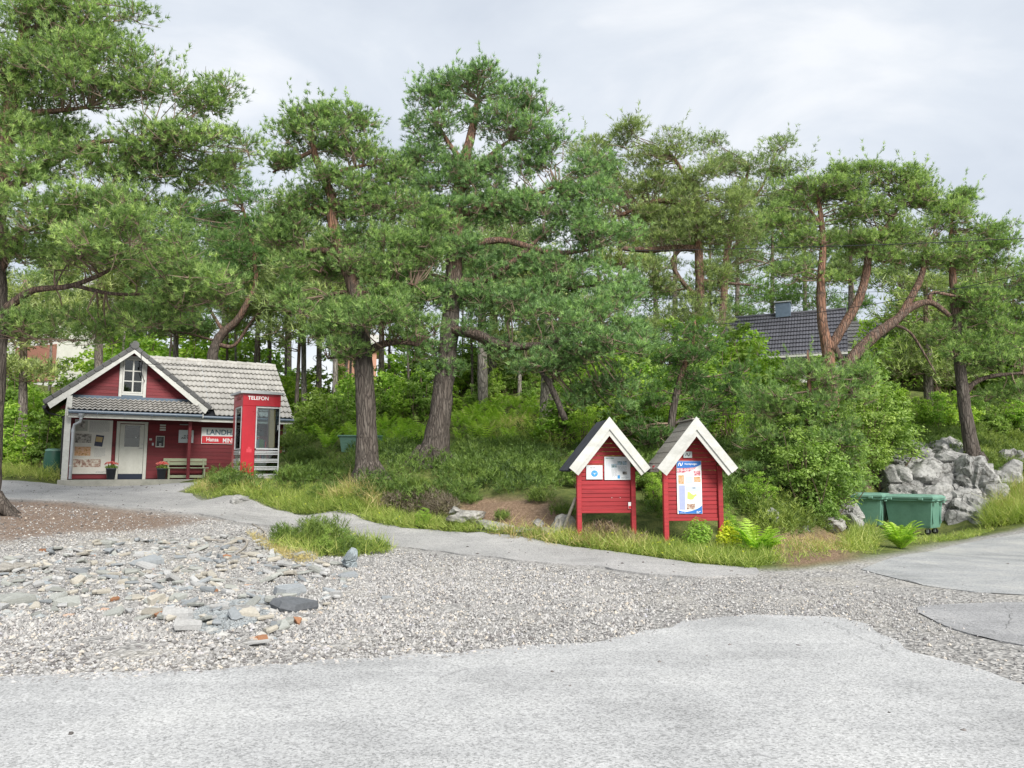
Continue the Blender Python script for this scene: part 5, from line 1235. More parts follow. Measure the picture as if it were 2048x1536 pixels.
for i, (px, Y, w_) in enumerate(THIN):
    lb = 'thin bare young pine stem ' + w_; tp = rnd.uniform(470, 560)
    if i < 4: pro.append(proto(px, Y, tp, rnd.uniform(.06, .10), rnd.uniform(-14, 14), lb, BARKP if i % 2 else BARK, TL, NEEDLED))
    else: clone(pro[i % 4], px, Y, tp, lb)
for q in FP: far_pine(*q)
dense = []
LOWL = [(0, 20, 1.5, .8), (-1.2, 90, 1.3, .8), (1.2, 110, 1.3, .8), (.2, 190, 1.6, .8), (-1.2, 260, 1.4, .8), (1.0, 300, 1.5, .9), (-.3, 370, 1.6, .9)]
for px, tp, lb in ((1475, 400, 'dense dark pine directly behind the chimney of the black roofed house'), (1545, 420, 'dense dark pine behind the middle of the black roof'), (1610, 430, 'dense dark pine behind the right end of the black roof'), (1720, 460, 'dense dark pine between the orange stems of the forked pine'), (1420, 430, 'dense dark pine left of the black roof'),
        (1830, 480, 'dense dark pine behind the curved orange limb'), (1930, 520, 'dense dark pine behind the rock pine'), (2030, 540, 'dense dark pine at the right border of the wood'), (1320, 420, 'dense dark pine filling the gap right of the biggest crown'), (1210, 470, 'dense dark pine behind the lower right of the biggest crown'), (300, 560, 'dense dark pine behind the gable slope'), (90, 520, 'dense dark pine left of the white house roof'), (690, 560, 'dense low pine far behind the leaning pine'), (1080, 560, 'dense low pine far behind the palest trunk'), (470, 590, 'dense low pine far behind the crooked pine')):
    dense.append(proto(px, rnd.uniform(54, 60), tp, .2, 0, lb, None, LOWL, NEEDLEK)) if len(dense) < 3 else clone(dense[rnd.randrange(3)], px, rnd.uniform(54, 60), tp, lb)
# ------------------------------------------------------------------ broadleaf shrubs (shared shapes, each its own thing)
def leaves(m, P, nrm, s, tint):
    k = len(P)
    n_ = unit(nrm + rng.normal(0, .55, (k, 3))); a_ = unit(np.cross(n_, rng.normal(0, 1, (k, 3)))); b_ = np.cross(n_, a_)
    s = np.broadcast_to(np.asarray(s), (k,))[:, None]
    fold = n_ * s * .18
    v_ = np.stack([P - a_ * s, P + b_ * s * .55 - fold, P + a_ * s * 1.1, P - b_ * s * .55 - fold], 1).reshape(-1, 3)
    i = (np.arange(k) * 4)[:, None]
    m.add(v_, np.concatenate([i + [[0, 1, 2]], i + [[0, 2, 3]]]), np.repeat(np.clip(tint, 0, 1), 4))
    TRI['n'] += 2 * k
def shrub_mesh(lobes, dens, size, nclump=9):
    m = MB(); st = MB()
    C = []
    for (x, y, z, rx, ry, rz) in lobes:
        n = int(nclump * (rx * ry * rz) ** .67 * 6)
        d = unit(rng.normal(0, 1, (n, 3))); C.append(np.array([x, y, z]) + d * [rx, ry, rz] * rng.uniform(.45, 1, (n, 1)))
    C = np.concatenate(C); C[:, 2] = np.maximum(C[:, 2], .12)
    cr = rng.uniform(.16, .32, (len(C), 1, 1)); k = dens
    d = unit(rng.normal(0, 1, (len(C), k, 3)))
    P = (C[:, None] + d * cr * [1, 1, .55] * rng.uniform(.3, 1, (len(C), k, 1))).reshape(-1, 3)
    ct = rng.normal(.5, .17, (len(C), 1)); t_ = (ct + rng.normal(0, .12, (len(C), k))).ravel()
    leaves(m, P, np.array([0, 0, 1.0]) + .5 * d.reshape(-1, 3), size * rng.uniform(.7, 1.25, len(P)), t_)
    base = np.array([0, 0, -.15])
    for p in C[::4]:
        q = base + rng.normal(0, .1, 3) * [1, 1, 0]
        st.tube(smooth_path([q, q + (p - q) * .5 + rng.normal(0, .07, 3) + [0, 0, .1], p], 3), np.linspace(.022, .006, 7), 4, False)
    return m, st
SH = []
for i in range(4):
    lo = [(rng.uniform(-.5, .5), rng.uniform(-.5, .5), rng.uniform(.5, 1.3), rng.uniform(.5, .85), rng.uniform(.5, .8), rng.uniform(.45, .75)) for _ in range(4)] + [(rng.uniform(-.3, .3), 0, 1.9, .5, .5, .6)]
    a, s_ = shrub_mesh(lo, 22, .075)
    SH.append((a, s_))
SHF = []
for i in range(3):
    lo = [(rng.uniform(-.5, .5), rng.uniform(-.5, .5), rng.uniform(.5, 1.4), rng.uniform(.5, .8), rng.uniform(.5, .8), rng.uniform(.45, .75)) for _ in range(5)] + [(rng.uniform(-.3, .3), 0, 1.9, .45, .45, .6)]
    SHF.append(shrub_mesh(lo, 46, .040, 11))
SHM = {}
def shrub(kind, mt, X, Y, sc, label, group, sz=1.0, name='shrub', cat='shrub', dz=0.0):
    fine = Y < 24.5 or name != 'shrub'
    key = (kind % 3 if fine else kind, mt.name, fine)
    if key not in SHM: src = (SHF if fine else SH)[key[0]]; SHM[key] = (src[0].mesh('leaves', mt), src[1].mesh('stems', TWIG))
    e = empty(name, (X, Y, h(X, Y) - .03 + dz), rnd.uniform(0, 6.28), label, cat, group)
    e.scale = (sc, sc, sc * sz)
    link('leaves', SHM[key][0], e); tag(link('stems', SHM[key][1], e), kind='stuff')
    return e
def shrub_px(kind, mt, px, py_unused, Y, hpx, label, group=None, sz=1.0, **kw):
    X = (px - PCX) / FPX * Y * 0.993
    sc = hpx * Y / FPX / 2.45
    return shrub(kind, mt, X, Y, sc, label, group, sz, **kw)
# understorey of rowan and birch, row by row up the slope
G1 = 'leafy shrubs in the wood'
LMK = [(-20, 'beside the left edge of the picture'), (70, 'left of the red shop'), (170, 'behind the left roof slope of the shop'), (265, 'behind the gable peak'), (350, 'behind the ridge beside the gable'), (430, 'at the crooked pine behind the roof'), (510, 'below the bright gap over the roof'),
       (575, 'at the right end of the shop roof'), (640, 'between shop and leaning pine'), (700, 'left of the leaning pine'), (790, 'between the two big trunks'), (860, 'behind the biggest trunk'), (940, 'left of the palest trunk'), (1010, 'among the thin trunks'), (1080, 'at the stout pale trunk'), (1150, 'behind the left notice board'),
       (1230, 'behind the peak of the left notice board'), (1300, 'in the gap between the notice boards'), (1380, 'behind the right notice board'), (1460, 'right above the right notice board'), (1530, 'below the black roof'), (1600, 'behind the young pine bush'), (1680, 'below the forked pine'), (1760, 'under the orange limb'), (1850, 'at the grey trunk by the orange limbs'), (1930, 'behind the rock pine'), (2020, 'right of the rock pine')]
def where(px): return min(LMK, key=lambda q: abs(q[0] - px))[1]
def band(p0, p1, y0, y1, n, h0, h1, mats, label, grp):
    for i in range(n):
        px = p0 + (p1 - p0) * (i + rnd.uniform(.1, .9)) / n
        mt = rnd.choice(mats); Y = rnd.uniform(y0, y1); hq = rnd.uniform(h0, h1)
        lab = ('tall ' if hq > h0 + .66 * (h1 - h0) else 'low ' if hq < h0 + .33 * (h1 - h0) else '') + ('bright rowan shrub ' if mt is LEAF else 'dull birch shrub ') + where(px) + (', farther' if Y > (y0 + y1) / 2 and Y > 33 else ', nearer' if Y < (y0 + y1) / 2 and Y > 26 else '')
        shrub_px(rnd.randrange(4), mt, px, 0, Y, hq, lab, grp)
band(-30, 130, 29, 31, 5, 90, 150, [LEAF, LEAF, LEAFB], 'bright green shrub left of the red shop', 'shrubs left of the red shop')
band(-40, 250, 35, 43, 15, 95, 160, [LEAF, LEAFB, LEAFB], 'leafy shrub on the slope behind the left end of the shop', 'shrubs behind the left end of the shop')
band(180, 620, 40, 52, 22, 120, 190, [LEAF, LEAFB, LEAF], 'bright leafy shrub behind the roof of the red shop', 'shrubs behind the shop roof')
band(590, 720, 27, 33, 9, 70, 150, [LEAF, LEAFB, LEAF], 'bright leafy shrub between the booth and the tall leaning pine', 'shrubs right of the phone booth')
band(600, 860, 34, 44, 20, 110, 180, [LEAF, LEAFB, LEAF], 'leafy shrub in the wood between the big trunks', 'shrubs between the big trunks')
band(745, 860, 29, 32, 5, 90, 130, [LEAF, LEAF, LEAFB], 'round rowan shrub between the two big middle trunks', 'rowan shrubs between the two big trunks')
band(880, 1120, 33, 38, 12, 40, 75, [LEAF, LEAF, LEAFB], '', 'low shrubs on the bracken slope')
band(900, 1120, 37, 42, 14, 70, 110, [LEAF, LEAFB, LEAFB], '', 'shrubs deep in the wood')
band(560, 700, 27, 29, 6, 50, 90, [LEAF, LEAF, LEAFB], '', 'shrubs right of the phone booth')
band(900, 1300, 41, 54, 24, 90, 150, [LEAF, LEAFB, LEAFB], 'leafy shrub deep in the wood right of the biggest pine', 'shrubs deep in the wood')
band(1110, 1330, 22.5, 27, 10, 110, 200, [LEAF, LEAFB, LEAF], 'leafy shrub behind the left notice board', 'shrubs behind the left notice board')
band(1230, 1520, 24, 34, 18, 130, 220, [LEAF, LEAFB, LEAFB], 'leafy shrub behind and between the notice boards', 'shrubs behind the notice boards')
band(1280, 1345, 18.5, 21, 4, 60, 95, [LEAF, LEAFB], '', 'bushes between the notice boards')
band(1495, 1590, 19.5, 23, 5, 90, 130, [LEAF, LEAFB, LEAFB], '', 'bushes right of the right notice board')
band(1150, 1270, 18.5, 20.5, 5, 60, 90, [LEAFB, LEAF], '', 'bushes behind the left notice board')
band(1480, 1800, 28, 36, 17, 75, 128, [LEAF, LEAFB, LEAF], 'leafy shrub below the black roofed house', 'shrubs below the black roofed house')
band(1790, 2080, 29.5, 33, 12, 50, 90, [LEAFB, LEAFB, LEAF], '', 'low shrubs above the rock')
band(1780, 2090, 36, 46, 16, 130, 210, [LEAFB, LEAFB, LEAF], 'leafy shrub behind the rock pine', 'shrubs behind the rock pine')
shrub_px(0, LEAFB, 1725, 0, 25.6, 190, 'small leafed birch bush hanging over the bins at the right', sz=1.1, dz=.55, name='birch_bush', cat='bush')
shrub_px(1, LEAFB, 1648, 0, 18.0, 85, 'low birch bush under the young pine, left of the bins', name='birch_bush', cat='bush')
shrub_px(2, LEAFB, 1645, 0, 18.2, 90, 'dark low bush at the foot of the young pine', name='birch_bush', cat='bush')
shrub_px(3, LEAF, 1748, 0, 34, 135, 'bright yellow green tree top in front of the annexe roof', sz=1.4, name='shrub')
for q in ((0, 1600, 18.7, 190, 'leafy birch bush forming the left half of the big light green bush'), (1, 1630, 18.4, 215, 'leafy birch bush in the middle of the big light green bush'), (2, 1668, 19.6, 215, 'leafy birch bush forming the right half of the big light green bush'), (3, 1560, 19.3, 170, 'leafy birch bush at the left edge of the big light green bush'), (1, 1752, 26.6, 250, 'leafy birch bush behind the left bin at the edge of the big bush')):
    shrub_px(q[0], LEAFB, q[1], 0, q[2], q[3], q[4], sz=1.15, name='birch_bush', cat='bush')
shrub_px(1, LEAFB, 1190, 0, 17.4, 70, 'low dark bush under the left notice board', name='low_bush', cat='bush')
shrub_px(2, LEAFB, 1255, 0, 18.5, 90, 'dark bush between the posts of the left notice board', name='low_bush', cat='bush')
shrub_px(3, LEAF, 1510, 0, 17.5, 90, 'leafy bush right of the right notice board', name='low_bush', cat='bush')
shrub_px(0, LEAF, 1310, 0, 17.2, 80, 'leafy bush between the two notice boards', name='low_bush', cat='bush')
shrub_px(1, LEAF, 1455, 0, 15.9, 60, 'sparse yellow green bush right behind the right notice board', name='low_bush', cat='bush')
# lady's mantle under the right board
def mantle(px, py, Y, r, hh, mt, n, label):
    X, Yg = ground(px, py); m = MB()
    d = unit(rng.normal(0, 1, (n, 3))); d[:, 2] = np.abs(d[:, 2])
    P = d * [r, r * .8, hh] * rng.uniform(.35, 1, (n, 1))
    leaves(m, P, d + [0, 0, .6], .028 * rng.uniform(.6, 1.4, n), rng.normal(.55, .2, n))
    e = empty('flowering_plant', (X, Yg, h(X, Yg)), 0, label, 'plant'); tag(m.build('foliage', mt, e), kind='stuff')
mantle(1398, 1104, 15.2, .34, .66, LEAF, 2200, 'light green leafy plant between the posts of the right notice board')
mantle(1458, 1108, 15.1, .27, .62, LEAFY, 2600, 'yellow flowering plant at the foot of the right post of the right notice board')

# ------------------------------------------------------------------ ferns
def frond(m, L, az, lift, tint, w=.17):
    n = 15; t_ = np.linspace(0, 1, n)
    c, s = math.cos(az), math.sin(az)
    r = L * (t_ * .66); z = L * (lift * t_ - (lift * .55) * t_ ** 2.4)
    ax = np.stack([c * r, s * r, z], 1); side = np.array([-s, c, 0])
    tg = unit(np.gradient(ax, axis=0))
    for sg in (-1, 1):
        wl = w * L * np.sin(np.clip(t_ * 1.05 + .08, 0, 1) * math.pi) ** .8 * (1.25 - .7 * t_)
        q = ax[1:] + side * sg * wl[1:, None] + tg[1:] * wl[1:, None] * .45 - np.array([0, 0, 1]) * wl[1:, None] * .25
        hw = tg[1:] * (L / n * .40)
        v_ = np.stack([ax[1:] - hw, ax[1:] + hw, q], 1).reshape(-1, 3)
        f_ = np.arange(len(v_)).reshape(-1, 3)
        m.add(v_, f_ if sg > 0 else f_[:, ::-1], np.clip(tint + rng.normal(0, .08), 0, 1))
    m.tube(ax[::4], .006, 3, False, tint * .6)
    TRI['n'] += 24
def fern(label, px, py, n, L, group=None):
    X, Y = ground(px, py); e = empty('fern', (X, Y, h(X, Y)), 0, label, 'fern', group)
    for i in range(n):
        m = MB(); az = i * 2.4 + rnd.uniform(-.3, .3); frond(m, L * rnd.uniform(.65, 1.1), az, rnd.uniform(.7, 1.7), rng.uniform(.3, .8)); m.build('frond', FERN, e)
fern('big bright fern clump at the roadside right of the notice boards', 1516, 1118, 80, .80)
fern('feathery fern clump in front of the green bins', 1802, 1098, 70, .80)
fm = MB()
def scatter(poly, n, seedless=True):
    lo, hi = poly.min(0), poly.max(0); out = []
    while sum(len(x) for x in out) < n:
        p = rng.uniform(lo, hi, (n * 3, 2)); out.append(p[pip(p[:, 0], p[:, 1], poly)])
    return np.concatenate(out)[:n]
FERNP = gpoly([(590, 850), (700, 832), (830, 870), (900, 850), (950, 815), (1080, 815), (1130, 880), (1000, 900), (900, 880), (860, 905), (640, 905), (590, 900)])
FERNP = np.concatenate([FERNP, []]) if False else FERNP
for p in scatter(FERNP, 330):
    z = h(*p); k = MB(); L0 = rnd.uniform(.5, 1.0)
    for i in range(9): frond(k, L0 * rnd.uniform(.7, 1.1), i * 2.4 + rnd.uniform(-.3, .3), rnd.uniform(.9, 1.7), np.clip(rng.normal(.55, .18), 0, 1))
    for v_, f_, c_ in [(np.concatenate(k.v), k.f, np.concatenate(k.c))]:
        o0 = fm.n; fm.v.append(v_ + [p[0], p[1], z]); fm.c.append(c_); fm.n += len(v_); fm.usec = True
        for x in f_: fm.f.append(x + o0)
tag(fm.build('bracken', FERN), 'bright green bracken covering the slope behind the two big trunks', 'bracken', kind='stuff')

# ------------------------------------------------------------------ heather, grass
def sprigs(m, P, L, W, lean, tint, n=3):
    """upright sprigs: n narrow blades each"""
    k = len(P); d = unit(np.stack([rng.normal(0, lean, k), rng.normal(0, lean, k), np.ones(k)], 1))
    tufts(m, P, d, L, W, n, tint); TRI['n'] += k * n
def heather_clumps(poly, n, r0, r1, per, tint0=.5, avoid=None):
    m = MB(); pts = scatter(poly, n)
    if avoid is not None: pts = pts[~pip(pts[:, 0], pts[:, 1], avoid)]
    zz = H(pts[:, 0], pts[:, 1])
    for p, z in zip(pts, zz):
        r = rng.uniform(r0, r1); k = int(per * (r / .3) ** 2)
        d = unit(rng.normal(0, 1, (k, 3)) + [0, 0, .3]); d[:, 2] = np.abs(d[:, 2])
        hh = r * rng.uniform(.7, 1.2)
        P = np.array([p[0], p[1], z - .03]) + d * [r, r, hh] * rng.uniform(.55, 1, (k, 1))
        tufts(m, P, d * [.6, .6, .3] + [0, 0, .8], rng.uniform(.09, .16, k), .019, 5, np.clip(rng.normal(tint0 + rng.normal(0, .2), .15, k), 0, 1)); TRI['n'] += k * 5
    return m
HEA = gpoly([(440, 955), (470, 948), (560, 950), (640, 905), (700, 900), (830, 895), (900, 900), (960, 870), (1060, 880), (1120, 930), (1140, 985), (1060, 1005), (1000, 992), (930, 1000), (890, 1020), (780, 1005), (690, 1010), (620, 990), (500, 985), (440, 975)])
tag(heather_clumps(HEA, 210, .24, .62, 40, .5, NEED).build('heather', HEATH), 'dark green heather covering the bank between path and big trunks', 'heather', kind='stuff')
HEB = gpoly([(780, 1000), (900, 990), (900, 1030), (780, 1025)])
tag(heather_clumps(HEB, 22, .2, .36, 65, .5).build('brown_heather', HEATHB), 'brown withered heather patch below the biggest pine', 'heather', kind='stuff')
HEC = gpoly([(1170, 1066), (1230, 1060), (1300, 1085), (1290, 1105), (1180, 1085)])
tag(heather_clumps(HEC, 26, .14, .26, 70, .5).build('brown_heather', HEATHB), 'brownish heather under the left notice board', 'heather', kind='stuff')
HED = gpoly([(1170, 960), (1300, 960), (1310, 1040), (1560, 1040), (1520, 980), (1400, 960), (1560, 900), (1300, 900), (1150, 900)])
tag(heather_clumps(HED, 170, .2, .45, 42, .45).build('heather', HEATH), 'dark heather and bilberry behind the notice boards', 'heather', kind='stuff')
HEE = gpoly([(1780, 890), (1850, 870), (1960, 880), (2048, 860), (2090, 890), (2048, 820), (1900, 800), (1780, 840)])
tag(heather_clumps(HEE, 130, .3, .6, 36, .55).build('heather', HEATH), 'heather and low scrub on top of the rock at the right', 'heather', kind='stuff')
HEF = gpoly([(-20, 962), (100, 968), (118, 940), (60, 900), (-20, 900)])
def heather_bush(px, py, r, hh, per, mt, label, n=6):
    X, Y = ground(px, py); m = MB()
    for i in range(n):
        o_ = rng.normal(0, r * .4, 2); rr = r * rng.uniform(.4, .65); k = int(per * rr * rr * 9)
        d = unit(rng.normal(0, 1, (k, 3)) + [0, 0, .3]); d[:, 2] = np.abs(d[:, 2])
        P = np.array([o_[0], o_[1], 0]) + d * [rr, rr, hh * rng.uniform(.65, 1)] * rng.uniform(.4, 1, (k, 1))
        tufts(m, P, d * [.5, .5, .3] + [0, 0, .9], rng.uniform(.07, .14, k), .011, 6, np.clip(rng.normal(.5, .2, k), 0, 1)); TRI['n'] += k * 6
    e = empty('heather_bush', (X, Y, h(X, Y)), 0, label, 'heather bush'); tag(m.build('sprigs', mt, e), kind='stuff')
heather_bush(640, 1092, .55, .55, 220, HEATH, 'heather bush on the near side of the path in front of the leaning pine', 9)
heather_bush(715, 1110, .36, .30, 200, HEATH, 'low heather at the right end of the near bush')
heather_bush(575, 1085, .34, .34, 200, HEATH, 'low heather at the left end of the near bush')
heather_bush(462, 968, .40, .16, 160, HEATH, 'heather bush in front of the phone booth')
heather_bush(585, 958, .5, .34, 150, HEATH, 'heather bush at the right rear corner of the phone booth')
heather_bush(625, 925, .8, .5, 120, HEATH, 'heather bush on the bank right of the phone booth')
heather_bush(600, 895, 1.0, .6, 90, HEATH, 'heather mound behind the phone booth')
heather_bush(655, 945, .6, .4, 140, HEATH, 'heather bush just left of the leaning pine')
heather_bush(1080, 1005, .36, .34, 150, HEATH, 'round heather bush on top of the needle covered rock')
for q in ((1840, 905, .5, .35, 'heather tuft on the top left of the rock outcrop'), (1890, 895, .6, .4, 'heather tuft on the crest of the rock outcrop'), (1918, 958, .3, .25, 'small heather tuft in a cleft below the rock pine'), (1975, 945, .5, .35, 'heather tuft right of the foot of the rock pine'), (2020, 925, .6, .4, 'heather bush above the grass at the right border'), (1860, 968, .25, .2, 'grassy heather tuft in a crack of the rock outcrop'), (1795, 905, .6, .45, 'heather bush left of the rock outcrop top'), (1000, 1040, .25, .16, 'small heather tuft on the brown needle slope'), (1130, 1030, .3, .25, 'heather tuft behind the left post of the left notice board'), (940, 1008, .3, .2, 'heather tuft at the left end of the needle covered rock')):
    heather_bush(q[0], q[1], q[2], q[3], 150, HEATH, q[4])
for hp_, n_ in (([(1950, 965), (2100, 965), (2100, 870), (1950, 875)], 150), ([(1780, 940), (1965, 935), (1965, 868), (1780, 868)], 150), ([(1480, 960), (1600, 900), (1600, 1000), (1500, 1040)], 60), ([(1490, 1045), (1600, 1015), (1660, 1040), (1640, 1062), (1540, 1075)], 40)):
    tag(heather_clumps(gpoly(hp_), n_, .22, .5, 36, .55).build('heather', HEATH), 'low heather and bilberry scrub ' + {150: 'on the bank around the rock pine', 60: 'on the slope right of the right notice board', 40: 'below the young pine and birch bush'}[n_] + (' at the right border' if hp_[0][0] == 1950 else ''), 'heather', kind='stuff')
heather_bush(840, 985, .5, .40, 160, HEATH, 'heather bush below the foot of the biggest pine')
shrub_px(2, LEAFB, 690, 0, 14.2, 55, 'pale leafed seedling in the near heather bush', name='seedling', cat='plant')
shrub_px(1, LEAFB, 655, 0, 13.9, 62, 'taller pale leafed seedling in the near heather bush', name='seedling', cat='plant')
shrub_px(0, LEAF, 850, 0, 17.2, 46, 'light green sapling below the brown heather beside the path', name='seedling', cat='plant')

def grass(m, poly, n, L0, L1, W, tint=.5, sd=.2, lean=.35):
    p = scatter(poly, n); z = H(p[:, 0], p[:, 1]); P = np.stack([p[:, 0], p[:, 1], z - .01], 1)
    g = np.sin(p[:, 0] * 3.1 + np.sin(p[:, 1] * 2.3) * 2) * .12
    sprigs(m, P, rng.uniform(L0, L1, n), W, lean, np.clip(rng.normal(tint, sd, n) + g, 0, 1), 3)
gr = MB()
strip_ = gpoly([(420, 1000), (560, 1022), (740, 1046), (900, 1066), (1100, 1088), (1300, 1116), (1500, 1140), (1560, 1120), (1450, 1110), (1300, 1090), (1150, 1078), (1000, 1068), (900, 1050), (780, 1028), (640, 1005), (500, 985)])
grass(gr, strip_, 9500, .10, .28, .012, .5)
grass(gr, gpoly([(430, 990), (560, 1016), (700, 1035), (780, 1010), (640, 990), (520, 988), (440, 985)]), 2250, .15, .34, .013, .45)
grass(gr, gpoly([(420, 985), (520, 990), (640, 990), (640, 968), (560, 966), (480, 966), (430, 972)]), 1250, .06, .15, .012, .5)
grass(gr, gpoly([(370, 985), (430, 998), (480, 985), (440, 965), (395, 968)]), 800, .08, .22, .012, .6)
grass(gr, gpoly([(-40, 958), (118, 968), (118, 925), (60, 905), (-40, 905)]), 3000, .2, .5, .016, .6)
grass(gr, gpoly([(960, 860), (1090, 850), (1130, 900), (1050, 890), (960, 890)]), 1500, .25, .5, .016, .7)
grass(gr, gpoly([(1170, 1080), (1500, 1136), (1560, 1128), (1500, 1100), (1300, 1076), (1170, 1066)]), 2100, .08, .22, .012, .5)
grass(gr, gpoly([(1960, 1062), (2060, 1048), (2060, 985), (2000, 1000)]), 1900, .3, .65, .013, .5, .2, .2)
grass(gr, gpoly([(1690, 1105), (1760, 1098), (1750, 1065), (1700, 1070)]), 500, .2, .42, .012, .5)
grass(gr, gpoly([(1810, 1092), (1960, 1072), (1990, 1062), (1930, 1060), (1830, 1078)]), 750, .06, .16, .012, .55)
grass(gr, gpoly([(1530, 1136), (1760, 1108), (1740, 1080), (1560, 1090)]), 450, .08, .2, .011, .5)
grass(gr, gpoly([(540, 1100), (640, 1118), (790, 1108), (760, 1088), (560, 1075)]), 1300, .12, .30, .011, .5)
tag(gr.build('grass', GRASS), 'green grass along the path edge and on the banks', 'grass', kind='stuff')
st = MB()
grass(st, gpoly([(640, 1015), (760, 1035), (760, 985), (690, 990)]), 350, .25, .5, .010, .5)
grass(st, gpoly([(490, 1065), (560, 1095), (640, 1120), (600, 1130), (520, 1095)]), 450, .06, .18, .009, .5)
grass(st, gpoly([(1000, 1078), (1300, 1112), (1290, 1085), (1000, 1060)]), 550, .14, .34, .010, .5)
grass(st, gpoly([(390, 985), (560, 1018), (520, 985), (420, 965)]), 350, .15, .34, .010, .6)
grass(st, gpoly([(1000, 855), (1100, 850), (1110, 880), (1010, 880)]), 300, .3, .6, .012, .6)
grass(st, gpoly([(1980, 1052), (2060, 1040), (2060, 980), (2000, 1000)]), 350, .4, .75, .010, .5)
grass(st, gpoly([(1540, 1120), (1700, 1105), (1700, 1070), (1560, 1080)]), 450, .06, .2, .010, .5)
tag(st.build('dry_grass', STRAW), 'dry straw coloured grass among the green', 'grass', kind='stuff')
fl = MB()
p = np.concatenate([scatter(strip_, 60), scatter(gpoly([(560, 1090), (640, 1110), (720, 1110), (700, 1080)]), 14)]); z = H(p[:, 0], p[:, 1]) + rng.uniform(.12, .3, len(p))
for k in range(5): leaves(fl, np.stack([p[:, 0], p[:, 1], z], 1) + rng.normal(0, .008, (len(p), 3)), np.tile([0, -.3, 1.0], (len(p), 1)), .016, rng.uniform(.6, 1, len(p)))
tag(fl.build('yellow_flowers', LEAFY), 'tiny yellow flowers in the path verge', 'flowers', kind='stuff')

# ------------------------------------------------------------------ rocks
def rockmat(name, pale, mid, dark):
    m, t, b = newmat(name)
    v = vec(t); f = noise(t, v, 1.6, 8, .7); f2 = noise(t, v, 9, 6, .7)
    vo = N(t, 'ShaderNodeTexVoronoi', Scale=1.5, feature='DISTANCE_TO_EDGE'); 
    dm = t.nodes.new('ShaderNodeMix'); dm.data_type = 'VECTOR'; dm.inputs['Factor'].default_value = .55
    nz = N(t, 'ShaderNodeTexNoise', Scale=2.0, Detail=5); t.links.new(v, nz.inputs['Vector']); t.links.new(v, dm.inputs[4]); t.links.new(nz.outputs['Color'], dm.inputs[5]); t.links.new(dm.outputs[1], vo.inputs['Vector'])
    col = ramp(t, f, [(.35, mid), (.6, pale)])
    col = mixc(t, ramp(t, f2, [(.47, (0, 0, 0)), (.68, (.7,) * 3)]), col, dark)
    col = mixc(t, ramp(t, vo.outputs['Distance'], [(0, (.8,) * 3), (.025, (0, 0, 0))]), col, (.05, .047, .04))
    t.links.new(col, b.inputs['Base Color']); b.inputs['Roughness'].default_value = .9; b.inputs['Specular IOR Level'].default_value = .2
    mu = N(t, 'ShaderNodeMath', operation='MULTIPLY'); t.links.new(f2, mu.inputs[0]); mu.inputs[1].default_value = 1
    bump(t, b, mu.outputs[0], .9, .05)
    return m
ROCK = rockmat('grey_gneiss', (.40, .395, .38), (.20, .20, .195), (.075, .072, .068))
ROCKB = rockmat('lichen_rock', (.40, .39, .36), (.20, .19, .17), (.08, .07, .06))
def boulder_mesh(seed, npl=13, sub=4, sx=1, sy=1, sz=1, nz=.028):
    r_ = np.random.default_rng(seed)
    bm = bmesh.new(); bmesh.ops.create_icosphere(bm, subdivisions=sub, radius=1)
    co = np.array([q.co[:] for q in bm.verts]); fc = np.array([[q.index for q in f.verts] for f in bm.faces]); bm.free()
    pl = unit(r_.normal(0, 1, (npl, 3))); dd = r_.uniform(.5, .86, npl)
    d = co @ pl.T; rr = np.min(np.where(d > .05, dd / np.maximum(d, .05), 9), 1)
    rr = np.minimum(rr, 1.15)
    for k in range(6):
        pn = unit(r_.normal(0, 1, 3) * [1, .5, 1] + [.5, 0, .6]); rr = rr - .13 * np.exp(-(((co @ pn) - r_.uniform(-.6, .6)) / .055) ** 2)
    w = sum(np.sin(co @ r_.normal(0, 4 * (1.7 ** i), 3) + r_.uniform(0, 6)) / (1.5 ** i) for i in range(7))
    co = co * (rr + w * nz * .5)[:, None] * [sx, sy, sz]
    return co, fc
def boulder(px, py, Y, w, dp, hh, seed, label, mt=None, name='boulder', sink=.25, rz=None, parent=None, pn='rock', tilt=0.0, sub=4, grow=1.0):
    w, dp, hh = w * grow, dp * grow, hh * grow
    co, fc = boulder_mesh(seed, sx=w / 2, sy=dp / 2, sz=hh / 2, sub=sub)
    m = MB(); m.add(co, fc)
    g_ = ground(px, py); Yg = min(Y, g_[1] + dp * .12); c = at(px, py, Yg)
    if parent is None:
        o = m.build(name, mt or ROCK, None, False, c, (tilt, 0, rnd.uniform(0, 6) if rz is None else rz)); return tag(o, label, 'boulder')
    return m.build(pn, mt or ROCK, parent, False, Vector(c) - parent.location, (tilt, 0, rnd.uniform(0, 6) if rz is None else rz))
rc_ = at(1880, 1000, 26)
outc = empty('rock_outcrop', rc_, 0, 'tall grey cracked rock outcrop behind the green bins with a pine on top', 'rock')
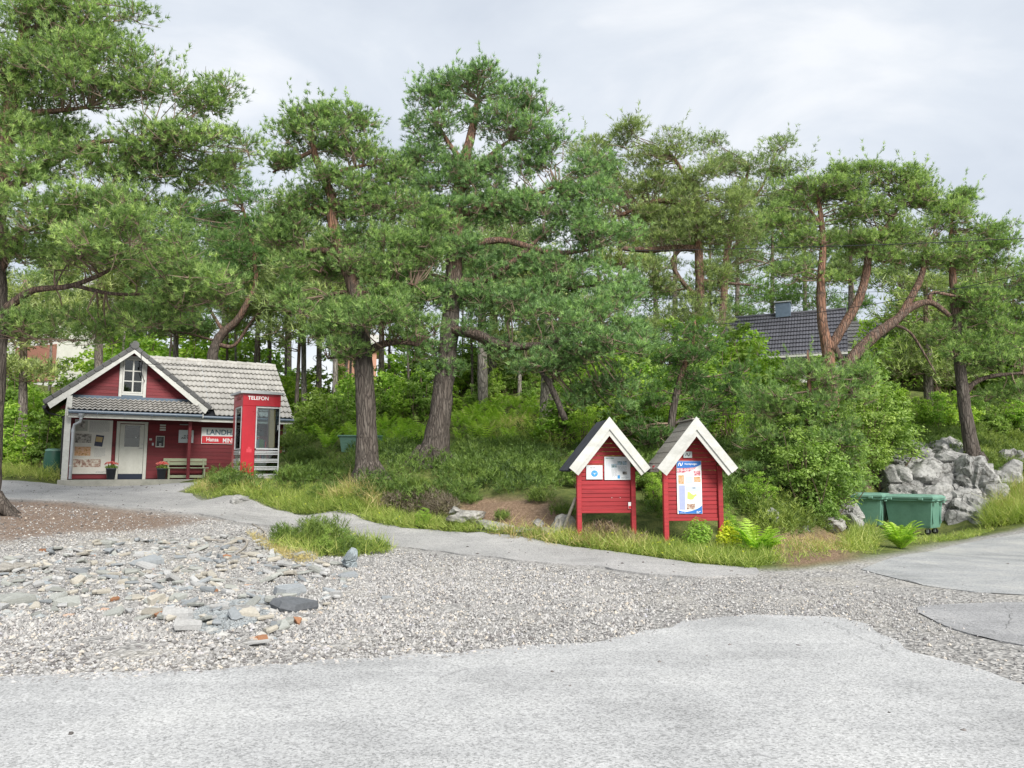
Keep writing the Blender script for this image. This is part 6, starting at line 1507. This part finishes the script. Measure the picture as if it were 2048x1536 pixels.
for i, q in enumerate([(1868, 925, 27.0, 2.5, 2.0, 1.3), (1905, 915, 27.2, 1.8, 1.6, 1.2), (1838, 968, 26.0, 1.8, 1.6, 1.5), (1815, 935, 26.6, 1.3, 1.4, 1.0), (1900, 975, 26.2, 1.6, 1.5, 1.7), (1948, 985, 25.6, 1.4, 1.4, 1.9), (1938, 1028, 24.9, 1.5, 1.4, 1.5), (1975, 1010, 25.6, 1.2, 1.2, 1.3), (1955, 950, 26.3, 1.1, 1.2, 1.0), (1858, 1010, 25.4, 2.0, 1.2, 1.2), (1800, 1000, 25.6, 1.2, 1.2, 1.0), (2010, 975, 26.8, 1.6, 1.3, 1.4), (2040, 940, 28.0, 1.8, 1.3, 1.4), (1850, 990, 25.8, 1.5, 1.2, 1.1), (1885, 950, 26.6, 1.3, 1.2, .9), (1920, 940, 26.6, 1.0, 1.0, .9), (1820, 905, 27.6, 1.3, 1.2, .9), (1965, 1045, 24.6, .9, .8, .7), (1790, 965, 26.0, 1.0, 1.0, .9), (1915, 1000, 25.6, 1.2, 1.0, 1.2)]):
    boulder(*q, 40 + i, None, parent=outc, rz=rnd.uniform(-.4, .4), tilt=rnd.uniform(-.3, .3), grow=1.22)
boulder(1700, 1035, 18.9, .95, .8, .95, 61, 'lichen spotted grey boulder left of the bins under the birch', ROCK)
boulder(1684, 1030, 20.2, .7, .6, 1.0, 70, 'upright fractured grey rock standing just left of the bins', ROCK)
boulder(1734, 1070, 19.4, .5, .45, .4, 62, 'small speckled boulder at the corner of the left bin', ROCKB)
boulder(1655, 1045, 18.0, .8, .6, .5, 63, 'low boulder half under the young pine bush', ROCKB)
boulder(1545, 1030, 17.0, .5, .4, .35, 64, 'small pale boulder in the grass between fern and young pine', ROCK)
boulder(1612, 1060, 17.6, .32, .3, .3, 69, 'little upright stone on the brown slope below the young pine', ROCK)
boulder(488, 1003, 20.7, .75, .6, .42, 65, 'grey rounded rock at the path edge below the grass', ROCK)
kn = at(1030, 1050, 16.4)
knob = empty('rock_ledge', kn, 0, 'low dark rock ledge under brown needles, left of the notice boards', 'rock')
for i, q in enumerate([(935, 1036, 16.9, .9, .7, .42), (985, 1056, 16.4, 1.0, .7, .46), (1045, 1066, 16.1, .9, .7, .40), (1100, 1074, 15.9, .8, .6, .40), (1128, 1060, 15.9, .5, .4, .62), (912, 1024, 17.4, .5, .5, .25), (1075, 1048, 16.6, .5, .5, .26)]):
    boulder(*q, 80 + i, None, ROCKB, parent=knob, rz=rnd.uniform(-.4, .4), sub=3)
boulder(10, 1145, 11.9, 1.5, .7, .35, 66, 'long low buff rock at the left border in the gravel', rockmat('buff_rock', (.44, .42, .38), (.32, .30, .27), (.2, .18, .16)))
boulder(700, 1120, 12.6, .48, .4, .36, 67, 'blue grey boulder at the foot of the near heather bush', rockmat('blue_grey_rock', (.36, .40, .42), (.24, .28, .30), (.14, .16, .17)))
# slabs of slate
def slabmat(name, c):
    return mat(name, c, tuple(x * .7 for x in c), 7, .85, (1, 1, 4), .5, .01, .2, rand=.2)
SLB = slabmat('blue_grey_slate', (.30, .32, .335)); SLG = slabmat('green_grey_slate', (.36, .37, .345)); SLC = slabmat('buff_slate', (.45, .42, .36)); SLO = slabmat('rusty_slate', (.36, .18, .10)); SLP = slabmat('pale_slate', (.46, .46, .455)); SLD = slabmat('dark_slate', (.16, .17, .185))
def slab_mesh(seed, n=7):
    r_ = np.random.default_rng(seed); th = np.sort(r_.uniform(0, 2 * math.pi, n) * .35 + np.arange(n) * 2 * math.pi / n * .65)
    rr = r_.uniform(.7, 1.05, n); x = rr * np.cos(th); y = rr * np.sin(th) * .62
    zt = r_.uniform(.10, .17) + .05 * x * r_.normal() + r_.normal(0, .012, n); zb = -r_.uniform(.06, .14, n)
    v_ = [[x[i] * .93, y[i] * .93, zt[i]] for i in range(n)] + [[x[i] * 1.03, y[i] * 1.03, .02] for i in range(n)] + [[x[i] * .9, y[i] * .9, zb[i]] for i in range(n)]
    f = [list(range(n))]
    for k in (0, 1):
        for i in range(n): j = (i + 1) % n; f.append([k * n + j, k * n + i, (k + 1) * n + i, (k + 1) * n + j])
    f.append(list(range(2 * n, 3 * n))[::-1])
    m = MB(); m.add(v_, f); return m
def slab(px, py, L, rz, tilt, mt, seed, label, zs=1.0):
    X, Y = ground(px, py); o = slab_mesh(seed).build('slate_slab', mt, None, False, (X, Y, h(X, Y) + .10 * L * .5), (tilt, rnd.uniform(-.15, .15), rz))
    o.scale = (L / 2, L / 2, L / 2 * zs); return tag(o, label, 'stone')
slab(300, 1130, .62, .75, .25, SLB, 1, 'largest blue grey slab lying tilted in the middle of the gravel bank', 2.2)
slab(598, 1222, .72, .35, .1, SLD, 2, 'long dark grey slab at the right edge of the rubble', 1.6)
slab(582, 1190, .50, .1, .2, SLB, 3, 'blue grey block just above the long dark slab', 2.2)
slab(345, 1235, .36, .1, .15, SLO, 4, 'rust orange stone at the lower edge of the rubble', 2.0)
slab(328, 1208, .48, -.1, .2, SLC, 5, 'buff flat slab above the rust orange stone', 1.6)
slab(358, 1200, .34, -.2, .1, SLG, 6, 'green grey flat slab leaning on the buff slab', 1.6)
slab(172, 1142, .34, .1, .0, SLB, 7, 'small blue grey flat stone high on the left of the gravel bank', 1.6)
slab(30, 1210, .62, -.1, .2, SLG, 8, 'broad green grey slab at the left border', 1.4)
slab(140, 1212, .42, .4, .3, SLG, 9, 'pale greenish slab lying left of the rubble middle', 1.6)
slab(392, 1115, .28, .8, .2, SLP, 10, 'pale squarish stone above the rubble near the bare roots', 2.0)
slab(468, 1118, .28, .2, .1, SLB, 11, 'blue grey stone below the bare root', 2.0)
slab(428, 1185, .16, .5, .1, SLO, 12, 'little rust orange stone in the middle of the rubble', 2.0)
slab(92, 1103, .24, .3, .1, SLO, 13, 'rusty brown stone at the upper left of the gravel bank', 2.0)
slab(528, 1280, .2, .2, .1, SLO, 14, 'little orange stone lowest in the rubble tail', 2.0)
slab(508, 1232, .34, .3, .2, SLC, 15, 'tan block beside the bluish grit patch', 2.6)
slab(700, 1155, .4, .15, .1, SLB, 16, 'thin blue slab on the crest of the gravel mound', 1.4)
slab(775, 1200, .24, -.4, .1, SLB, 17, 'blue grey stone alone on the gravel mound', 1.2)
def at_px(x, y):
    zz = h(x, y) - CAMZ; w = y * cp_ + zz * sp_
    return PCX + FPX * x / w, PCY - FPX * (-y * sp_ + zz * cp_) / w
SM = [slab_mesh(100 + i) for i in range(8)]
SMM = {}
pts = scatter(RUBBLE, 1400); d_ = pts[:, 1]
sel = pts[rng.permutation(len(pts))][:1100]
size = np.clip(rng.lognormal(-2.12, .42, len(sel)), .05, .32)
order = np.argsort(-size)
big, small = order[:280], order[280:]
ms = [SLB, SLG, SLG, SLC, SLP, SLP, SLG, SLB, SLC, SLO]
for i in big:
    k = rnd.randrange(8); mt = SLO if rng.uniform() < .012 else ms[int(rng.integers(0, 9))]
    if (k, mt.name) not in SMM: SMM[(k, mt.name)] = SM[k].mesh('stone', mt)
    x, y = sel[i]; L = size[i]
    o = link('stone', SMM[(k, mt.name)], None, (x, y, h(x, y) + .012 + .10 * L), (rng.normal(0, .22), rng.normal(0, .22), rng.uniform(0, 6.28)), (L * .62, L * .62, L * rng.uniform(.55, 1.1)))
    cn = {'blue_grey_slate': 'blue grey', 'green_grey_slate': 'greenish grey', 'buff_slate': 'buff', 'rusty_slate': 'rust orange', 'pale_slate': 'pale grey'}[mt.name]
    pr = at_px(x, y)
    tag(o, ('broad ' if L > .2 else 'small ' if L < .135 else '') + cn + ' flat stone in the ' + ('upper ' if pr[1] < 1125 else 'lower ' if pr[1] > 1200 else 'middle ') + ('left' if pr[0] < 200 else 'right' if pr[0] > 480 else 'centre') + ' of the rubble', 'stone', 'loose slate stones in the rubble')
def pebbles(P, S, name, mt, flat=.6, low=False):
    """low eight-sided stones, every one turned and squeezed differently"""
    k = len(P); a_ = rng.uniform(0, 6.28, k); n = 5
    th = a_[:, None] + np.arange(n) * 2 * math.pi / n + rng.normal(0, .25, (k, n)); rr = S[:, None] * rng.uniform(.7, 1.15, (k, n)); el = rng.uniform(.55, 1, k)[:, None]; ca, sa = np.cos(a_)[:, None], np.sin(a_)[:, None]
    x, y = rr * np.cos(th), rr * np.sin(th) * el; X, Yq = x * ca - y * sa, x * sa + y * ca
    ring = np.stack([P[:, 0:1] + X, P[:, 1:2] + Yq, P[:, 2:3] + S[:, None] * flat * rng.uniform(.05, .5, (k, n))], 2)
    top = P[:, None] + np.stack([rng.normal(0, .2, k) * S, rng.normal(0, .2, k) * S, S * flat * rng.uniform(.7, 1.2, k)], 1)[:, None]
    base_ = ring.copy(); base_[:, :, 2] = P[:, 2:3] - S[:, None] * .3
    if low: ring[:, :, 2] = P[:, 2:3] - S[:, None] * .05
    v_ = (np.concatenate([top, ring], 1) if low else np.concatenate([top, ring, base_], 1)).reshape(-1, 3); nv = n + 1 if low else 2 * n + 1; b_ = (np.arange(k) * nv)[:, None]
    fs = [b_ + [[0, 1 + i, 1 + (i + 1) % n]] for i in range(n)]
    m = MB(); c = np.repeat(rng.uniform(0, 1, k), nv)
    m.add(v_, np.concatenate(fs), c)
    if not low:
        q = [b_ + [[1 + (i + 1) % n, 1 + i, 1 + n + i, 1 + n + (i + 1) % n]] for i in range(n)]
        m.f.append(np.concatenate(q))
    TRI['n'] += k * n * (1 if low else 3)
    return m if name is None else m.build(name, mt)
def stonemat(name, stops):
    m, t, b = newmat(name); a = N(t, 'ShaderNodeAttribute', attribute_name='tint')
    f = noise(t, vec(t), 40, 4, .7)
    c = ramp(t, a.outputs['Fac'], stops); c = mixc(t, .35, c, ramp(t, f, [(.3, (.6,) * 3), (.7, (1.2,) * 3)]), 'MULTIPLY')
    t.links.new(c, b.inputs['Base Color']); b.inputs['Roughness'].default_value = .88; b.inputs['Specular IOR Level'].default_value = .2
    return m
GRV = stonemat('mixed_gravel', [(0, (.13, .12, .12)), (.25, (.25, .245, .24)), (.6, (.36, .352, .342)), (.86, (.46, .452, .44)), (.93, (.50, .44, .36)), (1, (.40, .40, .44))])
GRIT = stonemat('bluish_grit', [(0, (.15, .165, .175)), (.5, (.25, .27, .28)), (1, (.36, .38, .385))])
CONE = stonemat('dark_grains', [(0, (.06, .055, .05)), (.5, (.13, .12, .115)), (1, (.22, .2, .19))])
sp_pts = np.stack([sel[small][:, 0], sel[small][:, 1], H(sel[small][:, 0], sel[small][:, 1])], 1)
RUBM = stonemat('small_rubble', [(0, (.24, .27, .29)), (.3, (.33, .34, .33)), (.6, (.44, .43, .41)), (.85, (.42, .39, .34)), (.96, (.44, .40, .34)), (1, (.42, .18, .09))])
tag(pebbles(sp_pts, size[small] * .5, 'rubble', RUBM, .5), 'small flat rubble between the larger slate stones', 'rubble', kind='stuff')
GPOL = np.concatenate([gpoly([(-60, 1004), (300, 1027), (420, 1040), (560, 1060), (740, 1090), (900, 1113), (1140, 1138), (1300, 1156), (1512, 1156), (1600, 1140), (1740, 1140), (1830, 1175), (2048, 1200), (2060, 1300), (2060, 1395), (1850, 1320), (1690, 1248), (1420, 1246), (1200, 1292), (800, 1325), (250, 1362), (-60, 1374)])])
N0 = 260000
p = scatter(GPOL, N0); dist = np.hypot(p[:, 0], p[:, 1])
keepp = (rng.uniform(0, 1, N0) < np.clip((9.5 / dist) ** 1.6, 0, 1)) & (p[:, 1] < 22)
wx = np.sin(p[:, 0] * .9 + 2 * np.sin(p[:, 1] * .5)) + np.sin(p[:, 1] * 1.3 + p[:, 0] * .4)
keepp &= rng.uniform(0, 1, N0) < np.where(p[:, 0] > 1.5, np.clip(.30 + .16 * wx - .035 * (p[:, 0] - 1.5), .06, 1), np.clip(.8 + .15 * wx, 0, 1))
for q_ in (SIDE, PATCH, ASPH):
    ed = edge_dist(p[:, 0], p[:, 1], q_); keepp &= ~pip(p[:, 0], p[:, 1], q_) | (rng.uniform(0, 1, N0) < .55 * np.exp(-ed / .14))
keepp &= ~pip(p[:, 0], p[:, 1], PATH) & ~pip(p[:, 0], p[:, 1], GRITB)
keepp &= ~(pip(p[:, 0], p[:, 1], RUBBLE) & (rng.uniform(0, 1, N0) < .5))
keepp &= ~(pip(p[:, 0], p[:, 1], SOIL) & (rng.uniform(0, 1, N0) < .8))
p = p[keepp][:100000]
P = np.stack([p[:, 0], p[:, 1], H(p[:, 0], p[:, 1]) + .008], 1)
s_ = np.clip(rng.lognormal(-4.0, .45, len(P)), .008, .05) * np.where(p[:, 0] > 2, .56, .66)
nearp = P[:, 1] < 7.2
gm1 = pebbles(P[nearp], s_[nearp], None, None); gm2 = pebbles(P[~nearp], s_[~nearp], None, None, .9, True)
for x in gm2.f: gm1.f.append(x + gm1.n)
gm1.v += gm2.v; gm1.c += gm2.c; gm1.n += gm2.n
tag(gm1.build('gravel', GRV), 'pale crushed stone gravel covering the bank and the verge', 'gravel', kind='stuff')
p = scatter(GRITB, 5000); tag(pebbles(np.stack([p[:, 0], p[:, 1], H(p[:, 0], p[:, 1]) + .004], 1), np.full(len(p), .014), 'grit', GRIT, .6, True), 'bluish fine grit patch at the foot of the rubble', 'grit', kind='stuff')
# dark grains lying on the asphalt and path
pa = [scatter(ASPH, 5200)]; q = pa[0]; q = q[(q[:, 1] > 3.6) & (np.abs(q[:, 0]) < 9)]; q = q[rng.uniform(0, 1, len(q)) < np.clip(.25 + .2 * q[:, 0] / 4, .1, .6)][:700]
q2 = scatter(PATH, 240); q3 = scatter(SIDE, 60); q3 = q3[q3[:, 1] < 22]; q4 = scatter(SOIL, 700)
z0 = np.concatenate([H(q[:, 0], q[:, 1]) + .010, H(q2[:, 0], q2[:, 1]) + .03, H(q3[:, 0], q3[:, 1]) + .010, H(q4[:, 0], q4[:, 1])]); q = np.concatenate([q, q2, q3, q4])
tag(pebbles(np.stack([q[:, 0], q[:, 1], z0], 1), np.clip(rng.lognormal(-4.05, .5, len(q)), .006, .04), 'dark_grit', CONE), 'dark grit and cone scales scattered on the asphalt', 'grit', kind='stuff')
# cracks along the asphalt: thin tar-dark slivers
cr = MB()
for pl in ([(1668, 1250), (1700, 1268), (1760, 1294), (1790, 1312)], [(1840, 1240), (1900, 1246), (1940, 1255), (1990, 1268)], [(2010, 1215), (2020, 1235), (2012, 1262)]):
    g_ = np.array([ground(*x) for x in pl]); s2 = smooth_path(np.column_stack([g_, np.zeros(len(g_))]), 8); s2[:, :2] += rng.normal(0, .02, (len(s2), 2)); n = len(s2)
    t2 = unit(np.gradient(s2, axis=0)); sd2 = np.stack([-t2[:, 1], t2[:, 0], np.zeros(n)], 1) * rng.uniform(.001, .004, (n, 1))
    zz = H(s2[:, 0], s2[:, 1]) + .019; a_, b_ = s2 + sd2, s2 - sd2; a_[:, 2] = zz; b_[:, 2] = zz; k = np.arange(n - 1)
    cr.add(np.concatenate([a_, b_]), np.stack([k, n + k, n + k + 1, k + 1], 1))
tag(cr.build('asphalt_crack', mat('tar_crack', (.15, .15, .15), None, 5, .9)), kind='structure')
# bare roots and sticks on the bank
def stick(pts, r, name, label, cat, mt=DEADW, lift=.04):
    P_ = np.array([[*ground(*q), 0] for q in pts]); P_[:, 2] = H(P_[:, 0], P_[:, 1]) + lift
    c0 = P_[0].copy(); m = MB(); m.tube(smooth_path(P_ - c0, 5), np.linspace(r, r * .5, (len(pts) - 1) * 5 + 1), 7, True, None, .12); tag(m.build(name, mt, None, True, c0), label, cat)
stick([(470, 1080), (492, 1085), (490, 1098), (472, 1112)], .032, 'bare_root', 'bleached bare root curling over the gravel below the near heather', 'root')
stick([(505, 1052), (530, 1068), (520, 1076)], .022, 'bare_root', 'short forked bare root at the path edge', 'root')
stick([(410, 1083), (450, 1086)], .02, 'stick', 'straight grey stick lying on the gravel', 'stick')
stick([(765, 912), (800, 906), (835, 895)], .05, 'bare_root', 'thick root between the two big trunks', 'root', BARK, .05)
# ------------------------------------------------------------------ overhead lines
def wire(pts, r, label):
    P_ = np.array([at(*q) for q in pts]); c0 = P_[0].copy(); m = MB(); m.tube(smooth_path(P_ - c0, 8), r, 5); tag(m.build('overhead_line', DARK, None, True, c0), label, 'cable')
wire([(2110, 474, 19), (1800, 488, 20.5), (1500, 497, 22), (1250, 502, 23.5)], .011, 'topmost overhead line crossing in front of the forked pine')
wire([(2110, 534, 19), (1850, 590, 21.5), (1600, 630, 24), (1300, 664, 27)], .010, 'middle overhead line slanting down to the left past the black roof')
wire([(2110, 566, 22), (1800, 582, 23.5), (1500, 590, 25), (1220, 605, 26.5)], .007, 'thinnest overhead line across the crowns at the right')
wpt = hp(2.23, -.5, 4.2)
P_ = np.array([wpt, wpt + np.array([6, 2, -.02]), at(640, 709, 30), at(980, 694, 27)]); m = MB(); m.tube(smooth_path(P_ - P_[0], 8), .010, 5); tag(m.build('overhead_line', DARK, None, True, P_[0]), 'line from the shop gable running right through the trunks', 'cable')
from collections import defaultdict
by = defaultdict(list)
for o in COL.objects:
    if o.parent is None and 'group' in o and o.get('category') in ('shrub', 'stone'): by[o['label']].append(o)
def screen_x(o): return o.location.x / max(o.location.y, 1)
for lb, L_ in by.items():
    n = len(L_)
    if n < 2 or n > 20: continue
    NUM = 'one two three four five six seven eight nine ten eleven twelve thirteen fourteen fifteen sixteen seventeen eighteen nineteen twenty'.split()
    ORD = 'first second third fourth fifth sixth seventh eighth ninth tenth eleventh twelfth thirteenth fourteenth fifteenth sixteenth seventeenth eighteenth nineteenth twentieth'.split()
    L_.sort(key=screen_x)
    for i, o in enumerate(L_):
        w_ = ('left', 'right')[i] if n == 2 else 'leftmost' if i == 0 else 'rightmost' if i == n - 1 else 'middle' if n == 3 else ORD[i] + ' from left'
        new = lb + ' (%s of %s)' % (w_, NUM[n - 1])
        if len(new.split()) <= 16: o['label'] = new
print('TRI estimate', TRI['n'], 'objects', len(bpy.data.objects))
